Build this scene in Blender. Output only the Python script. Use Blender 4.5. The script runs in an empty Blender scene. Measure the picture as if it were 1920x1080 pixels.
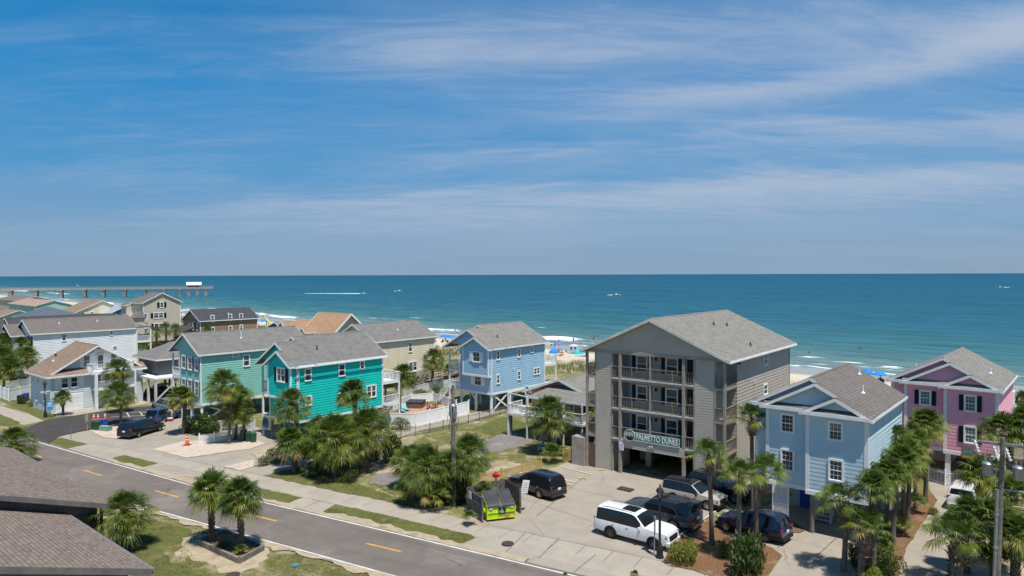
import bpy, bmesh, math, random
from mathutils import Vector, Matrix, Quaternion
import numpy as np
R = math.radians
rnd = random.Random(7)
scene = bpy.context.scene
COL = scene.collection
# ------------------------------------------------------------------ camera, sky, sun, exposure
CAM_H = 17.5
FOC = 1280.0                                  # focal length in pixels of the 1920 px wide photograph
ROLL = math.atan(6 / 1920.0)
PITCH = math.atan(25 / FOC)
_fw = Vector((0, math.cos(PITCH), -math.sin(PITCH)))
_u0 = Vector((0, math.sin(PITCH), math.cos(PITCH)))
_r0 = Vector((1, 0, 0))
_rt = _r0 * math.cos(ROLL) - _u0 * math.sin(ROLL)
_up = _r0 * math.sin(ROLL) + _u0 * math.cos(ROLL)
CAMP = Vector((0, 0, CAM_H))
cd = bpy.data.cameras.new('camera')
cd.sensor_width = 36.0
cd.lens = 36.0 * FOC / 1920.0
cd.clip_start = 0.5
cd.clip_end = 120000
cam = bpy.data.objects.new('camera', cd)
COL.objects.link(cam)
m3 = Matrix((_rt, _up, -_fw)).transposed()
cam.matrix_world = Matrix.Translation(CAMP) @ m3.to_4x4()
scene.camera = cam
SUN_EL, SUN_AZ = 70.0, 155.0                  # azimuth clockwise from +Y
sdir = Vector((math.sin(R(SUN_AZ)) * math.cos(R(SUN_EL)), math.cos(R(SUN_AZ)) * math.cos(R(SUN_EL)), math.sin(R(SUN_EL))))
sl = bpy.data.lights.new('sun', 'SUN')
sl.energy = 5.0
sl.angle = R(0.5)
sl.color = (1.0, 0.955, 0.88)
so = bpy.data.objects.new('sun', sl)
so.rotation_mode = 'QUATERNION'
so.rotation_quaternion = (-sdir).to_track_quat('-Z', 'Y')
so.location = (0, 0, 60)
COL.objects.link(so)
scene.view_settings.view_transform = 'Standard'
scene.view_settings.look = 'None'
scene.view_settings.exposure = 0.12
scene.view_settings.gamma = 1.0
class NT:
 """small helper that wires shader nodes"""
 def __init__(s, tree):
  s.t = tree
  tree.nodes.clear()
 def n(s, typ, **kw):
  nd = s.t.nodes.new(typ)
  for k, v in kw.items():
   if k.startswith('i_'):
    key = k[2:].replace('_', ' ')
    nd.inputs[key].default_value = v
   else:
    setattr(nd, k, v)
  return nd
 def l(s, a, b):
  s.t.links.new(a, b)
 def put(s, sock, v):
  if isinstance(v, bpy.types.NodeSocket):
   s.l(v, sock)
  else:
   sock.default_value = v
 def m(s, op, a, b=0.0, c=0.0, clamp=False):
  nd = s.t.nodes.new('ShaderNodeMath')
  nd.operation = op
  nd.use_clamp = clamp
  s.put(nd.inputs[0], a)
  s.put(nd.inputs[1], b)
  s.put(nd.inputs[2], c)
  return nd.outputs[0]
 def mr(s, v, a, b, c=0.0, d=1.0, smooth=True):
  nd = s.t.nodes.new('ShaderNodeMapRange')
  if smooth:
   nd.interpolation_type = 'SMOOTHSTEP'
  s.put(nd.inputs[0], v)
  for i, x in enumerate((a, b, c, d)):
   s.put(nd.inputs[i + 1], x)
  return nd.outputs[0]
 def mix(s, f, a, b):
  nd = s.t.nodes.new('ShaderNodeMix')
  nd.data_type = 'RGBA'
  s.put(nd.inputs[0], f)
  for sock, v in ((nd.inputs[6], a), (nd.inputs[7], b)):
   if isinstance(v, bpy.types.NodeSocket):
    s.l(v, sock)
   else:
    sock.default_value = (*v[:3], 1)
  return nd.outputs[2]
 def noise(s, vec, scale, detail=4, rough=0.55, dist=0.0):
  nd = s.t.nodes.new('ShaderNodeTexNoise')
  if vec is not None:
   s.l(vec, nd.inputs['Vector'])
  nd.inputs['Scale'].default_value = scale
  nd.inputs['Detail'].default_value = detail
  nd.inputs['Roughness'].default_value = rough
  nd.inputs['Distortion'].default_value = dist
  return nd.outputs[0]
 def scalev(s, vec, sc, loc=(0, 0, 0), rot=(0, 0, 0)):
  nd = s.t.nodes.new('ShaderNodeMapping')
  s.l(vec, nd.inputs[0])
  nd.inputs['Location'].default_value = loc
  nd.inputs['Rotation'].default_value = rot
  nd.inputs['Scale'].default_value = sc
  return nd.outputs[0]
 def sep(s, vec):
  nd = s.t.nodes.new('ShaderNodeSeparateXYZ')
  s.l(vec, nd.inputs[0])
  return nd.outputs
 def comb(s, x, y, z):
  nd = s.t.nodes.new('ShaderNodeCombineXYZ')
  for i, v in enumerate((x, y, z)):
   s.put(nd.inputs[i], v)
  return nd.outputs[0]
# sky: physical sky, thin cirrus mixed in by direction
world = bpy.data.worlds.new('World')
scene.world = world
world.use_nodes = True
w = NT(world.node_tree)
sky = w.n('ShaderNodeTexSky')
sky.sky_type = 'NISHITA'
sky.sun_disc = False
sky.sun_elevation = R(SUN_EL)
sky.sun_rotation = R(SUN_AZ)
sky.altitude = 0
sky.air_density = 1.0
sky.dust_density = 0.35
sky.ozone_density = 3.0
tc = w.n('ShaderNodeTexCoord')
dx, dy, dz = w.sep(tc.outputs['Generated'])[:3]
zz = w.m('MAXIMUM', dz, 0.004)
den = w.m('ADD', zz, 0.10)
px_, py_ = w.m('DIVIDE', dx, den), w.m('DIVIDE', dy, den)
plane = w.comb(px_, py_, 0.0)
st = w.scalev(plane, (0.34, 0.95, 1), rot=(0, 0, R(-14)))
c1 = w.noise(st, 1.25, 9, 0.62, 0.6)
st2 = w.scalev(plane, (0.55, 1.7, 1), loc=(3.1, 1.7, 0), rot=(0, 0, R(14)))
c2 = w.noise(st2, 3.0, 12, 0.70, 1.2)
big = w.noise(w.scalev(plane, (0.30, 0.42, 1), loc=(1.1, 4.3, 0)), 1.0, 2, 0.5)
cl = w.m('ADD', w.m('ADD', w.m('MULTIPLY', c1, 0.62), w.m('MULTIPLY', c2, 0.38)), w.m('MULTIPLY', w.m('SUBTRACT', big, 0.5), 0.40))
tx = w.m('DIVIDE', dx, w.m('MAXIMUM', dy, 0.05))
tz = w.m('DIVIDE', dz, w.m('MAXIMUM', dy, 0.05))
tx2 = w.m('MULTIPLY', tx, tx)
wig = w.m('MULTIPLY', w.m('SUBTRACT', c1, 0.5), 0.10)
def band(c0, c1_, c2_, wd, xa, xb, k):
 ctr = w.m('ADD', w.m('ADD', w.m('MULTIPLY', tx, c1_), w.m('MULTIPLY', tx2, c2_)), w.m('ADD', wig, c0))
 d = w.m('DIVIDE', w.m('SUBTRACT', tz, ctr), wd)
 g_ = w.m('POWER', 2.718, w.m('MULTIPLY', w.m('MULTIPLY', d, d), -1.0))
 return w.m('MULTIPLY', g_, w.mr(tx, xa, xb, 0.0, k))
bands = w.m('ADD', w.m('ADD', band(0.100, 0.045, 0.04, 0.042, -0.75, 0.15, 0.34), band(0.236, 0.0, 0.19, 0.030, -0.02, 0.30, 0.22)), w.m('ADD', band(0.335, 0.0, 0.05, 0.060, -0.45, -0.05, 0.23), band(0.175, 0.05, 0.0, 0.018, -0.40, 0.1, 0.14)))
left = w.mr(tx, -0.75, 0.1, -0.05, 0.0)
cl = w.m('ADD', w.m('ADD', cl, left), bands)
cov = w.mr(cl, 0.40, 0.98, 0.0, 0.95)
veil = w.m('MULTIPLY', w.mr(cl, 0.34, 0.62, 0.0, 0.28), w.mr(tx, -0.7, 0.1, 0.30, 1.0))
cov = w.m('MAXIMUM', cov, veil)
cov = w.m('MULTIPLY', cov, w.mr(dz, 0.0, 0.07, 0.30, 1.0))
KS = 0.062 * 1.087
ramp = w.n('ShaderNodeValToRGB')
w.l(w.m('MAXIMUM', dz, 0.0), ramp.inputs[0])
def _lin(r, g, b):
 return tuple(((c / 255.0) / 12.92 if c < 11 else ((c / 255.0 + 0.055) / 1.055) ** 2.4) for c in (r, g, b))
stops = [(0.0, _lin(138, 164, 190)), (0.06, _lin(126, 164, 198)), (0.14, _lin(80, 152, 204)), (0.25, _lin(42, 138, 202)), (0.38, _lin(24, 122, 186)), (1.0, _lin(22, 90, 155))]
el = ramp.color_ramp.elements
while len(el) < len(stops):
 el.new(0.5)
for e, (p, c) in zip(el, stops):
 e.position, e.color = p, (*c, 1)
rs = w.n('ShaderNodeVectorMath', operation='SCALE')
rs.inputs['Scale'].default_value = 1.0 / KS
w.l(ramp.outputs[0], rs.inputs[0])
base = w.mix(0.95, sky.outputs[0], rs.outputs[0])
skyc = w.mix(cov, base, tuple(c / KS for c in _lin(176, 190, 211)))
bg = w.n('ShaderNodeBackground')
w.l(skyc, bg.inputs['Color'])
bg.inputs['Strength'].default_value = 0.062
wo = w.n('ShaderNodeOutputWorld')
w.l(bg.outputs[0], wo.inputs['Surface'])
# ------------------------------------------------------------------ survey helpers: a bearing in the photograph to a place on the ground
def _ray(x, y):
 return _fw + _rt * ((x - 960) / FOC) - _up * ((y - 540) / FOC)
def P(x, y, z=0.0):
 d = _ray(x, y)
 return CAMP + d * ((z - CAM_H) / d.z)
def PD(x, y, dist):
 d = _ray(x, y)
 return CAMP + d * (dist / d.y)
def ZA(y, g, x=960):
 """height of a thing standing at ground point g whose top is seen at picture row y"""
 d = _ray(x, y)
 return CAM_H + d.z * (g.y / d.y)
# ------------------------------------------------------------------ building helpers
class MB:
 def __init__(s):
  s.v, s.f, s.mi = [], [], []
 def add(s, vs, fs, m=0):
  b = len(s.v)
  s.v += [tuple(v) for v in vs]
  for f in fs:
   s.f.append(tuple(b + i for i in f))
   s.mi.append(m)
 def quad(s, a, b, c, d, m=0):
  s.add((a, b, c, d), ((0, 1, 2, 3),), m)
 def tri(s, a, b, c, m=0):
  s.add((a, b, c), ((0, 1, 2),), m)
 def poly(s, pts, m=0):
  s.add(pts, (tuple(range(len(pts))),), m)
 def box(s, x0, x1, y0, y1, z0, z1, m=0):
  vs = [(x0, y0, z0), (x1, y0, z0), (x1, y1, z0), (x0, y1, z0), (x0, y0, z1), (x1, y0, z1), (x1, y1, z1), (x0, y1, z1)]
  s.add(vs, ((3, 2, 1, 0), (4, 5, 6, 7), (0, 1, 5, 4), (1, 2, 6, 5), (2, 3, 7, 6), (3, 0, 4, 7)), m)
 def obox(s, c, dims, rz=0.0, m=0):
  cx, cy, cz = c
  a, b, h = dims[0] / 2, dims[1] / 2, dims[2] / 2
  co, si = math.cos(rz), math.sin(rz)
  vs = []
  for z in (-h, h):
   for x, y in ((-a, -b), (a, -b), (a, b), (-a, b)):
    vs.append((cx + x * co - y * si, cy + x * si + y * co, cz + z))
  s.add(vs, ((3, 2, 1, 0), (4, 5, 6, 7), (0, 1, 5, 4), (1, 2, 6, 5), (2, 3, 7, 6), (3, 0, 4, 7)), m)
 def beam(s, p, q, wd, ht, m=0):
  p, q = Vector(p), Vector(q)
  d = (q - p).normalized()
  sd = d.cross(Vector((0, 0, 1)))
  if sd.length < 1e-3:
   sd = Vector((1, 0, 0))
  sd.normalize()
  u = sd.cross(d).normalized()
  sd, u = sd * (wd / 2), u * (ht / 2)
  vs = [p - sd - u, p + sd - u, p + sd + u, p - sd + u, q - sd - u, q + sd - u, q + sd + u, q - sd + u]
  s.add(vs, ((3, 2, 1, 0), (4, 5, 6, 7), (0, 1, 5, 4), (1, 2, 6, 5), (2, 3, 7, 6), (3, 0, 4, 7)), m)
 def tube(s, pts, rad, n=8, m=0, cap=True):
  pts = [Vector(p) for p in pts]
  if not isinstance(rad, (list, tuple)):
   rad = [rad] * len(pts)
  b = len(s.v)
  for i, p in enumerate(pts):
   d = (pts[min(i + 1, len(pts) - 1)] - pts[max(i - 1, 0)])
   d = d.normalized() if d.length > 0 else Vector((0, 0, 1))
   a = d.cross(Vector((0, 1, 0)))
   if a.length < 0.2:
    a = d.cross(Vector((1, 0, 0)))
   a.normalize()
   c = d.cross(a)
   for k in range(n):
    t = 2 * math.pi * k / n
    s.v.append(tuple(p + (a * math.cos(t) + c * math.sin(t)) * rad[i]))
  for i in range(len(pts) - 1):
   for k in range(n):
    k2 = (k + 1) % n
    s.f.append((b + i * n + k, b + i * n + k2, b + (i + 1) * n + k2, b + (i + 1) * n + k))
    s.mi.append(m)
  if cap:
   s.f.append(tuple(b + k for k in reversed(range(n))))
   s.mi.append(m)
   e = b + (len(pts) - 1) * n
   s.f.append(tuple(e + k for k in range(n)))
   s.mi.append(m)
 def lathe(s, prof, n=16, c=(0, 0, 0), m=0, sx=1.0, sy=1.0):
  b = len(s.v)
  for r, z in prof:
   for k in range(n):
    t = 2 * math.pi * k / n
    s.v.append((c[0] + r * sx * math.cos(t), c[1] + r * sy * math.sin(t), c[2] + z))
  for i in range(len(prof) - 1):
   for k in range(n):
    k2 = (k + 1) % n
    s.f.append((b + i * n + k, b + i * n + k2, b + (i + 1) * n + k2, b + (i + 1) * n + k))
    s.mi.append(m)
  s.f.append(tuple(b + k for k in reversed(range(n))))
  s.mi.append(m)
  e = b + (len(prof) - 1) * n
  s.f.append(tuple(e + k for k in range(n)))
  s.mi.append(m)
 def disc(s, c, nrm, r, n=16, m=0):
  c, nrm = Vector(c), Vector(nrm).normalized()
  a = nrm.cross(Vector((0, 0, 1)))
  if a.length < 0.1:
   a = Vector((1, 0, 0))
  a.normalize()
  d = nrm.cross(a)
  s.poly([c + (a * math.cos(2 * math.pi * k / n) + d * math.sin(2 * math.pi * k / n)) * r for k in range(n)], m)
 def build(s, name, mats, parent=None, smooth=False, loc=(0, 0, 0), rz=0.0, label=None):
  me = bpy.data.meshes.new(name)
  me.from_pydata(s.v, [], s.f)
  if not isinstance(mats, (list, tuple)):
   mats = [mats]
  for mt in mats:
   me.materials.append(mt)
  if len(mats) > 1:
   me.polygons.foreach_set('material_index', s.mi)
  if smooth:
   me.polygons.foreach_set('use_smooth', [True] * len(me.polygons))
  me.update()
  o = bpy.data.objects.new(name, me)
  COL.objects.link(o)
  o.location = loc
  o.rotation_euler = (0, 0, rz)
  if parent is not None:
   o.parent = parent
  if label:
   o['label'] = label
  return o
def sharp(o, ang=35):
 """smooth shading with creases kept"""
 me = o.data
 bm = bmesh.new()
 bm.from_mesh(me)
 bmesh.ops.remove_doubles(bm, verts=bm.verts, dist=0.0004)
 bmesh.ops.recalc_face_normals(bm, faces=bm.faces)
 for f in bm.faces:
  f.smooth = True
 for e in bm.edges:
  if len(e.link_faces) == 2:
   if e.calc_face_angle(0) > R(ang):
    e.smooth = False
 bm.to_mesh(me)
 bm.free()
 return o
def tag(o, label=None, cat=None, group=None, kind=None):
 if label:
  o['label'] = label
 if cat:
  o['category'] = cat
 if group:
  o['group'] = group
 if kind:
  o['kind'] = kind
 return o
def thing(name, label, cat, loc=(0, 0, 0), rz=0.0, group=None):
 o = bpy.data.objects.new(name, None)
 o.empty_display_size = 0.3
 COL.objects.link(o)
 o.location = loc
 o.rotation_euler = (0, 0, rz)
 return tag(o, label, cat, group)
def struct(name, mb, mat, z=0.0, smooth=False):
 o = mb.build(name, mat, smooth=smooth)
 o.location.z = z
 o['kind'] = 'structure'
 return o
KIDS = {}
def dup(root, loc, rz, label=None, group=None, scale=None):
 """copy a thing with its parts and sub-parts"""
 def rec(o, par):
  c = o.copy()
  COL.objects.link(c)
  if par is not None:
   c.parent = par
  for ch in list(o.children):
   rec(ch, c)
  return c
 c = rec(root, None)
 c.location = loc
 c.rotation_euler = (0, 0, rz)
 if scale:
  c.scale = (scale, scale, scale) if not isinstance(scale, (tuple, list)) else scale
 if label:
  c['label'] = label
 if group:
  c['group'] = group
 return c
# ------------------------------------------------------------------ materials
def S(r, g, b):
 def f(c):
  c /= 255.0
  return c / 12.92 if c <= 0.04045 else ((c + 0.055) / 1.055) ** 2.4
 return (f(r), f(g), f(b))
def mul(c, k):
 return tuple(x * k for x in c)
def mat(name, c1, c2=None, sc=3.0, rough=0.7, spec=0.3, metal=0.0, bump=0.0, bsc=20.0, detail=4, lo=0.35, hi=0.65, coat=0.0, c3=None, sc3=0.3, vec='Object', trans=0.0):
 m = bpy.data.materials.new(name)
 m.use_nodes = True
 t = NT(m.node_tree)
 out = t.n('ShaderNodeOutputMaterial')
 b = t.n('ShaderNodeBsdfPrincipled')
 t.l(b.outputs[0], out.inputs[0])
 co = t.n('ShaderNodeTexCoord').outputs[vec]
 if c2 is None:
  c2 = mul(c1, 0.86)
 f = t.mr(t.noise(co, sc, detail, 0.6), lo, hi)
 col = t.mix(f, c1, c2)
 if c3 is not None:
  col = t.mix(t.mr(t.noise(co, sc3, 5, 0.6), 0.5, 0.72), col, c3)
 t.l(col, b.inputs['Base Color'])
 b.inputs['Roughness'].default_value = rough
 b.inputs['Specular IOR Level'].default_value = spec
 b.inputs['Metallic'].default_value = metal
 b.inputs['Coat Weight'].default_value = coat
 b.inputs['Coat Roughness'].default_value = 0.06
 if bump > 0:
  bp = t.n('ShaderNodeBump')
  bp.inputs['Strength'].default_value = 1.0
  bp.inputs['Distance'].default_value = bump
  t.l(t.noise(co, bsc, 5, 0.6), bp.inputs['Height'])
  t.l(bp.outputs[0], b.inputs['Normal'])
 m['t'] = 0
 return m
def shingle(name, c1, c2, c3, course=0.10, tab=0.33):
 """asphalt shingles: courses by height, tabs along the eave, weathering"""
 m = bpy.data.materials.new(name)
 m.use_nodes = True
 t = NT(m.node_tree)
 out = t.n('ShaderNodeOutputMaterial')
 b = t.n('ShaderNodeBsdfPrincipled')
 t.l(b.outputs[0], out.inputs[0])
 co = t.n('ShaderNodeTexCoord').outputs['Object']
 x, y, z = t.sep(co)[:3]
 br = t.n('ShaderNodeTexBrick')
 br.offset = 0.5
 t.l(t.comb(t.m('ADD', x, y), z, 0.0), br.inputs['Vector'])
 br.inputs['Scale'].default_value = 1.0
 br.inputs['Brick Width'].default_value = tab
 br.inputs['Row Height'].default_value = course
 br.inputs['Mortar Size'].default_value = 0.008
 br.inputs['Mortar Smooth'].default_value = 0.4
 br.inputs['Bias'].default_value = 0.0
 br.inputs['Color1'].default_value = (*c1, 1)
 br.inputs['Color2'].default_value = (*c2, 1)
 br.inputs['Mortar'].default_value = (*mul(c2, 0.55), 1)
 w1 = t.mr(t.noise(t.scalev(co, (1, 1, 3)), 0.9, 6, 0.65), 0.36, 0.66)
 col = t.mix(t.m('MULTIPLY', w1, 0.42), br.outputs[0], c3)
 sp = t.mr(t.noise(co, 26.0, 3, 0.7), 0.3, 0.7, 0.80, 1.16, False)
 hv = t.n('ShaderNodeHueSaturation')
 t.l(sp, hv.inputs['Value'])
 t.l(col, hv.inputs['Color'])
 t.l(hv.outputs[0], b.inputs['Base Color'])
 b.inputs['Roughness'].default_value = 0.92
 b.inputs['Specular IOR Level'].default_value = 0.15
 bp = t.n('ShaderNodeBump')
 bp.inputs['Distance'].default_value = 0.012
 t.l(br.outputs['Fac'], bp.inputs['Height'])
 bp.invert = True
 t.l(bp.outputs[0], b.inputs['Normal'])
 return m
def siding(name, c, dirt=0.88):
 return mat(name, c, mul(c, dirt), sc=0.7, rough=0.62, spec=0.25, detail=6, lo=0.4, hi=0.75, bump=0.004, bsc=3.0)
def leafmat(name, stops, rough=0.5, trans=0.3):
 """leaf colour from a per-leaf value kept on the mesh"""
 m = bpy.data.materials.new(name)
 m.use_nodes = True
 t = NT(m.node_tree)
 out = t.n('ShaderNodeOutputMaterial')
 b = t.n('ShaderNodeBsdfPrincipled')
 at = t.n('ShaderNodeAttribute')
 at.attribute_name = 'tint'
 oi = t.n('ShaderNodeObjectInfo')
 f = t.m('ADD', at.outputs['Fac'], t.m('MULTIPLY', t.m('SUBTRACT', oi.outputs['Random'], 0.5), 0.10))
 r = t.n('ShaderNodeValToRGB')
 el = r.color_ramp.elements
 while len(el) < len(stops):
  el.new(0.5)
 for e, (p, c) in zip(el, stops):
  e.position = p
  e.color = (*c, 1)
 t.l(f, r.inputs[0])
 t.l(r.outputs[0], b.inputs['Base Color'])
 b.inputs['Roughness'].default_value = rough
 b.inputs['Specular IOR Level'].default_value = 0.35
 tr = t.n('ShaderNodeBsdfTranslucent')
 t.l(r.outputs[0], tr.inputs['Color'])
 mx = t.n('ShaderNodeMixShader')
 mx.inputs[0].default_value = trans
 t.l(b.outputs[0], mx.inputs[1])
 t.l(tr.outputs[0], mx.inputs[2])
 t.l(mx.outputs[0], out.inputs[0])
 return m
M = {}
M['white'] = mat('white_trim', (0.88, 0.88, 0.87), (0.80, 0.80, 0.79), sc=1.5, rough=0.5)
M['offwhite'] = mat('weathered_white', (0.70, 0.70, 0.67), (0.55, 0.55, 0.52), sc=1.2, rough=0.6)
M['teal'] = siding('teal_siding', (0.010, 0.60, 0.53))
M['mint'] = siding('mint_siding', (0.27, 0.60, 0.51))
M['ltblue'] = siding('light_blue_siding', (0.36, 0.57, 0.75))
M['blue2'] = siding('pale_blue_siding', (0.53, 0.68, 0.745))
M['pink'] = siding('pink_siding', (0.88, 0.42, 0.53))
M['cream'] = siding('cream_siding', (0.82, 0.70, 0.51))
M['taupe'] = siding('taupe_siding', (0.49, 0.44, 0.375))
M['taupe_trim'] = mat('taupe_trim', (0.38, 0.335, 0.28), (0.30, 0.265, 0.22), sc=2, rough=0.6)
M['whites'] = siding('white_siding', (0.82, 0.85, 0.88))
M['bgrey'] = siding('blue_grey_siding', (0.60, 0.68, 0.71))
M['salmon'] = siding('salmon_siding', (0.58, 0.28, 0.22))
M['brown'] = siding('brown_siding', (0.32, 0.225, 0.15))
M['beige'] = siding('beige_siding', (0.60, 0.53, 0.44))
M['yellow'] = siding('pale_yellow_siding', (0.78, 0.70, 0.50))
M['dgrey'] = siding('dark_grey_siding', (0.15, 0.155, 0.16))
M['seagreen'] = siding('pale_green_siding', (0.38, 0.58, 0.52))
M['navyw'] = siding('deep_blue_siding', (0.06, 0.16, 0.27))
M['gboard'] = mat('grey_boards', (0.19, 0.175, 0.165), (0.14, 0.13, 0.125), sc=1.2, rough=0.75)
M['rgrey'] = shingle('grey_shingles', (0.205, 0.20, 0.19), (0.165, 0.16, 0.155), (0.25, 0.24, 0.225))
M['rtan'] = shingle('grey_tan_shingles', (0.245, 0.235, 0.21), (0.195, 0.187, 0.17), (0.29, 0.275, 0.245))
M['rdark'] = shingle('dark_grey_shingles', (0.075, 0.077, 0.085), (0.058, 0.06, 0.066), (0.09, 0.09, 0.095))
M['rbrown'] = shingle('brown_shingles', (0.27, 0.20, 0.15), (0.22, 0.16, 0.12), (0.30, 0.225, 0.17))
M['rbrowngrey'] = shingle('brown_grey_shingles', (0.185, 0.165, 0.15), (0.15, 0.135, 0.125), (0.20, 0.18, 0.165))
M['rorange'] = shingle('orange_brown_shingles', (0.42, 0.26, 0.16), (0.34, 0.20, 0.12), (0.45, 0.30, 0.20))
M['rpink'] = shingle('pinkish_shingles', (0.38, 0.27, 0.22), (0.33, 0.23, 0.19), (0.40, 0.30, 0.25))
M['rslate'] = shingle('slate_shingles', (0.115, 0.14, 0.18), (0.09, 0.11, 0.145), (0.135, 0.16, 0.20))
M['rfore'] = shingle('weathered_shingles', (0.27, 0.215, 0.175), (0.17, 0.135, 0.115), (0.235, 0.19, 0.16), course=0.085, tab=0.28)
M['rmetal'] = mat('metal_roofing', (0.50, 0.54, 0.56), (0.42, 0.46, 0.48), sc=1, rough=0.35, metal=0.3)
M['glass'] = mat('window_glass', (0.020, 0.028, 0.030), (0.06, 0.075, 0.075), sc=0.8, rough=0.08, spec=0.6)
M['glassl'] = mat('window_glass_with_blinds', (0.10, 0.125, 0.13), (0.20, 0.23, 0.23), sc=0.8, rough=0.12, spec=0.5)
M['navy'] = mat('navy_shutter', (0.008, 0.011, 0.02), rough=0.55)
M['black'] = mat('black_paint', (0.012, 0.012, 0.013), rough=0.45)
M['bmetal'] = mat('black_iron', (0.02, 0.021, 0.023), (0.035, 0.035, 0.037), rough=0.4, metal=0.2)
M['sgrey'] = mat('grey_shutter', (0.17, 0.20, 0.21), rough=0.6)
M['wood'] = mat('weathered_grey_wood', (0.26, 0.235, 0.205), (0.15, 0.135, 0.12), sc=2.5, rough=0.85, detail=8, vec='Object')
M['woodg'] = mat('old_fence_boards', (0.20, 0.175, 0.155), (0.10, 0.085, 0.075), sc=3.5, rough=0.88, detail=8)
M['woody'] = mat('new_yellow_pine', (0.56, 0.39, 0.15), (0.44, 0.29, 0.10), sc=2.0, rough=0.7)
M['woodp'] = mat('pole_wood', (0.24, 0.215, 0.185), (0.13, 0.115, 0.10), sc=4.0, rough=0.85, detail=8)
M['woodb'] = mat('brown_wood', (0.19, 0.13, 0.085), (0.12, 0.08, 0.055), sc=4, rough=0.8)
M['pile'] = mat('treated_piling', (0.24, 0.22, 0.18), (0.17, 0.155, 0.13), sc=1.6, rough=0.8)
M['raild'] = mat('brown_rail_paint', (0.25, 0.21, 0.165), (0.20, 0.168, 0.13), sc=2, rough=0.65)
M['galv'] = mat('galvanised_steel', (0.38, 0.40, 0.43), (0.30, 0.32, 0.35), sc=3, rough=0.42, metal=0.6)
M['conc'] = mat('concrete_block', (0.42, 0.39, 0.34), (0.34, 0.31, 0.27), sc=1.5, rough=0.9)
M['redp'] = mat('red_paint', (0.50, 0.015, 0.02), rough=0.35)
M['orange'] = mat('orange_plastic', (0.80, 0.13, 0.03), rough=0.5)
M['bluep'] = mat('blue_plastic', (0.02, 0.10, 0.48), rough=0.5)
M['bluec'] = mat('blue_canvas', (0.015, 0.20, 0.62), (0.02, 0.26, 0.70), sc=2, rough=0.8)
M['greenp'] = mat('dark_green_plastic', (0.018, 0.075, 0.04), (0.03, 0.09, 0.05), sc=2, rough=0.5)
M['lime'] = mat('lime_green_paint', (0.50, 0.72, 0.02), (0.42, 0.60, 0.02), sc=2, rough=0.55, c3=(0.40, 0.22, 0.06), sc3=1.1)
M['lid'] = mat('dark_lid_plastic', (0.045, 0.047, 0.052), (0.07, 0.07, 0.075), sc=2, rough=0.55)
M['utilgreen'] = mat('pale_green_cabinet', (0.22, 0.36, 0.28), rough=0.6)
M['kgreen'] = mat('bright_green_plastic', (0.01, 0.42, 0.05), rough=0.4)
M['signw'] = mat('sign_white', (0.82, 0.82, 0.80), (0.76, 0.76, 0.74), sc=3, rough=0.5)
M['signb'] = mat('sign_blue', (0.04, 0.36, 0.68), rough=0.5)
M['signg'] = mat('sign_green', (0.045, 0.22, 0.19), (0.06, 0.25, 0.215), sc=1, rough=0.55)
M['yellowp'] = mat('yellow_paint', (0.72, 0.42, 0.03), (0.6, 0.36, 0.06), sc=2, rough=0.7)
M['mulch'] = mat('mulch', (0.24, 0.125, 0.06), (0.12, 0.062, 0.033), sc=9, rough=0.95, bump=0.03, bsc=22, detail=8, c3=(0.25, 0.18, 0.12), sc3=0.7)
M['rust'] = mat('rusty_iron', (0.09, 0.06, 0.045), (0.05, 0.035, 0.03), sc=6, rough=0.8)
M['skin'] = mat('skin', (0.48, 0.27, 0.18), rough=0.55)
M['skin2'] = mat('tanned_skin', (0.30, 0.16, 0.10), rough=0.55)
M['hair'] = mat('dark_hair', (0.03, 0.02, 0.015), rough=0.6)
M['brick'] = mat('patio_brick', (0.48, 0.27, 0.18), (0.40, 0.23, 0.16), sc=5, rough=0.9)
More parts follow.
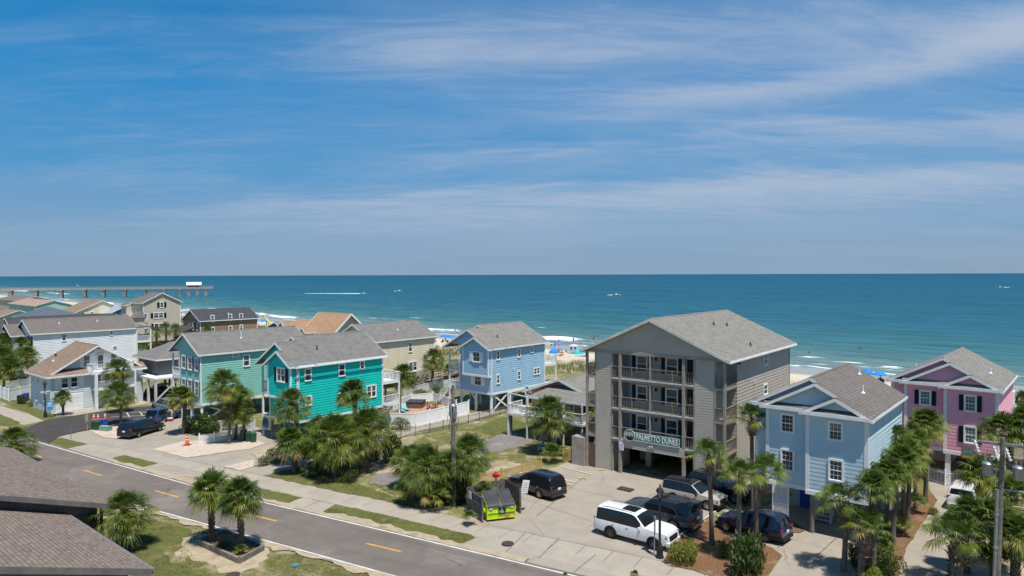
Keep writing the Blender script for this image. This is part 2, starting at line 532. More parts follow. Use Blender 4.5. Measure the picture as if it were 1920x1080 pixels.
# ------------------------------------------------------------------ ground, beach and sea
SH0 = Vector((20.0, 186.0))                       # a point on the water's edge
SHX = Vector((0.715, -0.700)).normalized()        # along the shore
SHY = Vector((-SHX.y, SHX.x))                     # out to sea
SHR = math.atan2(SHX.y, SHX.x)
SEA_Z = -2.2
def to_shore(p):
 d = Vector((p[0], p[1])) - SH0
 return d.dot(SHX), d.dot(SHY)
def from_shore(a, s, z=0.0):
 q = SH0 + SHX * a + SHY * s
 return Vector((q.x, q.y, z))
def prof(s):
 pts = [(-6000, 0), (-50, 0), (-45, 0.5), (-41, 0.55), (-36, -0.2), (-25, -1.0), (-13, -1.78), (0, -2.2), (30, -3.2), (90, -4.5)]
 for (a, za), (b, zb) in zip(pts, pts[1:]):
  if s <= b:
   return za + (zb - za) * (s - a) / (b - a)
 return pts[-1][1]
def terrain():
 xs = [-5000, -2500, -1200] + list(np.arange(-800, 420, 10.0)) + [800, 1500, 3000]
 ss = [-4000, -1500, -500, -200, -120, -80, -60] + list(np.arange(-52, 2, 2.0)) + [10, 30, 60, 90]
 mb = MB()
 r = random.Random(3)
 for x in xs:
  for s in ss:
   z = prof(s)
   if -50 < s < -30:
    z += (math.sin(x * 0.21 + s * 0.3) * 0.18 + math.sin(x * 0.083) * 0.2) * max(0, 1 - abs(s + 42) / 9)
   mb.v.append((float(x), float(s), z))
 n = len(ss)
 for i in range(len(xs) - 1):
  for j in range(n - 1):
   mb.f.append((i * n + j, (i + 1) * n + j, (i + 1) * n + j + 1, i * n + j + 1))
   mb.mi.append(0)
 m = bpy.data.materials.new('sandy_ground')
 m.use_nodes = True
 t = NT(m.node_tree)
 out = t.n('ShaderNodeOutputMaterial')
 b = t.n('ShaderNodeBsdfPrincipled')
 t.l(b.outputs[0], out.inputs[0])
 co = t.n('ShaderNodeTexCoord').outputs['Object']
 x, s, z = t.sep(co)[:3]
 n1 = t.noise(co, 0.16, 8, 0.65)
 n2 = t.noise(co, 1.1, 7, 0.7)
 n3 = t.noise(co, 6.0, 5, 0.7)
 sandc = t.mix(n2, (0.46, 0.385, 0.27), (0.33, 0.275, 0.185))
 grassc = t.mix(t.mr(n3, 0.35, 0.65), (0.105, 0.120, 0.034), (0.175, 0.17, 0.055))
 grassc = t.mix(t.mr(n2, 0.5, 0.75), grassc, (0.24, 0.215, 0.085))
 g = t.m('ADD', t.m('MULTIPLY', n1, 0.55), t.m('ADD', t.m('MULTIPLY', n2, 0.33), t.m('MULTIPLY', n3, 0.22)))
 land = t.mix(t.mr(g, 0.465, 0.56), sandc, grassc)
 beach = t.mix(t.noise(co, 0.5, 6, 0.7), (0.62, 0.54, 0.42), (0.52, 0.45, 0.34))
 wet = t.mix(t.noise(t.scalev(co, (0.2, 1, 1)), 0.4, 5, 0.6), (0.27, 0.27, 0.255), (0.33, 0.325, 0.30))
 sw = t.m('ADD', s, t.m('MULTIPLY', t.m('SUBTRACT', t.noise(co, 0.045, 4), 0.5), 10.0))
 wf = t.mr(sw, -19.0, -12.0)
 beach = t.mix(wf, beach, wet)
 dn = t.m('ADD', s, t.m('MULTIPLY', t.m('SUBTRACT', t.noise(co, 0.12, 5), 0.5), 16.0))
 col = t.mix(t.mr(dn, -47.0, -40.0), land, beach)
 t.l(col, b.inputs['Base Color'])
 t.l(t.mr(wf, 0.0, 1.0, 0.92, 0.28), b.inputs['Roughness'])
 b.inputs['Specular IOR Level'].default_value = 0.3
 bp = t.n('ShaderNodeBump')
 bp.inputs['Distance'].default_value = 0.06
 t.l(t.m('MULTIPLY', t.m('ADD', n3, n2), t.m('SUBTRACT', 1.0, wf)), bp.inputs['Height'])
 t.l(bp.outputs[0], b.inputs['Normal'])
 o = mb.build('ground', m, loc=(SH0.x, SH0.y, 0), rz=SHR, smooth=True)
 o['kind'] = 'structure'
terrain()
def sn(x, seed):
 """smooth one-dimensional noise"""
 i = math.floor(x)
 f = x - i
 f = f * f * (3 - 2 * f)
 def h(k):
  v = math.sin((k * 127.1 + seed * 311.7)) * 43758.5453
  return v - math.floor(v)
 return h(i) * (1 - f) + h(i + 1) * f
BREAKS = [  # where waves stand white in the photograph: left end, right end, depth of the foam in metres, strength
 ((395, 577), (470, 592), 9, 0.9), ((478, 588), (560, 598), 12, 1.0), ((560, 599), (640, 607), 8, 0.9), ((690, 609), (770, 612), 6, 0.8),
 ((785, 617), (878, 621), 17, 1.0), ((1005, 634), (1110, 639), 13, 1.0), ((1120, 640), (1180, 645), 8, 0.8),
 ((1489, 671), (1551, 673), 3.6, 1.0), ((1470, 687), (1535, 689), 3.0, 0.9), ((1640, 688), (1705, 693), 4.5, 0.95), ((1640, 696), (1800, 705), 1.6, 0.7),
 ((1860, 703), (1990, 716), 3.2, 0.9), ((1730, 665), (1746, 666), 1.6, 0.7), ((90, 549), (130, 552), 16, 1.0), ((180, 566), (235, 573), 14, 1.0), ((25, 545), (60, 547), 14, 0.9),
 ((240, 574), (320, 583), 10, 0.8), ((1000, 645), (1120, 650), 3.0, 0.8), ((790, 628), (900, 633), 4.0, 0.75), ((480, 597), (560, 605), 4, 0.6)]
def sea():
 segs = []
 for a, b, d, k in BREAKS:
  pa, pb = to_shore(P(*a, SEA_Z)), to_shore(P(*b, SEA_Z))
  ex = 0.22
  pa, pb = (pa[0] - (pb[0] - pa[0]) * ex, pa[1] - (pb[1] - pa[1]) * ex), (pb[0] + (pb[0] - pa[0]) * ex, pb[1] + (pb[1] - pa[1]) * ex)
  segs.append((pa, pb, min(d * 0.55, 7.5), k))
 xs = np.concatenate([np.arange(-1100, -260, 8.0), np.arange(-260, 160, 2.0), np.arange(160, 300, 10.0)])
 ss = np.concatenate([np.arange(-6, 70, 0.8), np.arange(70, 150, 4.0)])
 nx, ns = len(xs), len(ss)
 X, Y = np.meshgrid(xs, ss, indexing='ij')
 Z = np.zeros_like(X)
 Fm = np.zeros_like(X)
 for k, (y0, amp, wd) in enumerate([(14, 0.22, 2.2), (27, 0.34, 3.0), (41, 0.34, 3.6), (58, 0.28, 4.5), (78, 0.2, 6), (100, 0.16, 7)]):
  wob = np.array([y0 + 7 * (sn(x / 70.0, k) - 0.5) + 3 * (sn(x / 17.0, k + 9) - 0.5) for x in xs])
  am = np.array([amp * (0.35 + 1.0 * sn(x / 45.0, k + 20)) for x in xs])
  d = Y - wob[:, None]
  Z += am[:, None] * np.exp(-np.where(d > 0, d / (wd * 1.5), d / wd) ** 2)
  pk = np.array([max(0, sn(x / 13.0, k + 40) - 0.74) * 3.2 for x in xs]) * (1 if k < 3 else 0.5)
  Fm += pk[:, None] * np.exp(-((d + 0.6) / 1.1) ** 2)
 for (ax, ay), (bx, by), dep, kk in segs:
  L = math.hypot(bx - ax, by - ay)
  ux, uy = (bx - ax) / L, (by - ay) / L
  T = ((X - ax) * ux + (Y - ay) * uy) / L
  D = (X - ax) * (-uy) + (Y - ay) * ux
  if ux < 0:
   D = -D
  wv = np.array([1.5 * (sn(x / 11.0, 77) - 0.5) + 0.8 * (sn(x / 4.0, 78) - 0.5) for x in xs])[:, None] * min(2.0, dep / 4.0)
  endf = np.clip(np.minimum(T * L, (1 - T) * L) / (0.30 * L + 1.0), 0, 1)
  endf = endf * np.array([0.55 + 0.6 * sn(x / 9.0, 91) for x in xs])[:, None]
  front = np.clip((D + wv + dep) / (0.95 * dep + 0.3), 0, 1) ** 0.8     # trails toward the shore
  back = np.clip((0.8 - D - wv) / 0.9, 0, 1)
  Fm = np.maximum(Fm, kk * endf * front * back)
  Z += 0.55 * min(1.2, dep / 8.0 + 0.5) * endf * np.exp(-((D + wv) / 1.6) ** 2)
 # swash at the water's edge
 edge = np.array([2.5 * (sn(x / 23.0, 5) - 0.5) + 1.0 * (sn(x / 6.0, 6) - 0.5) for x in xs])[:, None]
 Fm = np.maximum(Fm, 0.85 * np.exp(-((Y - edge) / 0.9) ** 2))
 Fm = np.maximum(Fm, 0.5 * np.exp(-((Y - 6.5 - edge * 1.7) / 1.1) ** 2))
 fade = np.clip((150 - Y) / 40.0, 0, 1) * np.clip((Y + 6) / 4.0, 0, 1)
 Z *= fade
 mb = MB()
 mb.v = [(float(a), float(b), float(c)) for a, b, c in zip(X.ravel(), Y.ravel(), Z.ravel())]
 for i in range(nx - 1):
  for j in range(ns - 1):
   mb.f.append((i * ns + j, (i + 1) * ns + j, (i + 1) * ns + j + 1, i * ns + j + 1))
 far = len(mb.v)
 smax = float(ss[-1])
 x0, x1 = float(xs[0]), float(xs[-1])
 xw = 90000.0
 mb.v += [(-xw, -6.0, 0), (x0, -6.0, 0), (x0, smax, 0), (-xw, smax, 0), (x1, -6.0, 0), (xw, -6.0, 0), (xw, smax, 0), (x1, smax, 0), (-xw, 90000.0, 0), (xw, 90000.0, 0)]
 mb.f += [(far, far + 1, far + 2, far + 3), (far + 4, far + 5, far + 6, far + 7), (far + 3, far + 6, far + 9, far + 8)]
 mb.mi = [0] * len(mb.f)
 m = bpy.data.materials.new('sea_water')
 m.use_nodes = True
 t = NT(m.node_tree)
 out = t.n('ShaderNodeOutputMaterial')
 b = t.n('ShaderNodeBsdfPrincipled')
 t.l(b.outputs[0], out.inputs[0])
 co = t.n('ShaderNodeTexCoord').outputs['Object']
 x, s, z = t.sep(co)[:3]
 wob = t.m('MULTIPLY', t.m('SUBTRACT', t.noise(t.scalev(co, (0.35, 1, 1)), 0.02, 4), 0.5), 60.0)
 sd = t.m('ADD', s, wob)
 lg = t.m('LOGARITHM', t.m('MAXIMUM', t.m('ADD', s, 12.0), 1.0), 10.0)
 r = t.n('ShaderNodeValToRGB')
 stops = [(0.0, (0.20, 0.235, 0.235)), (0.28, (0.115, 0.195, 0.20)), (0.345, (0.046, 0.145, 0.165)), (0.44, (0.022, 0.105, 0.155)), (0.52, (0.016, 0.094, 0.149)), (0.64, (0.013, 0.087, 0.148)), (0.80, (0.011, 0.082, 0.148)), (1.0, (0.010, 0.078, 0.147))]
 el = r.color_ramp.elements
 while len(el) < len(stops):
  el.new(0.5)
 for e, (p, c) in zip(el, stops):
  e.position, e.color = p, (*c, 1)
 lg2 = t.m('ADD', t.m('MULTIPLY', lg, 0.2), t.m('MULTIPLY', t.m('SUBTRACT', t.noise(t.scalev(co, (0.12, 1, 1)), 0.05, 5, 0.6), 0.5), 0.10))
 t.l(lg2, r.inputs[0])
 # streaks along the shore: swell's light and dark put into the colour
 st = t.noise(t.scalev(co, (0.10, 1.0, 1)), 0.11, 7, 0.7)
 st2 = t.noise(t.scalev(co, (0.22, 1.0, 1)), 0.22, 3, 0.75)
 st3 = t.noise(t.scalev(co, (0.07, 0.5, 1), rot=(0, 0, 0.1)), 0.012, 5, 0.65)
 v = t.m('ADD', t.m('MULTIPLY', st, 0.38), t.m('ADD', t.m('MULTIPLY', st2, 0.50), t.m('MULTIPLY', st3, 0.22)))
 hv = t.n('ShaderNodeHueSaturation')
 t.l(t.mr(v, 0.38, 0.72, 0.52, 1.50, False), hv.inputs['Value'])
 t.l(r.outputs[0], hv.inputs['Color'])
 fa = t.n('ShaderNodeAttribute')
 fa.attribute_name = 'foam'
 br = t.noise(t.scalev(co, (0.30, 1, 1)), 0.8, 6, 0.75)
 foam = t.mr(t.m('ADD', fa.outputs['Fac'], t.m('MULTIPLY', t.m('SUBTRACT', br, 0.5), 1.7)), 0.36, 0.78)
 foam = t.m('MULTIPLY', foam, t.mr(fa.outputs['Fac'], 0.03, 0.2))
 col = t.mix(foam, hv.outputs[0], (0.80, 0.82, 0.83))
 bp = t.n('ShaderNodeBump')
 bp.inputs['Distance'].default_value = 0.55
 bb = t.m('ADD', t.noise(t.scalev(co, (0.35, 1, 1)), 0.35, 6, 0.62), t.m('MULTIPLY', t.noise(t.scalev(co, (0.2, 1, 1)), 0.09, 4, 0.6), 2.0))
 t.l(bb, bp.inputs['Height'])
 t.nodes = t.t.nodes
 t.t.nodes.remove(b)
 df = t.n('ShaderNodeBsdfDiffuse')
 t.l(col, df.inputs['Color'])
 t.l(bp.outputs[0], df.inputs['Normal'])
 gl = t.n('ShaderNodeBsdfGlossy')
 gl.inputs['Roughness'].default_value = 0.30
 t.l(bp.outputs[0], gl.inputs['Normal'])
 mx = t.n('ShaderNodeMixShader')
 t.l(t.mr(foam, 0.0, 1.0, 0.06, 0.0), mx.inputs[0])
 t.l(df.outputs[0], mx.inputs[1])
 t.l(gl.outputs[0], mx.inputs[2])
 t.l(mx.outputs[0], out.inputs[0])
 o = mb.build('water', m, loc=(SH0.x, SH0.y, SEA_Z), rz=SHR, smooth=True)
 at = o.data.attributes.new('foam', 'FLOAT', 'POINT')
 vals = np.zeros(len(mb.v), dtype=np.float32)
 vals[:nx * ns] = Fm.ravel()
 at.data.foreach_set('value', vals)
 o['kind'] = 'structure'
sea()
# ------------------------------------------------------------------ paved and planted surfaces
LVL = 0.004
def ground_mat(name, a, b_, sc, c3=None, sc3=0.25, rough=0.9, bump=0.0, bsc=8, cracks=False, fine=0.0, lo3=0.52, hi3=0.72, streak=None):
 m = bpy.data.materials.new(name)
 m.use_nodes = True
 t = NT(m.node_tree)
 out = t.n('ShaderNodeOutputMaterial')
 b = t.n('ShaderNodeBsdfPrincipled')
 t.l(b.outputs[0], out.inputs[0])
 co = t.n('ShaderNodeTexCoord').outputs['Object']
 col = t.mix(t.mr(t.noise(co, sc, 8, 0.68), 0.35, 0.65), a, b_)
 if c3 is not None:
  col = t.mix(t.m('MULTIPLY', t.mr(t.noise(co, sc3, 7, 0.68), lo3, hi3), 0.85), col, c3)
 if streak is not None:
  col = t.mix(t.m('MULTIPLY', t.mr(t.noise(t.scalev(t.scalev(co, (1, 1, 1), rot=(0, 0, R(30))), (0.03, 0.9, 1)), 1.0, 4, 0.6), 0.5, 0.7), 0.5), col, streak)
 if fine > 0:
  hv = t.n('ShaderNodeHueSaturation')
  t.l(t.mr(t.noise(co, 13.0, 6, 0.8), 0.28, 0.72, 1 - fine, 1 + fine, False), hv.inputs['Value'])
  t.l(col, hv.inputs['Color'])
  col = hv.outputs[0]
 if cracks:
  vo = t.n('ShaderNodeTexVoronoi')
  vo.feature = 'DISTANCE_TO_EDGE'
  nv = t.n('ShaderNodeTexNoise')
  nv.inputs['Scale'].default_value = 0.8
  t.l(co, nv.inputs['Vector'])
  ad = t.n('ShaderNodeMix')
  ad.data_type = 'VECTOR'
  ad.inputs[0].default_value = 0.25
  t.l(co, ad.inputs[4])
  t.l(nv.outputs['Color'], ad.inputs[5])
  t.l(ad.outputs[1], vo.inputs['Vector'])
  vo.inputs['Scale'].default_value = 0.16
  ck = t.mr(vo.outputs['Distance'], 0.002, 0.006, 0.45, 0.0)
  ck = t.m('MULTIPLY', ck, t.mr(t.noise(co, 0.3, 3), 0.48, 0.6))
  col = t.mix(ck, col, mul(b_, 0.45))
 t.l(col, b.inputs['Base Color'])
 b.inputs['Roughness'].default_value = rough
 b.inputs['Specular IOR Level'].default_value = 0.2
 if bump:
  bp = t.n('ShaderNodeBump')
  bp.inputs['Distance'].default_value = bump
  t.l(t.noise(co, bsc, 6, 0.7), bp.inputs['Height'])
  t.l(bp.outputs[0], b.inputs['Normal'])
 return m
M['asphalt'] = ground_mat('asphalt', (0.174, 0.150, 0.132), (0.146, 0.126, 0.112), 0.5, (0.215, 0.188, 0.163), 0.16, fine=0.12, cracks=True, streak=(0.112, 0.099, 0.092), lo3=0.50, hi3=0.66)
M['asphaltd'] = ground_mat('dark_asphalt', (0.067, 0.060, 0.059), (0.055, 0.050, 0.050), 0.5, (0.082, 0.073, 0.069), 0.3, fine=0.10)
M['concrete'] = ground_mat('concrete', (0.347, 0.307, 0.252), (0.297, 0.262, 0.216), 0.45, (0.287, 0.262, 0.221), 0.17, fine=0.05, cracks=True, streak=(0.332, 0.291, 0.241))
M['walk'] = ground_mat('pale_concrete', (0.383, 0.337, 0.277), (0.328, 0.291, 0.241), 0.5, (0.312, 0.282, 0.236), 0.2, fine=0.05)
M['joint'] = ground_mat('joint', (0.17, 0.15, 0.125), (0.24, 0.215, 0.18), 1.0)
M['gravelw'] = ground_mat('shell_gravel', (0.568, 0.482, 0.396), (0.464, 0.387, 0.310), 3.0, (0.361, 0.284, 0.215), 0.6, fine=0.22, bump=0.04, bsc=14)
M['gravelg'] = ground_mat('grey_gravel', (0.225, 0.205, 0.195), (0.175, 0.16, 0.15), 2.0, (0.30, 0.26, 0.20), 0.45, fine=0.2, bump=0.03, bsc=14)
M['grass'] = ground_mat('mown_grass', (0.133, 0.138, 0.041), (0.090, 0.101, 0.028), 1.2, (0.232, 0.202, 0.099), 0.34, fine=0.30, bump=0.05, bsc=10, lo3=0.56, hi3=0.70)
M['grassd'] = ground_mat('dry_grass', (0.172, 0.159, 0.056), (0.112, 0.116, 0.034), 0.9, (0.344, 0.284, 0.189), 0.5, fine=0.28, bump=0.05, bsc=10, lo3=0.47, hi3=0.62)
M['sandp'] = ground_mat('sand_patch', (0.430, 0.353, 0.249), (0.344, 0.284, 0.198), 1.4, (0.189, 0.163, 0.077), 0.8, fine=0.1, bump=0.03)
M['paintw'] = ground_mat('road_paint_white', (0.66, 0.65, 0.62), (0.50, 0.49, 0.46), 1.5, fine=0.05)
M['painty'] = ground_mat('road_paint_yellow', (0.62, 0.34, 0.05), (0.48, 0.27, 0.06), 1.5, fine=0.05)
SHEETS = []
def sheet(name, pts, m, lvl, wob=0.0, seed=1):
 """a flat surface from ground corners given as bearings; ragged edge if wob"""
 g = [P(*p) if len(p) == 2 else Vector(p) for p in pts]
 if wob > 0:
  r = random.Random(seed)
  out = []
  for i, a in enumerate(g):
   b = g[(i + 1) % len(g)]
   n = max(2, int((b - a).length / 0.45))
   for k in range(n):
    q = a.lerp(b, k / n)
    out.append(q + Vector((r.uniform(-wob, wob), r.uniform(-wob, wob), 0)))
  g = out
 bm = bmesh.new()
 vs = [bm.verts.new((p.x, p.y, 0)) for p in g]
 f = bm.faces.new(vs)
 bmesh.ops.triangulate(bm, faces=[f])
 bmesh.ops.recalc_face_normals(bm, faces=bm.faces)
 me = bpy.data.meshes.new(name)
 bm.to_mesh(me)
 bm.free()
 if me.polygons and me.polygons[0].normal.z < 0:
  me.flip_normals()
 me.materials.append(m)
 o = bpy.data.objects.new(name, me)
 COL.objects.link(o)
 SHEETS.append(o)
 o.location.z = 0.004 + 0.0015 * len(SHEETS)
 o['kind'] = 'structure'
 return o
def ribbon(mb, line, half, z=0.0):
 L, Rr = [], []
 for i, p in enumerate(line):
  d = (line[min(i + 1, len(line) - 1)] - line[max(i - 1, 0)]).normalized()
  n = Vector((-d.y, d.x, 0))
  L.append(p + n * half)
  Rr.append(p - n * half)
 for i in range(len(line) - 1):
  a, b, c, d = Rr[i], Rr[i + 1], L[i + 1], L[i]
  mb.quad((a.x, a.y, z), (b.x, b.y, z), (c.x, c.y, z), (d.x, d.y, z))
# the road: far edge line surveyed, near edge one road width toward us
far_edge = [Vector((-200, 166, 0)), Vector((-120, 115.5, 0)), P(69, 829), P(200, 866.5), P(358, 910.6), P(503, 945), P(690, 989), P(880, 1034), P(1068, 1079)]
dlast = (far_edge[-1] - far_edge[-2]).normalized()
far_edge += [far_edge[-1] + dlast * 30, far_edge[-1] + dlast * 300]
RW = 5.34
road_c, road_n = [], []
for i, p in enumerate(far_edge):
 d = (far_edge[min(i + 1, len(far_edge) - 1)] - far_edge[max(i - 1, 0)]).normalized()
 n = Vector((-d.y, d.x, 0))
 if n.y > 0:
  n = -n
 road_c.append(p + n * RW / 2)
 road_n.append(n)
mb = MB()
ribbon(mb, road_c, RW / 2 + 0.24)
struct('road', mb, M['asphalt'], 0.090)
mb = MB()
ribbon(mb, [p + n * 0.1 for p, n in zip(far_edge, road_n)][2:], 0.07)
ribbon(mb, [p + n * (RW - 0.1) for p, n in zip(far_edge, road_n)][4:], 0.07)
struct('road_edge_line', mb, M['paintw'], 0.094)
mb = MB()
for a, b in (((236, 855), (279, 861)), ((232, 0), (0, 0))):
 pass
def dash(p, q, wd=0.085):
 a, b = P(*p), P(*q)
 ribbon(mb, [a, b], wd)
for p, q in (((65, 854.5), (78.5, 859.5)), ((157.5, 883.5), (191, 894)), ((290.5, 922), (334, 934)), ((465, 966.5), (518, 979)), ((687, 1021.5), (752, 1037))):
 dash(p, q)
struct('road_centre_line', mb, M['painty'], 0.094)
def edge_strip(pts, seed, wd0, wd1, m):
 a = [P(*p) for p in pts]
 d = (a[-1] - a[0]).normalized()
 n = Vector((-d.y, d.x, 0))
 r = random.Random(seed)
 o, i_ = [], []
 for p, q in zip(a, a[1:]):
  k = int((q - p).length / 0.6)
  for j in range(k):
   c = p.lerp(q, j / k)
   o.append(c + n * (wd0 + r.uniform(-0.25, 0.3) + wd1 * sn(c.x * 0.25, seed)))
   i_.append(c - n * r.uniform(0.0, 0.16))
 mb = MB()
 for j in range(len(o) - 1):
  mb.quad(i_[j], i_[j + 1], o[j + 1], o[j])
 return mb
struct('sand_drift', edge_strip([(200, 864), (358, 908), (503, 943), (690, 987), (880, 1032), (1000, 1061)], 3, 0.28, 0.5, M['sandp']), M['sandp'], 0.0965)
struct('sand_drift', edge_strip([(740, 1085.5), (480, 1014), (404, 993), (242, 948)], 5, 0.12, 0.45, M['sandp']), M['sandp'], 0.0965)
# side street toward the beach
street = [(40, 806), (84, 789.5), (136, 781), (225, 768), (283, 761), (330, 751), (360, 744), (372, 752), (335, 765), (300, 776), (240, 789), (165, 806), (112, 818), (100, 826), (88, 832), (69, 829.5)]
# concrete aprons, drives and the pavement
sheet('driveway', [(95, 833), (112, 818.5), (168, 806.5), (240, 789.5), (300, 777), (345, 772), (420, 790), (480, 800), (560, 830), (600, 838), (588, 868), (495, 893), (600, 935), (500, 944), (358, 910), (200, 866)], M['concrete'], 1)
sheet('pavement', [(-60, 742), (60, 779), (82, 789), (45, 797), (-60, 770)], M['walk'], 2)
far_walk = [(95, 831), (130, 826), (300, 853), (420, 878), (494, 892.5), (733, 942), (965, 995), (1223, 1049), (1330, 1073), (1500, 1112)]
near_walk = [(1440, 1150), (1050, 1065), (1000, 1048), (880, 1003), (727, 966.5), (628, 945.5), (497, 915.5), (350, 878), (233, 853), (112, 836)]
sheet('sidewalk', far_walk + near_walk, M['walk'], 2)
sheet('road_shoulder', [(600, 963), (628, 946), (566, 933), (533, 947)], M['walk'], 1)
sheet('apron', [(868, 1020), (890, 1003), (1000, 1040), (1240, 1100), (1240, 1140), (1080, 1082)], M['concrete'], 1)
sheet('parking_lot', [(866, 984), (880, 965), (905, 942), (935, 915), (1082, 860), (1120, 868), (1170, 880), (1285, 905), (1380, 860), (1440, 880), (1398, 926), (1345, 958), (1268, 1010), (1246, 1053), (1223, 1049), (965, 995)], M['concrete'], 1)
sheet('driveway', [(1342, 985), (1400, 962), (1500, 925), (1640, 900), (1720, 920), (1700, 985), (1655, 1000), (1640, 1020), (1600, 1085), (1560, 1130), (1420, 1110), (1466, 1044), (1448, 1030)], M['concrete'], 1)
sheet('driveway', [(1684, 1090), (1699, 1027), (1736, 974), (1758, 938), (1742, 918), (1742, 880), (1800, 860), (1960, 900), (1960, 960), (1850, 985), (1830, 1010), (1780, 1060), (1765, 1100)], M['concrete'], 1)
# verges
for k, (pts, gm, wb) in enumerate([
  ([(602, 961), (630, 946), (880, 1002.5), (892, 1008), (868, 1019), (780, 1003), (676, 979)], 'grass', 0.12),
  ([(482, 914), (567, 933), (533, 947), (499, 940)], 'grass', 0.1),
  ([(209, 859), (233, 853.5), (297, 869), (255, 879)], 'grass', 0.05),
  ([(91, 831), (113, 820.5), (164, 833), (126, 841)], 'grass', 0.07),
  ([(334, 901), (345, 893), (367, 897), (361, 907)], 'grassd', 0.05),
  ([(-60, 722), (0, 752), (60, 778), (84, 788.5), (130, 781), (104, 770), (40, 752), (0, 733)], 'grass', 0.08),
  ([(-60, 775), (0, 777), (40, 793), (20, 798), (-60, 800)], 'grass', 0.08),
  ([(494, 892.5), (545, 880), (600, 868), (660, 905), (733, 930), (790, 955), (733, 942)], 'grass', 0.15),
  ([(1190, 1087), (1184, 1077), (1290, 1096), (1300, 1110)], 'grass', 0.1)]):
 sheet('lawn', pts, M[gm], 3, wb, k)
sheet('lawn', [(700, 835), (880, 800), (940, 778), (1010, 800), (1080, 830), (1060, 850), (900, 905), (800, 950), (760, 940), (690, 900)], M['grassd'], 1, 0.2, 31)
sheet('lawn', [(885, 806), (945, 780), (1000, 796), (1060, 838), (1010, 842), (940, 822)], M['grass'], 2, 0.3, 33)
sheet('gravel_patch', [(893, 858), (903, 842), (897, 832), (937, 815), (965, 812), (1018, 822), (985, 834), (951, 843)], M['gravelg'], 3, 0.25, 34)
sheet('gravel_patch', [(690, 906), (700, 893), (750, 880), (790, 886), (770, 910), (740, 914)], M['gravelg'], 3, 0.25, 35)
sheet('sand_patch', [(690, 868), (735, 850), (770, 868), (740, 884), (700, 890)], M['sandp'], 2, 0.25, 36)
sheet('sand_patch', [(895, 905), (915, 880), (960, 868), (1000, 872), (960, 890), (910, 915)], M['sandp'], 3, 0.25, 37)
# foreground lawn and worn sand round the planter
sheet('lawn', [(160, 1000), (270, 955), (400, 992), (480, 1014), (560, 1040), (735, 1086), (640, 1140), (200, 1140)], M['grassd'], 1, 0.15, 40)
sheet('lawn', [(262, 985), (290, 975), (360, 995), (352, 1018), (300, 1030), (320, 1050), (370, 1075), (430, 1140), (250, 1140), (240, 1020)], M['grass'], 2, 0.2, 41)
sheet('sand_patch', [(330, 1040), (352, 1008), (380, 1000), (500, 1020), (515, 1035), (480, 1065), (440, 1085), (400, 1060)], M['sandp'], 3, 0.3, 42)
sheet('gravel_bed', [(284, 843.5), (345, 827), (430, 826), (480, 826), (500, 832), (470, 842), (350, 859)], M['gravelw'], 3, 0.06, 44)
sheet('gravel_bed', [(420, 875.5), (483, 861), (487, 872), (450, 883)], M['gravelw'], 3, 0.06, 45)
sheet('gravel_bed', [(168, 808), (200, 798), (245, 800), (240, 818), (216, 823), (195, 821)], M['gravelw'], 2, 0.08, 46)
sheet('gravel_bed', [(470, 850), (510, 835), (560, 838), (540, 862), (500, 872)], M['sandp'], 2, 0.1, 47)
sheet('mulch_bed', [(1240, 1054), (1268, 1012), (1330, 975), (1345, 984), (1400, 1010), (1447, 1028), (1466, 1043), (1440, 1075), (1400, 1100), (1330, 1080)], M['mulch'], 3, 0.08, 48)
sheet('mulch_bed', [(1462, 982), (1480, 975), (1512, 994), (1500, 1000), (1470, 998)], M['mulch'], 3, 0.06, 49)
sheet('mulch_bed', [(1610, 1100), (1600, 1060), (1640, 1000), (1690, 955), (1722, 920), (1745, 925), (1757, 938), (1735, 974), (1698, 1027), (1682, 1100)], M['mulch'], 3, 0.08, 50)
sheet('mulch_bed', [(1770, 1120), (1785, 1060), (1835, 1010), (1860, 985), (1960, 965), (1960, 1120)], M['sandp'], 2, 0.1, 51)
sheet('driveway', [(212, 757), (290, 735), (330, 725), (360, 740), (300, 754), (225, 767)], M['sandp'], 1)
sheet('driveway', [(100, 768), (160, 768), (200, 770), (140, 780), (106, 782)], M['walk'], 2)
sheet('path', [(700, 838), (745, 822), (790, 808), (880, 790), (950, 770), (935, 765), (860, 780), (760, 806), (715, 822)], M['walk'], 2, 0.05, 52)
sheet('street', street, M['asphaltd'], 3)
# joints in the concrete
mb = MB()
def jl(p, q, wd=0.015):
 ribbon(mb, [P(*p), P(*q)], wd)
jl((494, 892.5), (733, 942)); jl((733, 942), (965, 995)); jl((965, 995), (1223, 1049)); jl((130, 826), (300, 853)); jl((300, 853), (494, 892.5))
for a, b in zip(far_walk[1:-1], far_walk[2:]):
 A, B = P(*a), P(*b)
 dd = (B - A).normalized()
 nn = Vector((dd.y, -dd.x, 0))
 if nn.y > 0:
  nn = -nn
 k = 1.5
 while k < (B - A).length:
  q = A + dd * k
  ribbon(mb, [q, q + nn * 1.75], 0.011)
  k += 1.9
for p, q in (((1006, 969), (1098, 893)), ((1100, 990), (1230, 925)), ((975, 935), (1130, 985)), ((1025, 905), (1240, 955)), ((1075, 1075), (1118, 1040)), ((1010, 1048), (1048, 1010)), ((945, 1040), (985, 1000)),
             ((1087, 1079), (1150, 1092)), ((1457, 1030), (1487, 1001)), ((1478, 1010), (1560, 1033)), ((1530, 1045), (1577, 1002)), ((1690, 1060), (1765, 1075)), ((1742, 965), (1812, 985)), ((1758, 905), (1800, 915)),
             ((280, 815), (390, 835)), ((222, 838), (300, 815)), ((330, 885), (480, 850)), ((350, 862), (520, 830)), ((560, 958), (600, 940))):
 jl(p, q)
struct('pavement_joint', mb, M['joint'], 0.080)
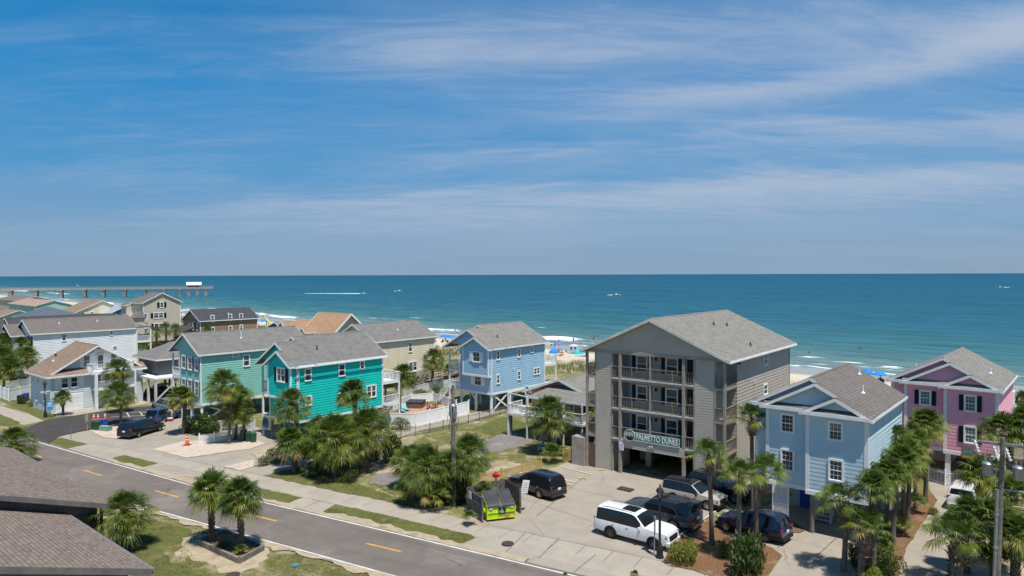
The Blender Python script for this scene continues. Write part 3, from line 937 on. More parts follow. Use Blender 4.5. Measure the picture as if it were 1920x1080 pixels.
# bay lines in the lot
mb = MB()
jl((1052, 876), (1111, 891.5), 0.05); jl((1050, 899), (1080, 906), 0.05)
jl((1270, 1009), (1392, 926), 0.05)
struct('parking_bay_line', mb, M['paintw'], 0.082)
mb = MB()
for p in ((1092, 898), (1128, 882), (1063, 911)):
 c = P(*p)
 for k in range(3):
  mb.obox((c.x + (k - 1) * 0.22, c.y + 0.1 * (k % 2), 0), (0.16, 0.34, 0.001), 0.5)
struct('parking_bay_number', mb, mat('worn_yellow', (0.62, 0.52, 0.12), (0.45, 0.40, 0.2), sc=4), 0.084)
mb = MB()
for p, q in (((208, 783), (300, 779)), ((213, 776), (262, 773.5)), ((262, 773.5), (268, 781)), ((238, 775), (243, 783)), ((262, 774), (300, 774))):
 jl(p, q, 0.06)
struct('street_marking', mb, M['paintw'], 0.084)
# ------------------------------------------------------------------ buildings
COURSE = 0.28
def lap(mb, O, Sd, N, poly, course=COURSE, m=0, depth=0.042):
 """clapboards on a convex outline: O ground point, Sd run direction, N outward normal, poly of (run, height)"""
 zs = [p[1] for p in poly]
 z0, z1 = min(zs), max(zs)
 def ext(z):
  xs = []
  for i, a in enumerate(poly):
   b = poly[(i + 1) % len(poly)]
   if abs(a[1] - b[1]) < 1e-6:
    if abs(a[1] - z) < 1e-3:
     xs += [a[0], b[0]]
    continue
   f = (z - a[1]) / (b[1] - a[1])
   if -1e-6 <= f <= 1 + 1e-6:
    xs.append(a[0] + (b[0] - a[0]) * f)
  return (min(xs), max(xs)) if xs else None
 def pt(s, z, o):
  return (O[0] + Sd[0] * s + N[0] * o, O[1] + Sd[1] * s + N[1] * o, z)
 z = z0
 while z < z1 - 1e-4:
  zt = min(z + course, z1)
  a, b = ext(z + 1e-5), ext(zt - 1e-5)
  if a and b:
   mb.quad(pt(a[0], z, depth), pt(a[1], z, depth), pt(b[1], zt, 0.003), pt(b[0], zt, 0.003), m)
   mb.quad(pt(a[0], z, 0.003), pt(a[1], z, 0.003), pt(a[1], z, depth), pt(a[0], z, depth), m)
  z = zt
class House:
 """local frame: x to the right along the front, y toward the sea, origin at the front right corner on the ground"""
 def __init__(s, name, label, cat, px, z, theta, group=None, siding='white', roof='rgrey', trim='white'):
  o = P(px[0], px[1], z)
  s.o = Vector((o.x, o.y, 0))
  t = R(theta)
  s.ex, s.ey = Vector((math.cos(t), -math.sin(t), 0)), Vector((math.sin(t), math.cos(t), 0))
  s.root = thing(name, label, cat, s.o, -t, group)
  s.W, s.Rf, s.T = MB(), MB(), MB()
  s.sid, s.roofm, s.trim = M[siding], M[roof], M[trim]
  s.theta = t
 def loc(s, p):
  d = Vector((p[0], p[1], 0)) - s.o
  return d.dot(s.ex), d.dot(s.ey)
 def hit(s, px, py, face, at=0.0):
  """where a bearing meets the wall plane 'R' (x = at) or 'F' (y = at): (run, height)"""
  d = _ray(px, py)
  n = s.ex if face == 'R' else s.ey
  a = s.o + n * at
  k = (a - CAMP).dot(n) / d.dot(n)
  q = CAMP + d * k
  lx, ly = s.loc(q)
  return (ly if face == 'R' else lx), q.z
 def frame(s, face, at):
  if face == 'R':
   return (at, 0), (0, 1), (1, 0)
  if face == 'L':
   return (at, 0), (0, 1), (-1, 0)
  if face == 'B':
   return (0, at), (1, 0), (0, 1)
  return (0, at), (1, 0), (0, -1)
 def wallpoly(s, face, at, poly, course=COURSE, mb=None):
  O, Sd, N = s.frame(face, at)
  lap(mb or s.W, O, Sd, N, poly, course, 0, 0.034 if face in 'RL' else 0.014)
 def block(s, x0, x1, y0, y1, z0, z1, course=COURSE, faces='FRLB', under=True, mb=None, rc=0.27, rd=0.040):
  mb = mb or s.W
  for f in faces:
   if f == 'F':
    s.wallpoly('F', y0, [(x0, z0), (x1, z0), (x1, z1), (x0, z1)], course, mb)
   if f == 'B':
    s.wallpoly('B', y1, [(x0, z0), (x1, z0), (x1, z1), (x0, z1)], course * 3, mb)
   if f == 'R':
    lap(mb, (x1, 0), (0, 1), (1, 0), [(y0, z0), (y1, z0), (y1, z1), (y0, z1)], rc, 0, rd)
   if f == 'L':
    s.wallpoly('L', x0, [(y0, z0), (y1, z0), (y1, z1), (y0, z1)], course * 3, mb)
  if under:
   mb.quad((x0, y0, z0), (x0, y1, z0), (x1, y1, z0), (x1, y0, z0))
 def corner(s, x, y, z0, z1, wd=0.13):
  s.T.box(x - wd, x + 0.07, y - 0.035, y + wd, z0, z1)
 def band(s, x0, x1, y0, y1, z0, z1, o=0.045):
  """trim board round the bottom of a raised house"""
  s.T.box(x0 - o, x1 + o, y0 - o, y0 - 0.002, z0, z1)
  s.T.box(x1 + 0.002, x1 + o, y0 - 0.002, y1, z0, z1)
  s.T.box(x0 - o, x0 - 0.002, y0 - 0.002, y1, z0, z1)
 def gable(s, x0, x1, y0, y1, ze, pitch, ov=0.38, of=0.38, ob=0.38, axis='y', th=0.14, wall=True, drop=0.0, fas=0.2, wallb=True, course=COURSE, ovl=None, rx=None):
  """pitched roof with its ridge along y (gable to the front) or along x"""
  def T(a, b, z):
   return (a, b, z) if axis == 'y' else (b, a, z)
  xm = (x0 + x1) / 2
  h = pitch * (x1 - x0) / 2
  zr = ze + h - drop
  ovl = ov if ovl is None else ovl
  ya, yb = y0 - of, y1 + ob
  rf = s.Rf
  for xe, sg, o_ in ((x1, 1, ov), (x0, -1, ovl)):
   xo = xe + sg * o_
   zo = ze - drop - pitch * o_
   a, b, c, d = (xm, ya, zr), (xm, yb, zr), (xo, yb, zo), (xo, ya, zo)
   up = [T(*p) for p in (a, b, c, d)]
   dn = [(p[0], p[1], p[2] - th) for p in up]
   rf.quad(*up)
   rf.quad(*reversed(dn))
   rf.quad(up[2], up[3], dn[3], dn[2])
   rf.quad(up[0], up[3], dn[3], dn[0])
   rf.quad(up[1], up[2], dn[2], dn[1])
   # trim: fascia along the eave and boards up the rakes
   s.T.beam(T(xo + sg * 0.016, ya - 0.015, zo - th / 2 - 0.05), T(xo + sg * 0.016, yb + 0.015, zo - th / 2 - 0.05), 0.03, fas)
   for yy, sy in ((ya, -1), (yb, 1))[:1 if ob < 0 else 2]:
    xe2, ze2 = xo + sg * 0.02, zo
    if rx is not None and sg > 0 and sy < 0:
     xe2, ze2 = rx, zr - pitch * (rx - xm)
    s.T.beam(T(xm, yy + sy * 0.016, zr - th / 2 - 0.06), T(xe2, yy + sy * 0.016, ze2 - th / 2 - 0.06), 0.03, fas)
  # ridge cap
  for sg in (1, -1):
   rf.quad(T(xm, ya, zr + 0.02), T(xm, yb, zr + 0.02), T(xm + sg * 0.16, yb, zr + 0.02 - 0.16 * pitch + 0.008), T(xm + sg * 0.16, ya, zr + 0.02 - 0.16 * pitch + 0.008))
  if wall:
   tri = [(x0, ze - 0.02), (x1, ze - 0.02), (xm, zr - th - 0.02)]
   if axis == 'y':
    s.wallpoly('F', y0, tri, course)
    if wallb:
     s.wallpoly('B', y1, tri, course * 2)
   else:
    s.wallpoly('R', y1, tri, course)
    if wallb:
     s.wallpoly('L', y0, tri, course * 2)
  return zr
 def hip(s, x0, x1, y0, y1, ze, pitch, ov=0.4, th=0.14, fas=0.2):
  a0, a1, b0, b1 = x0 - ov, x1 + ov, y0 - ov, y1 + ov
  wx, wy = a1 - a0, b1 - b0
  zo = ze - pitch * ov
  k = min(wx, wy) / 2
  zr = zo + pitch * k
  if wx >= wy:
   r0, r1 = (a0 + k, (b0 + b1) / 2, zr), (a1 - k, (b0 + b1) / 2, zr)
  else:
   r0, r1 = ((a0 + a1) / 2, b0 + k, zr), ((a0 + a1) / 2, b1 - k, zr)
  c = [(a0, b0, zo), (a1, b0, zo), (a1, b1, zo), (a0, b1, zo)]
  rf = s.Rf
  if wx >= wy:
   rf.poly([c[0], c[1], r1, r0]); rf.poly([c[2], c[3], r0, r1]); rf.poly([c[1], c[2], r1]); rf.poly([c[3], c[0], r0])
  else:
   rf.poly([c[0], c[1], r0]); rf.poly([c[1], c[2], r1, r0]); rf.poly([c[2], c[3], r1]); rf.poly([c[3], c[0], r0, r1])
  rf.poly([(p[0], p[1], p[2] - 0.02) for p in reversed(c)])
  for i in range(4):
   p, q = c[i], c[(i + 1) % 4]
   s.T.beam((p[0], p[1], zo - fas / 2), (q[0], q[1], zo - fas / 2), 0.04, fas)
  return zr
 def finish(s, roof_name='roof'):
  if s.W.f:
   s.wall = s.W.build('wall', s.sid, s.root)
  if s.Rf.f:
   s.roof = s.Rf.build(roof_name, s.roofm, s.root)
  if s.T.f:
   s.trimo = s.T.build('trim', s.trim, s.root)
 def window(s, face, at, c, w, h, cols=2, rows=2, shutters=None, pane='glass', cas=0.10, twin=False, sh_w=None, frame=None):
  """c = (run, height) of the middle"""
  O, Sd, N = s.frame(face, at)
  def bx(mb, s0, s1, z0, z1, d0, d1):
   ps = []
   for zz in (z0, z1):
    for ss, dd in ((s0, d0), (s1, d0), (s1, d1), (s0, d1)):
     ps.append((O[0] + Sd[0] * ss + N[0] * dd, O[1] + Sd[1] * ss + N[1] * dd, zz))
   mb.add(ps, ((3, 2, 1, 0), (4, 5, 6, 7), (0, 1, 5, 4), (1, 2, 6, 5), (2, 3, 7, 6), (3, 0, 4, 7)))
  x0, x1, z0, z1 = c[0] - w / 2, c[0] + w / 2, c[1] - h / 2, c[1] + h / 2
  f = MB()
  bx(f, x0 - cas, x0, z0 - cas, z1 + cas, -0.02, 0.085)
  bx(f, x1, x1 + cas, z0 - cas, z1 + cas, -0.02, 0.085)
  bx(f, x0, x1, z1, z1 + cas * 1.3, -0.02, 0.095)
  bx(f, x0 - 0.04, x1 + 0.04, z0 - cas, z0, -0.02, 0.12)
  t = 0.018
  units = [(x0, x1)] if not twin else [(x0, c[0] - 0.05), (c[0] + 0.05, x1)]
  if twin:
   bx(f, c[0] - 0.05, c[0] + 0.05, z0, z1, -0.02, 0.08)
  for a, b in units:
   bx(f, a, b, c[1] - 0.03, c[1] + 0.03, 0.0, 0.065)
   bx(f, a, a + 0.04, z0, z1, 0, 0.06); bx(f, b - 0.04, b, z0, z1, 0, 0.06)
   bx(f, a + 0.04, b - 0.04, z1 - 0.04, z1, 0, 0.06); bx(f, a + 0.04, b - 0.04, z0, z0 + 0.04, 0, 0.06)
   for i in range(1, cols):
    xx = a + (b - a) * i / cols
    bx(f, xx - t / 2, xx + t / 2, z0 + 0.04, z1 - 0.04, 0.0, 0.053)
   for i in range(1, rows * 2):
    if i == rows:
     continue
    zz = z0 + h * i / (rows * 2)
    bx(f, a + 0.04, b - 0.04, zz - t / 2, zz + t / 2, 0.0, 0.052)
  fo = f.build('window', frame or M['white'], s.root)
  p = MB()
  pt = lambda ss, zz, d: (O[0] + Sd[0] * ss + N[0] * d, O[1] + Sd[1] * ss + N[1] * d, zz)
  p.quad(pt(x0, z0, 0.042), pt(x1, z0, 0.042), pt(x1, c[1], 0.042), pt(x0, c[1], 0.042), 0)
  p.quad(pt(x0, c[1], 0.042), pt(x1, c[1], 0.042), pt(x1, z1, 0.042), pt(x0, z1, 0.042), 1)
  p.build('pane', [M[pane], M['glassl'] if pane == 'glass' and rnd.random() < 0.45 else M[pane]], fo)
  if shutters:
   sw = sh_w or min(0.42, w * 0.45)
   for sg in (-1, 1):
    q = MB()
    a = x0 - cas - 0.02 - sw if sg < 0 else x1 + cas + 0.02
    bx(q, a, a + sw, z0 - 0.04, z1 + 0.06, 0.0, 0.075)
    for k in range(int(h / 0.16)):
     zz = z0 + 0.06 + k * 0.16
     bx(q, a + 0.05, a + sw - 0.05, zz, zz + 0.09, 0.07, 0.088)
    q.build('shutter', M[shutters], fo)
  return fo
 def winpx(s, face, at, box, **kw):
  """window given by the bearings of its glass: left, top, right, bottom"""
  xl, yt, xr, yb = box
  ym, xm = (yt + yb) / 2, (xl + xr) / 2
  a, _ = s.hit(xl, ym, face, at)
  b, _ = s.hit(xr, ym, face, at)
  m_, zt = s.hit(xm, yt, face, at)
  _, zb = s.hit(xm, yb, face, at)
  return s.window(face, at, ((a + b) / 2, (zt + zb) / 2), abs(b - a), zt - zb, **kw)
 def post(s, x, y, z0, z1, w=0.2, m='white', name='post', rnd_=False):
  mb = MB()
  if rnd_:
   mb.tube([(x, y, z0), (x, y, z1)], w / 2, 10)
  else:
   mb.box(x - w / 2, x + w / 2, y - w / 2, y + w / 2, z0, z1)
  return mb.build(name, M[m], s.root)
 def brace(s, p, q, w=0.14, m='offwhite'):
  mb = MB()
  mb.beam(p, q, 0.05, w)
  return mb.build('brace', M[m], s.root)
 def rail(s, pts, z, h=1.0, m='white', sp=0.135, pw=0.09, posts=True, bal=0.032):
  mb = MB()
  railing(mb, pts, z, h, sp, pw, posts, bal)
  return mb.build('railing', M[m], s.root)
 def slab(s, x0, x1, y0, y1, z0, z1, m='white', name='deck'):
  mb = MB()
  mb.box(x0, x1, y0, y1, z0, z1)
  return mb.build(name, M[m], s.root)
 def vent(s, x, y, z, h=0.45, m='white', r=0.05):
  mb = MB()
  mb.tube([(x, y, z - 0.3), (x, y, z + h)], r, 8)
  mb.lathe([(0.16, 0.0), (0.09, 0.07), (r, 0.1)], 10, (x, y, z))
  return mb.build('vent_pipe', M[m], s.root, smooth=False)
 def stairs(s, p, q, w, n, m='wood', rail_=True):
  """flight from foot p to head q"""
  mb = MB()
  p, q = Vector(p), Vector(q)
  d = Vector((q.x - p.x, q.y - p.y, 0))
  run = d.length
  d.normalize()
  nrm = Vector((-d.y, d.x, 0))
  rz = math.atan2(d.y, d.x)
  for i in range(n):
   f = (i + 0.5) / n
   c = p.lerp(q, f)
   mb.obox((c.x, c.y, p.z + (q.z - p.z) * (i + 1) / n - 0.02), (run / n + 0.03, w, 0.045), rz)
  for sg in (-1, 1):
   o = nrm * (sg * w / 2)
   mb.beam(p + o, q + o, 0.05, 0.28)
   if rail_:
    mb.beam(p + o + Vector((0, 0, 0.9)), q + o + Vector((0, 0, 0.9)), 0.06, 0.08)
    k = int(run / 0.25) + 2
    for i in range(k + 1):
     c = p.lerp(q, i / k) + o
     mb.box(c.x - 0.02, c.x + 0.02, c.y - 0.02, c.y + 0.02, c.z, c.z + 0.9)
  return mb.build('stairs', M[m], s.root)
def railing(mb, pts, z, h=1.0, sp=0.135, pw=0.09, posts=True, bal=0.032):
 for a, b in zip(pts, pts[1:]):
  a, b = Vector((a[0], a[1], 0)), Vector((b[0], b[1], 0))
  L = (b - a).length
  d = (b - a).normalized()
  rz = math.atan2(d.y, d.x)
  c = (a + b) / 2
  mb.obox((c.x, c.y, z + h), (L, 0.10, 0.05), rz)
  mb.obox((c.x, c.y, z + 0.12), (L, 0.05, 0.06), rz)
  n = max(1, int(L / sp))
  for i in range(1, n):
   q = a + d * (L * i / n)
   mb.obox((q.x, q.y, z + (h + 0.12) / 2), (bal, bal, h - 0.15), rz)
  if posts:
   k = max(1, round(L / 1.9))
   for i in range(k + 1):
    q = a + d * (L * i / k)
    mb.obox((q.x, q.y, z + h / 2 + 0.03), (pw, pw, h + 0.06), rz)
# ---------- the teal house on stilts
h = House('stilt_house', 'bright teal house on stilts with grey gable roof, behind the palm cluster', 'house', (544, 691), 8.05, 39, siding='teal', roof='rgrey')
W, L = 6.4, 12.05
zu, ze = 2.45, 8.48
xl, _ = h.hit(494, 700, 'F', 0.75)
xb, _ = h.hit(503, 700, 'F', 0.0)
h.block(-5.05, 0, 0.75, L, zu, ze)
# projecting upper bay
h.block(-4.15, 0, 0.0, 0.75, 4.9, ze)
h.band(-4.15, 0, 0.0, 0.75, 4.72, 4.95)
h.band(-5.05, 0, 0.75, L, zu - 0.16, zu + 0.08)
PT = 0.62
h.gable(-7.9, 0, 3.0, L, ze, PT, of=0.3, ob=0.45, ov=0.3, rx=-3.3)
h.gable(-6.6, 0, 0.75, 3.0, ze, PT, of=0.42, ob=-0.02, ov=0.3, ovl=0.7, drop=0.015, wallb=False, rx=-2.07)
h.gable(-4.15, 0, 0.0, 0.75, ze, PT, of=0.32, ob=-0.02, ov=0.3, drop=0.03, wallb=False)
for x, y, z0 in ((0, 0.0, 4.95), (-4.15 + 0.1, 0.0, 4.95), (0, L - 0.1, zu + 0.08), (-5.05 + 0.1, 0.75, zu + 0.08), (0, 0.75, zu + 0.08)):
 h.corner(x, y, z0, ze - 0.1)
h.T.tube([(0.09, 0.95, ze - 0.3), (0.09, 0.95, zu)], 0.045, 8)
h.T.beam((0.47, 0.3, ze - 0.42), (0.47, L + 0.4, ze - 0.42), 0.10, 0.10)
h.finish()
h.winpx('F', 0.0, (520.5, 691, 534.5, 715), cols=2, rows=1, twin=True, shutters='navy')
for b in ((572, 692, 582.5, 713), (635.5, 683, 645.5, 704), (675.5, 678, 682, 691.5), (635.5, 738, 645.5, 755), (573, 744, 583, 759)):
 h.winpx('R', 0.0, b, cols=1, rows=1)
h.winpx('R', 0.0, (688, 723.5, 704, 744), cols=1, rows=1, twin=True)
for y in (0.95, 4.6, 8.2, L - 0.2):
 for x in (-4.85, -2.5, -0.2):
  h.post(x, y, 0, zu, 0.24, 'pile')
for y in (0.9, 8.4):
 h.brace((-0.05, y, 0.3), (-0.05, y + 3.4, zu - 0.1), m='wood')
h.brace((-4.9, 0.9, 0.5), (-2.6, 0.9, zu - 0.1), m='wood')
# porch on the left and the two decks behind
h.slab(-6.9, -5.05, 1.0, 4.4, 4.75, 4.95)
h.slab(-6.9, -5.05, 1.0, 4.4, 2.3, 2.5, 'offwhite')
h.rail([(-5.1, 1.05), (-6.85, 1.05), (-6.85, 4.4)], 4.95)
for y in (1.05, 4.35):
 h.post(-6.85, y, 0, 7.7, 0.18, 'white')
h.slab(-5.05, 0.0, L, L + 2.6, 4.85, 5.1)
h.slab(-5.05, 0.0, L, L + 2.6, 2.25, 2.5)
h.rail([(0, L + 0.05), (0, L + 2.6), (-5.0, L + 2.6)], 5.1)
h.rail([(0, L + 0.05), (0, L + 2.6), (-5.0, L + 2.6)], 2.5)
for x in (-0.06, -2.5, -4.9):
 h.post(x, L + 2.55, 0, 4.85, 0.18, 'wood' if x < -1 else 'white')
h.stairs((0.8, L - 3.4, 0.0), (0.72, L + 0.3, 2.45), 1.1, 12, 'wood', False)
for y_, z_ in ((6.2, 5.0),):
 mb = MB()
 mb.box(0.0, 0.16, y_ - 0.06, y_ + 0.06, z_ - 0.16, z_ + 0.16)
 mb.build('wall_lamp', M['white'], h.root)
h.vent(-1.7, 4.4, ze + 1.7 * PT, 0.4, 'rust', 0.07)
# oval name board hung under the porch, lettering too small to read in the photograph
c0 = Vector((-5.95, 0.9, 1.75))
sg = MB()
sg.box(-6.75, -5.15, 0.82, 0.90, 0.85, 2.25)
so_ = sg.build('sign', M['signw'], h.root)
mb = MB()
mb.lathe([(0.60, 0.0), (0.60, 0.03), (0.0, 0.035)], 28)
e1 = mb.build('emblem', mat('emblem_blue', (0.03, 0.10, 0.20), (0.05, 0.30, 0.36), sc=3.5), so_)
e1.location = (-5.95, 0.82, 1.55); e1.rotation_euler = (R(90), 0, 0)
mb = MB()
mb.lathe([(0.62, 0.0), (0.62, 0.02), (0.54, 0.02), (0.54, 0.0)], 28)
e2 = mb.build('emblem_rim', mat('emblem_rim', (0.45, 0.20, 0.22), (0.30, 0.34, 0.42), sc=5), so_)
e2.location = (-5.95, 0.80, 1.55); e2.rotation_euler = (R(90), 0, 0)
TEAL = h
# ---------- the light blue house on stilts near the beach
h = House('stilt_house', 'sky-blue two-storey beach house on white stilts with cross braces, behind the white pool fence', 'house', (915, 657), 8.05, 40, siding='ltblue', roof='rtan')
W, L = 8.1, 11.65
zu, ze = 2.5, 8.45
PT = 0.55
h.block(-5.6, 0, 0.6, L, zu, ze)
h.block(-4.4, 0, 0.0, 0.6, 4.75, ze)
h.band(-4.4, 0, 0.0, 0.6, 4.6, 4.85)
h.band(-5.6, 0, 0.6, L, zu - 0.18, zu + 0.1)
h.gable(-8.9, 0, 3.2, L, ze, PT, of=0.3, ob=0.45, rx=-3.8)
h.gable(-7.6, 0, 0.6, 3.2, ze, PT, of=0.42, ob=-0.02, ovl=0.7, drop=0.015, wallb=False, rx=-2.2)
h.gable(-4.4, 0, 0.0, 0.6, ze, PT, of=0.34, ob=-0.02, drop=0.03, wallb=False)
for x, y, z0 in ((0, 0.0, 4.85), (-4.3, 0.0, 4.85), (0, L - 0.1, zu), (-5.5, 0.6, zu), (0, 0.6, zu)):
 h.corner(x, y, z0, ze - 0.1)
h.finish()
h.winpx('F', 0.0, (887.5, 660, 899.5, 678), cols=2, rows=1, shutters='white', sh_w=0.5)
h.winpx('F', 0.6, (890.5, 705, 902.5, 721.5), cols=2, rows=1, shutters='white', sh_w=0.5)
for b in ((931, 659, 936, 674), (970.5, 654.5, 975, 669), (994.5, 650, 998.5, 660), (931, 703.5, 936, 718.5), (970.5, 697, 975, 711)):
 h.winpx('R', 0.0, b, cols=1, rows=1)
h.winpx('R', 0.0, (1001, 690.5, 1011, 701), cols=1, rows=1, twin=True)
for y in (0.8, 4.4, 8.0, L - 0.2):
 for x in (-5.4, -2.8, -0.18):
  h.post(x, y, 0, zu, 0.26, 'white')
for (a, b) in (((-0.1, 0.9, 0.2), (-0.1, 4.2, zu - 0.1)), ((-0.1, 4.2, 0.2), (-0.1, 0.9, zu - 0.1)), ((-5.3, 0.8, 1.4), (-4.2, 0.8, zu)), ((-2.8, 0.75, 1.4), (-3.8, 0.75, zu))):
 h.brace(a, b, 0.2, 'white')
h.slab(-7.8, -5.6, 0.9, 5.0, 4.75, 5.0)
h.rail([(-5.65, 0.95), (-7.75, 0.95), (-7.75, 5.0)], 5.0)
h.slab(-7.8, -5.6, 0.9, 5.0, 2.3, 2.5)
h.rail([(-5.65, 0.95), (-7.75, 0.95), (-7.75, 5.0)], 2.5)
for y in (0.95, 4.9):
 h.post(-7.75, y, 0, 7.7, 0.18, 'white')
h.stairs((-10.4, 1.6, 0.0), (-7.8, 1.6, 2.45), 1.1, 11, 'white')
h.slab(-5.6, 0.0, L, L + 2.7, 4.8, 5.05)
h.rail([(0, L + 0.05), (0, L + 2.7), (-5.5, L + 2.7)], 5.05)
for x in (-0.06, -2.8, -5.5):
 h.post(x, L + 2.62, 0, 4.8, 0.18, 'white')
h.slab(-5.6, 0.0, L, L + 2.7, 2.2, 2.45, 'offwhite')
mb = MB()
mb.box(0.0, 0.14, 4.9, 5.0, 5.1, 5.4)
mb.build('wall_lamp', M['white'], h.root)
h.vent(-1.6, 3.6, ze + 1.6 * PT, 0.4, 'rust', 0.07)
# ---------- the mint green house on stilts
h = House('stilt_house', 'mint green beach house on stilts with grey-shuttered front windows, left of the bright teal house', 'house', (375, 668), 8.05, 40, siding='mint', roof='rgrey')
W, L = 7.4, 14.5
zu, ze = 2.35, 8.45
h.block(-5.3, 0, 0, L, zu, ze)
h.band(-5.3, 0, 0, L, zu - 0.18, zu + 0.1)
h.gable(-7.4, 0, 0, L, ze, 0.58, of=0.35, ob=0.4, ov=0.30)
h.corner(0, 0, zu, ze - 0.05); h.corner(-5.2, 0, zu, ze - 0.05); h.corner(0, L - 0.1, zu, ze)
h.finish()
for b in ((342, 668, 348.5, 690), (353.5, 670, 360, 692.5), (366.5, 672.5, 372.5, 694.5), (342, 711, 348.5, 733), (353.5, 713, 360, 737), (366.5, 716, 372.5, 741)):
 h.winpx('F', 0.0, b, cols=1, rows=1, shutters='sgrey', sh_w=0.3, pane='glassl')
h.winpx('R', 0.0, (456.5, 666, 467, 686), cols=1, rows=1)
h.winpx('R', 0.0, (436, 664, 447, 668.5), cols=1, rows=1, pane='glass')
for y in (0.2, 4.8, 9.6, L - 0.2):
 for x in (-7.2, -5.1, -2.6, -0.2):
  h.post(x, y, 0, zu, 0.26, 'white' if y < 1 else 'pile')
for a, b in (((-0.1, 0.3, 0.3), (-0.1, 4.6, zu - 0.1)), ((-0.1, 4.7, 0.3), (-0.1, 0.4, zu - 0.1))):
 h.brace(a, b, 0.18, 'wood')
h.slab(-7.3, -5.3, 0.0, 6.0, 4.95, 5.2); h.slab(-7.3, -5.3, 0.0, 6.0, 2.2, 2.4)
h.rail([(-5.35, 0.05), (-7.25, 0.05), (-7.25, 6.0)], 5.2); h.rail([(-5.35, 0.05), (-7.25, 0.05), (-7.25, 6.0)], 2.4)
h.post(-7.25, 0.08, 2.4, 7.9, 0.18, 'white'); h.post(-7.25, 5.9, 2.4, 7.9, 0.18, 'white')
mb = MB()
mb.box(-6.9, -6.2, 0.6, 0.65, 6.2, 7.4)
mb.build('hanging_towel', M['yellowp'], h.root)
h.vent(-2.0, 6.2, ze + 2.0 * 0.58, 0.9, 'white')
# ---------- the pale blue house at the right and its pink twin
def twin(px, theta, name, label, sid, roof, sh, bays, ze=8.05, zu=2.85):
 h = House('stilt_house', label, 'house', px, 8.0, theta, siding=sid, roof=roof)
 xa, _ = h.hit(bays[0], px[1], 'F', 1.3)
 xb, _ = h.hit(bays[1], px[1] - 15, 'F', 0.65)
 xc, _ = h.hit(bays[2], px[1] - 10, 'F', 0.0)
 h.xs = (xa, xb, xc)
 return h
def twin_body(h, L, PTc, ze, zu, ovs=0.36):
 xa, xb, xc = h.xs
 ze += 0.38
 h.block(xa, 0, 1.3, L, zu, ze, rc=0.30, rd=0.06)
 h.block(xb, 0, 0.65, 1.3, zu, ze, rc=0.30, rd=0.06)
 h.block(xc, 0, 0.0, 0.65, zu, ze, rc=0.30, rd=0.06)
 h.gable(xa, 0, 1.3, L, ze, PTc, of=0.4, ob=0.4, ov=ovs, fas=0.19, rx=xb / 2)
 h.gable(xb, 0, 0.65, 1.3, ze, PTc, of=0.36, ob=-0.02, ov=ovs, drop=0.014, wallb=False, fas=0.19, rx=xc / 2)
 h.gable(xc, 0, 0.0, 0.65, ze, PTc, of=0.36, ob=-0.02, ov=ovs, drop=0.028, wallb=False, fas=0.19)
 # pent eaves across the foot of each gable
 for x0, y in ((xa, 1.3), (xb, 0.65), (xc, 0.0)):
  x1 = 0.0
  h.Rf.quad((x0 - 0.2, y - 0.42, ze - 0.12), (x1 + 0.2, y - 0.42, ze - 0.12), (x1 + 0.2, y - 0.01, ze + 0.12), (x0 - 0.2, y - 0.01, ze + 0.12))
  h.T.box(x0 - 0.22, x1 + 0.25, y - 0.45, y - 0.41, ze - 0.34, ze - 0.10)
  h.T.box(x0 - 0.2, x1 + 0.2, y - 0.41, y - 0.03, ze - 0.32, ze - 0.29)
 for x0, y in ((xa, 1.3), (xb, 0.65), (xc, 0.0)):
  h.corner(x0 + 0.1, y, zu, ze - 0.3, 0.16)
  h.T.box(x0 - 0.05, 0.05, y - 0.05, y - 0.003, zu - 0.18, zu + 0.12)
 h.T.box(-0.16, 0.085, -0.036, 0.15, zu, ze - 0.3)
 h.T.box(0.003, 0.09, -0.003, L, zu - 0.18, zu + 0.12)
 h.T.box(-0.1, 0.085, L - 0.12, L + 0.03, zu, ze - 0.3)
h = twin((1626, 792), 40, 'stilt_house', 'pale blue house raised over a carport, right of the grey apartment block', 'blue2', 'rbrowngrey', None, (1418, 1438, 1512.5))
twin_body(h, 10.4, 0.53, 8.05, 2.85)
h.finish()
h.winpx('F', 0.65, (1466, 778, 1488, 809), cols=3, rows=2); h.winpx('F', 0.65, (1466.5, 845, 1487.5, 881), cols=3, rows=2)
h.winpx('F', 0.0, (1555.5, 793, 1578.5, 824), cols=3, rows=2); h.winpx('F', 0.0, (1556, 864, 1579, 900), cols=3, rows=2)
for x, y in ((h.xs[2] + 0.3, 0.3), (-0.25, 0.3), (h.xs[1] + 0.2, 4.5), (-0.25, 4.5), (h.xs[2] + 0.3, 4.5), (-0.25, 10.3), (h.xs[1] + 0.2, 10.3), (h.xs[0] + 0.2, 10.3), (h.xs[0] + 0.2, 1.5)):
 h.post(x, y, 0, 2.85, 0.3, 'pile', rnd_=True)
h.vent(-1.3, 4.6, 8.43 + 1.3 * 0.53, 0.55, 'white')
h.vent(-2.6, 9.2, 8.43 + 2.6 * 0.53, 0.4, 'white', 0.04)
BLUE = h
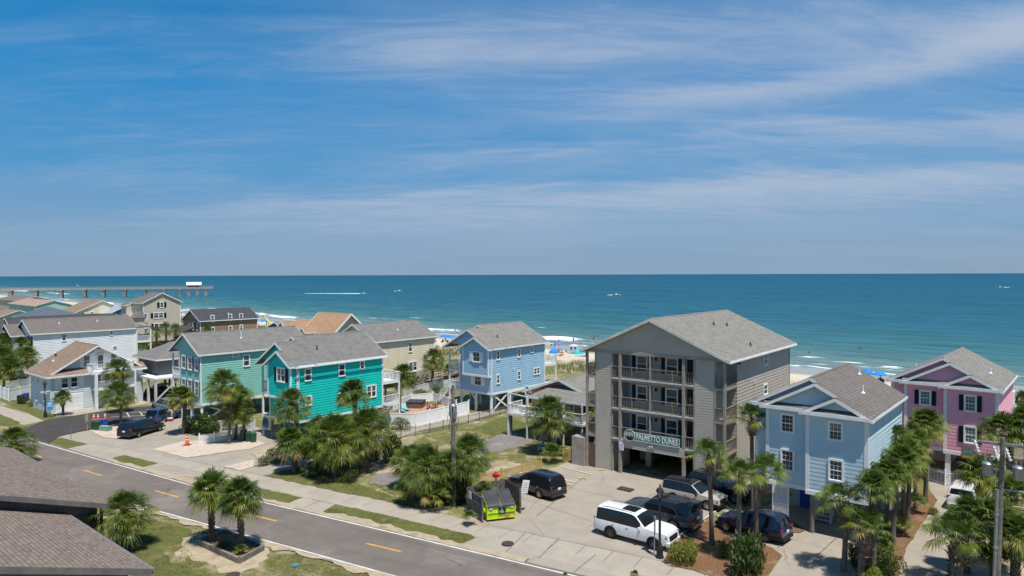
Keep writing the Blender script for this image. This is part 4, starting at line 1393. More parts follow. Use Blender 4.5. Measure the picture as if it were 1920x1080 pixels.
# lattice screen and storage below the left bay
lx0, _ = h.hit(1449, 940, 'F', 0.6); lx1, _ = h.hit(1478, 945, 'F', 0.6)
mb = MB()
k = lx0
while k < lx1 + 2.7:
 for sg in (1, -1):
  a0, b0 = (k, 0.05), (k - sg * 2.75, 2.8)
  # clip the lath to the panel
  t0, t1 = 0.0, 1.0
  dxl = b0[0] - a0[0]
  ts = sorted(((lx0 - a0[0]) / dxl, (lx1 - a0[0]) / dxl))
  t0, t1 = max(0, ts[0]), min(1, ts[1])
  if t1 > t0 + 0.01:
   mb.beam((a0[0] + dxl * t0, 0.62 + sg * 0.006, a0[1] + 2.75 * t0), (a0[0] + dxl * t1, 0.62 + sg * 0.006, a0[1] + 2.75 * t1), 0.012, 0.045)
 k += 0.16
k = lx0 - 2.75
while k < lx0:
 dxl = 2.75
 t0, t1 = max(0, (lx0 - k) / dxl), min(1, (lx1 - k) / dxl)
 if t1 > t0 + 0.01:
  mb.beam((k + dxl * t0, 0.614, 0.05 + 2.75 * t0), (k + dxl * t1, 0.614, 0.05 + 2.75 * t1), 0.012, 0.045)
 k += 0.16
for x in (lx0, lx1):
 mb.box(x - 0.04, x + 0.04, 0.58, 0.66, 0, 2.85)
mb.box(lx0, lx1, 0.6, 0.65, 0.02, 0.1); mb.box(lx0, lx1, 0.6, 0.65, 1.4, 1.47)
mb.build('lattice_screen', M['white'], h.root)
mb = MB()
mb.box(h.xs[1] + 0.4, h.xs[1] + 2.4, 5.2, 8.0, 0.0, 2.6)
mb.box(h.xs[2] + 1.2, -0.4, 8.6, 10.4, 0.0, 2.6)
mb.build('storage_room', M['blue2'], h.root)
mb = MB()
mb.box(h.xs[1] + 0.9, h.xs[1] + 1.8, 5.14, 5.195, 0.0, 2.05)
mb.build('door', M['bluep'], h.root)
h.stairs((h.xs[1] + 3.2, 2.6, 0), (h.xs[1] + 3.2, 6.0, 2.6), 1.0, 12, 'offwhite')
h = twin((1871, 738), 41, 'stilt_house', 'pink two-storey house with black shutters raised over a carport, rightmost of the houses', 'pink', 'rtan', 'navy', (1672, 1697, 1771))
twin_body(h, 11.0, 0.53, 8.05, 2.85)
h.finish()
h.winpx('F', 0.65, (1726, 733.5, 1744, 758), cols=3, rows=2, shutters='black', pane='glassl')
h.winpx('F', 0.0, (1810, 742.5, 1829, 770), cols=3, rows=2, shutters='black', pane='glassl')
h.winpx('F', 0.0, (1809.5, 801.5, 1829, 830), cols=3, rows=2, shutters='black', pane='glassl')
h.winpx('F', 0.65, (1717, 786, 1737, 815), cols=3, rows=2, shutters='black', pane='glassl')
for x, y in ((h.xs[2] + 0.25, 0.25), (-0.25, 0.25), (h.xs[1] + 0.2, 4.5), (-0.25, 4.5), (h.xs[2] + 0.25, 4.5), (-0.25, 10.6), (h.xs[1] + 0.2, 10.6), (h.xs[0] + 0.2, 10.6), (h.xs[0] + 0.2, 1.5)):
 h.post(x, y, 0, 2.85, 0.36, 'white')
h.vent(-1.0, 5.0, 8.43 + 0.53, 0.45, 'white'); h.vent(-6.6, 5.2, 8.43 + 0.9 * 0.53, 0.4, 'white')
mb = MB()
mb.box(h.xs[1] + 0.6, -0.6, 8.6, 10.4, 0, 2.7)
mb.build('storage_room', M['offwhite'], h.root)
h.slab(h.xs[1], 0, 11.0, 13.4, 2.6, 2.85); h.slab(h.xs[1], 0.0, 11.0, 13.4, 5.3, 5.5)
h.rail([(0, 11.05), (0, 13.4), (h.xs[1], 13.4)], 2.85); h.rail([(0, 11.05), (0, 13.4), (h.xs[1], 13.4)], 5.5)
h.post(-0.06, 13.3, 0, 5.3, 0.2, 'white')
h.stairs((1.2, 8.2, 0), (1.2, 12.0, 2.8), 1.1, 12, 'white')
# arched picture sign on the front
sa, za = h.hit(1818, 852, 'F', 0.0)
mb = MB()
prof_ = [(-0.55, -0.35), (0.55, -0.35), (0.55, 0.08)] + [(0.55 * math.cos(R(a)), 0.08 + 0.42 * math.sin(R(a))) for a in range(15, 180, 15)] + [(-0.55, 0.08)]
mb.poly([(sa + x, -0.10, za + z) for x, z in prof_])
for i, (x, z) in enumerate(prof_):
 x2, z2 = prof_[(i + 1) % len(prof_)]
 mb.quad((sa + x, -0.10, za + z), (sa + x2, -0.10, za + z2), (sa + x2, -0.03, za + z2), (sa + x, -0.03, za + z))
sg = mb.build('sign', mat('sign_wood', (0.36, 0.15, 0.06), (0.42, 0.20, 0.08), sc=3), h.root)
mb = MB()
mb.poly([(sa + 0.46 * math.cos(R(a)), -0.108, za + 0.06 + 0.36 * math.sin(R(a))) for a in range(0, 181, 12)])
mb.build('sea_picture', mat('painted_sea', (0.10, 0.34, 0.36), (0.06, 0.22, 0.26), sc=4), sg)
mb = MB()
for i in range(5):
 mb.box(sa - 0.4 + i * 0.17, sa - 0.29 + i * 0.17, -0.108, -0.101, za - 0.26, za - 0.14)
mb.build('lettering', M['lime'], sg)
PINK = h
# ---------- the four-storey grey apartment block over a parking deck
h = House('apartment_block', 'grey four-storey apartment block with balconies and a green name sign over open parking', 'apartment block', (1359, 679), 10.5, 38.3, siding='taupe', roof='rtan', trim='taupe_trim')
W, L = 12.81, 17.0
F1, F2, F3, FC = 3.05, 5.72, 8.38, 10.75
ZE = 10.9
x1_, _ = h.hit(1117, 760, 'F', 0.0); x2_, _ = h.hit(1148, 760, 'F', 0.0); x3_, _ = h.hit(1302, 760, 'F', 0.0); x4_, _ = h.hit(1341, 760, 'F', 0.0)
ys_, _ = h.hit(1381, 760, 'R', 0.0)
RY = 1.6                                            # depth of the balconies
x0_ = -W
# outer walls
h.wallpoly('R', 0.0, [(ys_, 0), (L, 0), (L, ZE), (ys_, ZE)])
h.wallpoly('B', L, [(x0_, 0), (0, 0), (0, ZE), (x0_, ZE)], 0.7)
h.wallpoly('L', x0_, [(ys_, 0), (L, 0), (L, ZE), (ys_, ZE)], 0.7)
h.wallpoly('F', 0.0, [(x1_, 0), (x2_, 0), (x2_, FC), (x1_, FC)], 0.22)
h.wallpoly('F', 0.0, [(x3_, 0), (x4_, 0), (x4_, FC), (x3_, FC)], 0.22)
# returns of the two front panels, and the recessed walls behind the balconies
for xx, fc in ((x1_, 'L'), (x2_, 'R'), (x3_, 'L'), (x4_, 'R')):
 h.wallpoly(fc, xx, [(0, 0), (ys_ + 0.6, 0), (ys_ + 0.6, FC), (0, FC)])
h.wallpoly('F', RY, [(x2_, F1), (x3_, F1), (x3_, FC), (x2_, FC)], 0.30)
h.wallpoly('F', ys_, [(x4_, 0), (0, 0), (0, FC), (x4_, FC)])
h.wallpoly('F', ys_, [(x0_, 0), (x1_, 0), (x1_, FC), (x0_, FC)])
h.wallpoly('F', 0.0, [(x0_ - 0.1, FC - 0.02), (0.1, FC - 0.02), (0.1, ZE + 0.1), (x0_ - 0.1, ZE + 0.1)], 0.18)
h.gable(x0_, 0, 0.0, L, ZE, 0.445, of=0.42, ob=0.45, ov=0.55, th=0.16, fas=0.24)
rf_t = h.T
h.T = MB()
mb = MB()
mb.box(0.003, 0.07, L - 0.12, L + 0.03, 0, ZE - 0.1)
mb.build('corner_board', M['taupe_trim'], h.root)
for xx in (x1_, x2_, x3_, x4_):
 h.T.box(xx - 0.07, xx + 0.07, -0.045, -0.005, 0, FC)
h.T.box(x0_ - 0.1, 0.1, -0.06, -0.012, FC - 0.26, FC - 0.02)
h.finish()
rf_t.build('roof_trim', M['offwhite'], h.root)
rf_tr = MB()
for y0_, y1_, x_ in ((-0.44, L + 0.47, 0.58),):
 rf_tr.beam((0.60, y0_, ZE - 0.445 * 0.55 - 0.17), (0.60, y1_, ZE - 0.445 * 0.55 - 0.17), 0.05, 0.14)
rf_tr.build('gutter', M['white'], h.root)
# floors, railings, posts
for zf in (F1, F2, F3):
 mb = MB()
 mb.box(x2_ + 0.01, x3_ - 0.01, -0.10, RY, zf - 0.30, zf)
 mb.box(x4_ + 0.01, 0.06, -0.06, ys_, zf - 0.22, zf)
 mb.box(x0_ - 0.06, x1_ - 0.01, -0.06, ys_, zf - 0.22, zf)
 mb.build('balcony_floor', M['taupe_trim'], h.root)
 mb = MB()
 mb.box(x2_ + 0.02, x3_ - 0.02, -0.135, -0.102, zf - 0.09, zf + 0.03)
 mb.build('slab_edge', M['offwhite'], h.root)
 h.rail([(x2_ + 0.05, -0.02), (x3_ - 0.05, -0.02)], zf, 1.0, 'raild', 0.15)
 h.rail([(x4_ + 0.05, 0.0), (0.0, 0.0), (0.0, ys_ - 0.05)], zf, 1.0, 'raild', 0.15)
 h.rail([(x1_ - 0.05, 0.0), (x0_, 0.0), (x0_, ys_ - 0.05)], zf, 1.0, 'raild', 0.15)
pa, _ = h.hit(1163.5, 760, 'F', 0.0); pb, _ = h.hit(1219, 760, 'F', 0.0); pc, _ = h.hit(1282.5, 760, 'F', 0.0)
for x in (pa, pc):
 h.post(x, -0.02, 0, FC - 0.28, 0.24, 'taupe_trim')
h.post(pb, -0.02, F1, FC - 0.28, 0.14, 'taupe_trim')
for x in (0.0, x0_):
 h.post(x, 0.0, 0, FC - 0.26, 0.2, 'taupe_trim')
# the deep beam over the parking mouth
mb = MB()
h.wallpoly('F', -0.14, [(pa - 0.12, F1 - 0.72), (pc + 0.12, F1 - 0.72), (pc + 0.12, F1 - 0.05), (pa - 0.12, F1 - 0.05)], 0.16, mb)
mb.quad((pa - 0.12, -0.14, F1 - 0.72), (pc + 0.12, -0.14, F1 - 0.72), (pc + 0.12, 0.12, F1 - 0.72), (pa - 0.12, 0.12, F1 - 0.72))
mb.box(pa - 0.12, pc + 0.12, -0.13, 0.12, F1 - 0.71, F1 - 0.31)
mb.build('beam', M['taupe'], h.root)
mb = MB()
mb.box(x0_ + 0.02, -0.02, RY, L - 0.05, F1 - 0.30, F1 - 0.05)
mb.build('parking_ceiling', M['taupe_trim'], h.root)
for x, y in ((x2_ + 1.9, 3.4), (x3_ - 2.2, 5.5), (x2_ + 1.9, 10), (x3_ - 2.2, 10.5)):
 h.post(x, y, 0, F1 - 0.3, 0.5, 'taupe')
mb = MB()
mb.box(x2_ + 0.1, x2_ + 1.3, 5.0, 12.0, 0, F1 - 0.3)
mb.build('stairwell', M['taupe'], h.root)
# windows, doors and lamps behind the balconies
for zf in (F1, F2, F3):
 for px0, px1 in ((1195, 1213), (1250, 1270)):
  a, _ = h.hit(px0, 700, 'F', RY); b, _ = h.hit(px1, 700, 'F', RY)
  h.window('F', RY, ((a + b) / 2, zf + 1.18), b - a, 1.35, cols=1, rows=1, shutters='navy', sh_w=0.36)
 a, _ = h.hit(1168, 700, 'F', RY); b, _ = h.hit(1180, 700, 'F', RY)
 mb = MB()
 mb.box(a, b, RY - 0.07, RY - 0.03, zf, zf + 2.03)
 mb.box(a + 0.12, b - 0.12, RY - 0.085, RY - 0.07, zf + 1.1, zf + 1.85)
 mb.build('door', mat('pale_blue_door', (0.24, 0.29, 0.33), rough=0.5), h.root)
 a, _ = h.hit(1289, 700, 'F', RY); b, _ = h.hit(1299, 700, 'F', RY)
 mb = MB()
 mb.box(a, b, RY - 0.07, RY - 0.03, zf, zf + 2.03)
 mb.build('door', M['black'], h.root)
 a, _ = h.hit(1231, 700, 'F', RY)
 mb = MB()
 mb.lathe([(0.05, 0), (0.1, 0.05), (0.09, 0.25), (0.03, 0.32)], 8, (a, RY - 0.14, zf + 1.55))
 mb.box(a - 0.03, a + 0.03, RY - 0.12, RY - 0.03, zf + 1.6, zf + 1.7)
 mb.build('wall_lamp', M['black'], h.root)
 if zf == F3:
  h.window('F', ys_, ((x4_ + 0.75), zf + 1.9), 0.7, 0.35, cols=1, rows=1, frame=M['taupe_trim'], cas=0.05)
h.winpx('R', 0.0, (1431.5, 664, 1438, 683), cols=1, rows=1)
h.winpx('R', 0.0, (1431.5, 722, 1437.5, 738.5), cols=1, rows=1)
for px, py in ((1412, 716), (1340 + 72, 717)):
 pass
a, z_ = h.hit(1413, 716, 'R', 0.0)
mb = MB()
mb.box(0.0, 0.12, a - 0.08, a + 0.08, z_ - 0.15, z_ + 0.15)
mb.build('vent_cover', M['offwhite'], h.root)
for px, py in ((1338, 609), (1363, 611), (1407, 648)):
 # where the bearing meets the right roof slope
 d = _ray(px, py)
 nrm = (h.ex * 0.445 + Vector((0, 0, 1)))
 a0 = h.o + Vector((0, 0, ZE))
 k = (a0 - CAMP).dot(nrm) / d.dot(nrm)
 q = CAMP + d * k
 lx, ly = h.loc(q)
 h.vent(lx, ly, q.z, 0.3, 'rust', 0.07)
h.vent(x0_ + 2.5, 9.0, ZE + 0.445 * 2.5, 1.1, 'rust', 0.05)
# enclosure and boards at the left foot of the block
mb = MB()
mb.box(x0_ - 1.5, x0_ - 0.15, -0.3, 1.4, 0, 2.6)
mb.build('utility_closet', M['taupe_trim'], h.root)
mb = MB()
for k in range(6):
 mb.box(x0_ + 0.06 + k * 0.13, x0_ + 0.17 + k * 0.13, 0.02, 0.05, 0, 2.2)
mb.build('board_screen', M['woodb'], h.root)
# name sign
CONDO = h
sa, za = h.hit(1170, 808, 'F', -0.16); sb, zb = h.hit(1275, 826.5, 'F', -0.16)
zmid = F1 + 0.42
cx_ = sa + 0.6
s_ = MB()
s_.box(cx_ + 0.3, sb, -0.22, -0.16, zmid - 0.37, zmid + 0.37)
sign = s_.build('sign', M['signg'], h.root)
s_ = MB()
for a, b in ((zmid + 0.31, zmid + 0.37), (zmid - 0.37, zmid - 0.31)):
 s_.box(cx_ + 0.3, sb, -0.235, -0.215, a, b)
s_.box(sb - 0.06, sb, -0.235, -0.215, zmid - 0.31, zmid + 0.31)
s_.build('sign_border', M['offwhite'], sign)
s_ = MB()
s_.lathe([(0.52, 0), (0.52, 0.05), (0.0, 0.052)], 32)
em = s_.build('sign_roundel', M['signg'], sign)
em.location = (cx_, -0.225, zmid + 0.05); em.rotation_euler = (R(90), 0, 0)
s_ = MB()
s_.lathe([(0.53, 0), (0.53, 0.04), (0.48, 0.04), (0.48, 0)], 32)
em = s_.build('roundel_rim', M['offwhite'], sign)
em.location = (cx_, -0.25, zmid + 0.05); em.rotation_euler = (R(90), 0, 0)
s_ = MB()                                   # dark shore with pale palm tufts
s_.poly([(cx_ + 0.46 * math.cos(R(a)), -0.282, zmid + 0.02 + 0.4 * math.sin(R(a))) for a in range(180, 361, 15)])
s_.build('shore_picture', M['black'], sign)
s_ = MB()
for bx_, bz_ in ((-0.22, 0.20), (0.16, 0.22), (0.0, 0.06), (-0.28, 0.04), (0.28, 0.06)):
 for k in range(7):
  a = R(-15 + k * 35)
  s_.tri((cx_ + bx_, -0.286, zmid + bz_), (cx_ + bx_ + 0.2 * math.cos(a), -0.286, zmid + bz_ + 0.13 * math.sin(a)), (cx_ + bx_ + 0.2 * math.cos(a + 0.35), -0.286, zmid + bz_ + 0.13 * math.sin(a + 0.35)))
 s_.quad((cx_ + bx_ - 0.02, -0.286, zmid + bz_ - 0.2), (cx_ + bx_ + 0.02, -0.286, zmid + bz_ - 0.2), (cx_ + bx_ + 0.02, -0.286, zmid + bz_), (cx_ + bx_ - 0.02, -0.286, zmid + bz_))
s_.build('palm_picture', M['offwhite'], sign)
def lettering(text, size, mat_, parent, loc, rot, name='lettering', ext=0.008, spacing=1.0, bold=0.0, width=None):
 cu = bpy.data.curves.new(name, 'FONT')
 cu.body = text
 cu.size = size
 cu.align_x, cu.align_y = 'CENTER', 'CENTER'
 cu.extrude = ext
 cu.offset = bold
 cu.space_character = spacing
 o = bpy.data.objects.new(name, cu)
 COL.objects.link(o)
 dg = bpy.context.evaluated_depsgraph_get()
 me = bpy.data.meshes.new_from_object(o.evaluated_get(dg))
 bpy.data.objects.remove(o)
 bpy.data.curves.remove(cu)
 me.name = name
 me.materials.clear()
 me.materials.append(mat_)
 o = bpy.data.objects.new(name, me)
 COL.objects.link(o)
 o.location, o.rotation_euler = loc, rot
 if width:
  xs = [v.co.x for v in me.vertices]
  k = width / (max(xs) - min(xs))
  o.scale = (k, 1, 1)
 if parent:
  o.parent = parent
 return o
xl_ = cx_ + 0.62
lettering('PALMETTO DUNES', 0.66, M['signw'], sign, ((xl_ + sb - 0.18) / 2, -0.235, zmid), (R(90), 0, 0), spacing=1.05, bold=0.012, width=(sb - 0.18 - xl_))
na, nz = h.hit(1220, 840, 'F', -0.2)
s_ = MB()
s_.box(na - 0.36, na + 0.36, -0.185, -0.165, nz - 0.16, nz + 0.22)
pl = s_.build('number_plate', M['taupe_trim'], h.root)
lettering('69', 0.42, M['signw'], pl, (na, -0.20, nz + 0.03), (R(90), 0, 0), bold=0.015)
a, z_ = h.hit(1165, 837, 'F', -0.2)
s_ = MB()
s_.box(a - 0.21, a + 0.21, -0.19, -0.15, z_ - 0.34, z_ + 0.34)
ps = s_.build('notice', M['signw'], h.root)
s_ = MB()
for k in range(4):
 s_.box(a - 0.15, a + 0.15, -0.194, -0.19, z_ - 0.22 + k * 0.13, z_ - 0.18 + k * 0.13)
s_.build('notice_lines', M['signb'], ps)
# ---------- the low salmon house with the deck, left of the block
h = House('raised_cottage', 'low salmon cottage with grey roof and white-railed deck, left of the grey apartment block', 'house', (1098, 752), 4.75, 39, siding='salmon', roof='rtan')
W, L = 8.6, 13.0
zu, ze = 2.55, 5.0
h.block(-8.2, 0, 1.8, L, zu, ze)
h.gable(-8.2, 0, 1.8, L, ze, 0.36, of=0.75, ob=0.4, ov=0.5, fas=0.22)
# front pent roof over the porch
zr_ = ze + 0.10
h.Rf.quad((-7.0, -0.5, ze - 0.42), (0.35, -0.5, ze - 0.42), (-0.2, 1.75, ze + 0.72), (-4.9, 1.75, ze + 0.72))
h.Rf.tri((-7.0, -0.5, ze - 0.42), (-4.9, 1.75, ze + 0.72), (-7.0, 1.75, ze - 0.15))
h.Rf.tri((0.35, -0.5, ze - 0.42), (0.35, 1.75, ze - 0.15), (-0.2, 1.75, ze + 0.72))
h.T.box(-7.0, 0.37, -0.55, -0.51, ze - 0.64, ze - 0.42)
h.finish()
h.winpx('F', 1.8, (986.5, 725, 991.5, 739), cols=1, rows=1, pane='glassl')
h.winpx('F', 1.8, (1085, 744, 1092, 755), cols=1, rows=1)
h.window('F', 1.8, (-5.3, 3.75), 0.9, 1.9, cols=1, rows=1)
h.window('F', 1.8, (-3.2, 3.8), 1.2, 1.3, cols=2, rows=1)
h.slab(-9.6, 0.2, -0.9, 1.8, 2.3, 2.52, 'offwhite')
h.rail([(-9.5, 1.7), (-9.5, -0.8), (-4.0, -0.8)], 2.52)
h.rail([(-2.2, -0.8), (0.1, -0.8), (0.1, 1.7)], 2.52)
for x in (-9.45, -6.9, -4.0, -2.2, 0.05):
 h.post(x, -0.75, 0, 4.5 if x > -9 else 4.7, 0.15, 'offwhite' if x > -9 else 'white')
for x in (-9.3, -6.0, -3, -0.2):
 for y in (-0.5, 4.0, 8.5):
  h.post(x, y, 0, 2.4, 0.24, 'pile')
mb = MB()
mb.beam((-9.45, -0.75, 4.7), (-6.9, -0.75, 4.5), 0.08, 0.1); mb.beam((-9.45, 1.7, 4.75), (-9.45, -0.75, 4.7), 0.08, 0.1)
mb.build('pergola_bar', M['white'], h.root)
h.stairs((-2.4, -4.0, 0.0), (-2.4, -0.9, 2.5), 1.2, 12, 'offwhite')
mb = MB()
mb.box(-8.9, -7.7, 0.2, 0.9, 3.1, 3.17); mb.box(-8.85, -8.75, 0.25, 0.85, 2.52, 3.1); mb.box(-7.85, -7.75, 0.25, 0.85, 2.52, 3.1)
tb = mb.build('deck_table', M['white'], None)
tb.location = h.root.location; tb.rotation_euler = h.root.rotation_euler
tag(tb, 'white table standing on the deck of the salmon cottage', 'table')
# ---------- the cream house behind the teal one
h = House('raised_house', 'cream clapboard house with grey roof between the teal house and the beach', 'house', (702, 643), 7.3, 39, siding='cream', roof='rgrey')
h.block(-9.5, 0, 0, 12.6, 2.3, 7.6)
h.gable(-9.5, 0, 0, 12.6, 7.65, 0.48, of=0.4, ob=0.4, ov=0.35)
h.corner(0, 12.5, 2.3, 7.6); h.band(-9.5, 0, 0, 12.6, 2.12, 2.35)
h.finish()
h.winpx('R', 0.0, (766, 643, 772, 659), cols=1, rows=1)
h.winpx('R', 0.0, (767, 679, 781, 696), cols=1, rows=1, twin=True)
for y in (0.2, 4.2, 8.4, 12.4):
 for x in (-9.3, -4.7, -0.2):
  h.post(x, y, 0, 2.3, 0.26, 'wood')
h.brace((-0.1, 8.5, 0.2), (-0.1, 10.8, 2.2), m='wood'); h.brace((-0.1, 4.3, 0.2), (-0.1, 7.0, 2.2), m='wood')
h.vent(-2.2, 6.6, 7.65 + 2.2 * 0.48, 0.4, 'white')
h.slab(0.0, 1.6, 10.8, 13.0, 2.2, 2.4, 'wood'); h.rail([(0.05, 10.85), (1.55, 10.85), (1.55, 13.0)], 2.4, 1.0, 'wood')
h.stairs((1.0, 7.6, 0), (1.0, 10.8, 2.3), 1.0, 11, 'wood')
# ---------- the blue-grey house with brown roof at the side street
h = House('gabled_house', 'blue-grey house with brown roof, white balcony and garage on the side street corner', 'house', (95, 704), 4.9, 40, siding='bgrey', roof='rbrown')
# its eave faces the road; the gable end looks along the shore (+x)
W, L = 8.2, 11.0
ze = 5.05
h.block(-W, 0, 0, L, 0, ze)
PB = 0.60
h.gable(0, L, -W, -0.9, ze, PB, axis='x', of=0.4, ob=0.95, ov=0.55, wall=False, fas=0.22)
h.wallpoly('R', 0.0 - 0.9, [(0, ze - 0.3), (L, ze - 0.3), (L / 2, ze + PB * L / 2 - 0.2)])
# pent roof across the gable end, broken by the balcony
def pent(y0, y1, hipend=True):
 h.Rf.quad((0.55, y0 - (0.55 if y0 < 1 else 0), ze - 0.28), (0.55, y1, ze - 0.28), (-0.9, y1, ze + 0.42), (-0.9, y0, ze + 0.42))
 h.T.box(0.55, 0.59, y0 - (0.55 if y0 < 1 else 0), y1, ze - 0.5, ze - 0.27)
 h.T.box(0.0, 0.55, y0 - (0.3 if y0 < 1 else 0), y1, ze - 0.5, ze - 0.47)
pent(0.0, 4.2); pent(9.4, L + 0.4)
h.T.tube([(0.5, -0.5, ze - 0.4), (0.06, -0.06, ze - 0.8), (0.06, -0.06, 0.1)], 0.045, 8)
h.finish()
# white dormer panel with three windows and a balcony
mb = MB()
mb.box(-0.88, -0.82, 3.6, 8.4, ze + 0.1, ze + 2.2)
mb.poly([(-0.81, 5.0, ze + 2.2), (-0.81, 7.0, ze + 2.2), (-0.81, 6.6, ze + 2.6), (-0.81, 6.0, ze + 2.75), (-0.81, 5.4, ze + 2.6)])
mb.build('panel', M['white'], h.root)
for yc in (4.35, 6.0, 7.65):
 h.window('R', -0.80, (yc, ze + 1.2 if yc != 6 else ze + 1.0), 0.75, 1.5 if yc != 6 else 1.8, cols=1, rows=1, pane='glassl')
h.slab(-0.85, 1.55, 4.2, 9.4, ze - 0.45, ze - 0.12, 'white', 'balcony_floor')
h.rail([(-0.8, 4.3), (1.45, 4.3), (1.45, 9.3), (-0.8, 9.3)], ze - 0.12, 1.0)
# first-floor porch under it
h.slab(0.0, 1.5, 4.6, 9.6, 2.45, 2.65, 'white', 'porch_floor')
h.rail([(1.45, 4.65), (1.45, 9.55)], 2.65, 0.95)
for y in (4.7, 7.1, 9.5):
 h.post(1.42, y, 0, ze - 0.45, 0.2 if y > 5 else 0.34, 'white')
h.window('R', 0.0, (1.55, 3.75), 0.75, 1.25, cols=1, rows=1); h.window('R', 0.0, (2.6, 3.75), 0.75, 1.25, cols=1, rows=1)
mb = MB()
mb.box(0.0, 0.06, 0.45, 1.02, 3.0, 4.45); mb.box(0.0, 0.06, 3.13, 3.7, 3.0, 4.45)
mb.build('shutter', M['white'], h.root)
for y in (5.4, 6.5, 8.3):
 h.window('R', 0.0, (y, 3.8), 0.7, 1.5, cols=1, rows=1)
h.window('R', 0.0, (6.2, 1.5), 0.6, 0.9, cols=1, rows=1)
mb = MB()
mb.box(0.0, 0.05, 0.5, 3.6, 0.02, 2.25)
for k in range(4):
 for j in range(4):
  mb.box(0.05, 0.07, 0.6 + j * 0.75, 1.25 + j * 0.75, 0.1 + k * 0.54, 0.56 + k * 0.54)
mb.build('garage_door', M['white'], h.root)
mb = MB()
mb.box(0.0, 0.06, 7.4, 8.3, 0.02, 2.1)
mb.build('door', M['white'], h.root)
for x, z in ((-6.9, 4.0), (-5.0, 4.0), (-2.6, 1.9), (-5.6, 1.6)):
 h.window('F', 0.0, (x, z), 0.5, 1.0, cols=1, rows=1)
h.vent(-5.2, 1.8, ze + 1.8 * PB, 0.3, 'white'); h.vent(-6.9, 2.6, ze + 2.6 * PB, 0.3, 'black', 0.12)
# ---------- the long white duplexes behind it
def duplex(px, theta, label, L=28, base_z=8.1, wid=8.6, first=True):
 h = House('long_house', label, 'house', px, base_z, theta, siding='whites', roof='rdark')
 h.roofm = M['rbrowngrey'] if first else M['rdark']
 h.block(-wid, 0, 0, L, 0.4, base_z)
 h.gable(-wid, 0, 0, L, base_z, 0.48, of=0.45, ob=0.4, ov=0.32)
 h.block(-wid - 2.2, -wid * 0.5, -1.8, 0.0, 0.4, base_z - 0.5)
 h.gable(-wid - 2.2, -wid * 0.5, -1.8, 0.6, base_z - 0.45, 0.5, of=0.4, ob=0.3, ov=0.3, wallb=False)
 h.corner(0, 0, 0.4, base_z); h.corner(0, L - 0.1, 0.4, base_z)
 h.finish()
 for x in (-1.2, -2.9):
  h.window('F', 0.0, (x, 6.6), 0.7, 1.5, cols=1, rows=1, shutters='navy', sh_w=0.3)
 for x in (-6.0, -8.6):
  h.window('F', -1.8, (x, 6.2), 0.7, 1.5, cols=1, rows=1, shutters='navy', sh_w=0.3)
 return h
h = duplex((62, 624), 40, 'long white clapboard house with grey-brown roof, nearest behind the brown-roofed house', 16.0)
for b in ((116.5, 627, 123.5, 639), (206.5, 621, 211, 628), (212, 650, 219, 656)):
 h.winpx('R', 0.0, b, cols=2, rows=1)
h.slab(-8.6, 0.3, 16.0, 18.6, 5.2, 5.4); h.rail([(0.25, 16.05), (0.25, 18.5), (-8, 18.5)], 5.4)
h.slab(-8.6, 0.3, 16.0, 18.6, 2.4, 2.6); h.rail([(0.25, 16.05), (0.25, 18.5), (-8, 18.5)], 2.6)
h.post(0.2, 18.5, 0, 8.0, 0.2); h.post(0.2, 16.1, 0, 8.0, 0.16)
h.slab(-8.6, 0.4, 16.0, 18.7, 7.95, 8.1, 'rgrey', 'porch_roof')
h.vent(-2.4, 4.5, 8.1 + 2.4 * .48, 0.35, 'white'); h.vent(-2.6, 10.5, 8.1 + 2.6 * .48, 0.35, 'white')
h2 = duplex((28, 620), 40, 'long white house with dark roof, middle one of the white row', 17.0, 8.2, first=False)
h3 = duplex((-10, 621), 40, 'long white house with dark roof at the left edge, farthest of the white row', 17.0, 8.2, first=False)
# ---------- the grey hip-roofed house on stilts
h = House('hip_roof_house', 'dark grey house under a grey hip roof on stilts, left of the mint house', 'house', (298, 671), 6.15, 40, siding='dgrey', roof='rgrey')
h.block(-6.6, 0, 0, 11.0, 3.7, 6.3)
h.hip(-6.6, 0, 0, 11.0, 6.35, 0.5, ov=0.7)
h.T.box(-0.003, 0.06, 2.6, 2.9, 3.7, 6.1)
h.finish()
h.slab(-6.6, 2.4, -1.6, 0, 3.45, 3.7, 'white', 'deck')
h.slab(0.0, 2.4, 0, 9, 3.45, 3.7, 'white', 'deck')
h.rail([(2.3, 4.0), (2.3, 9.0)], 3.7, 1.0)
for x in (-6.4, -3.2, -0.1, 2.2):
 for y in (-1.4, 3.5, 8.5):
  h.post(x, y, 0, 3.5, 0.28, 'offwhite')
for y in (-1.4, 3.5):
 h.brace((2.2, y, 0.6), (2.2, y + 3.0, 3.3), 0.2, 'offwhite')
mb = MB()
mb.box(-6.4, 1.8, 9.5, 9.7, 0, 3.5)
mb.build('back_wall', M['dgrey'], h.root)
h.vent(-1.6, 3.4, 7.2, 0.3, 'white')
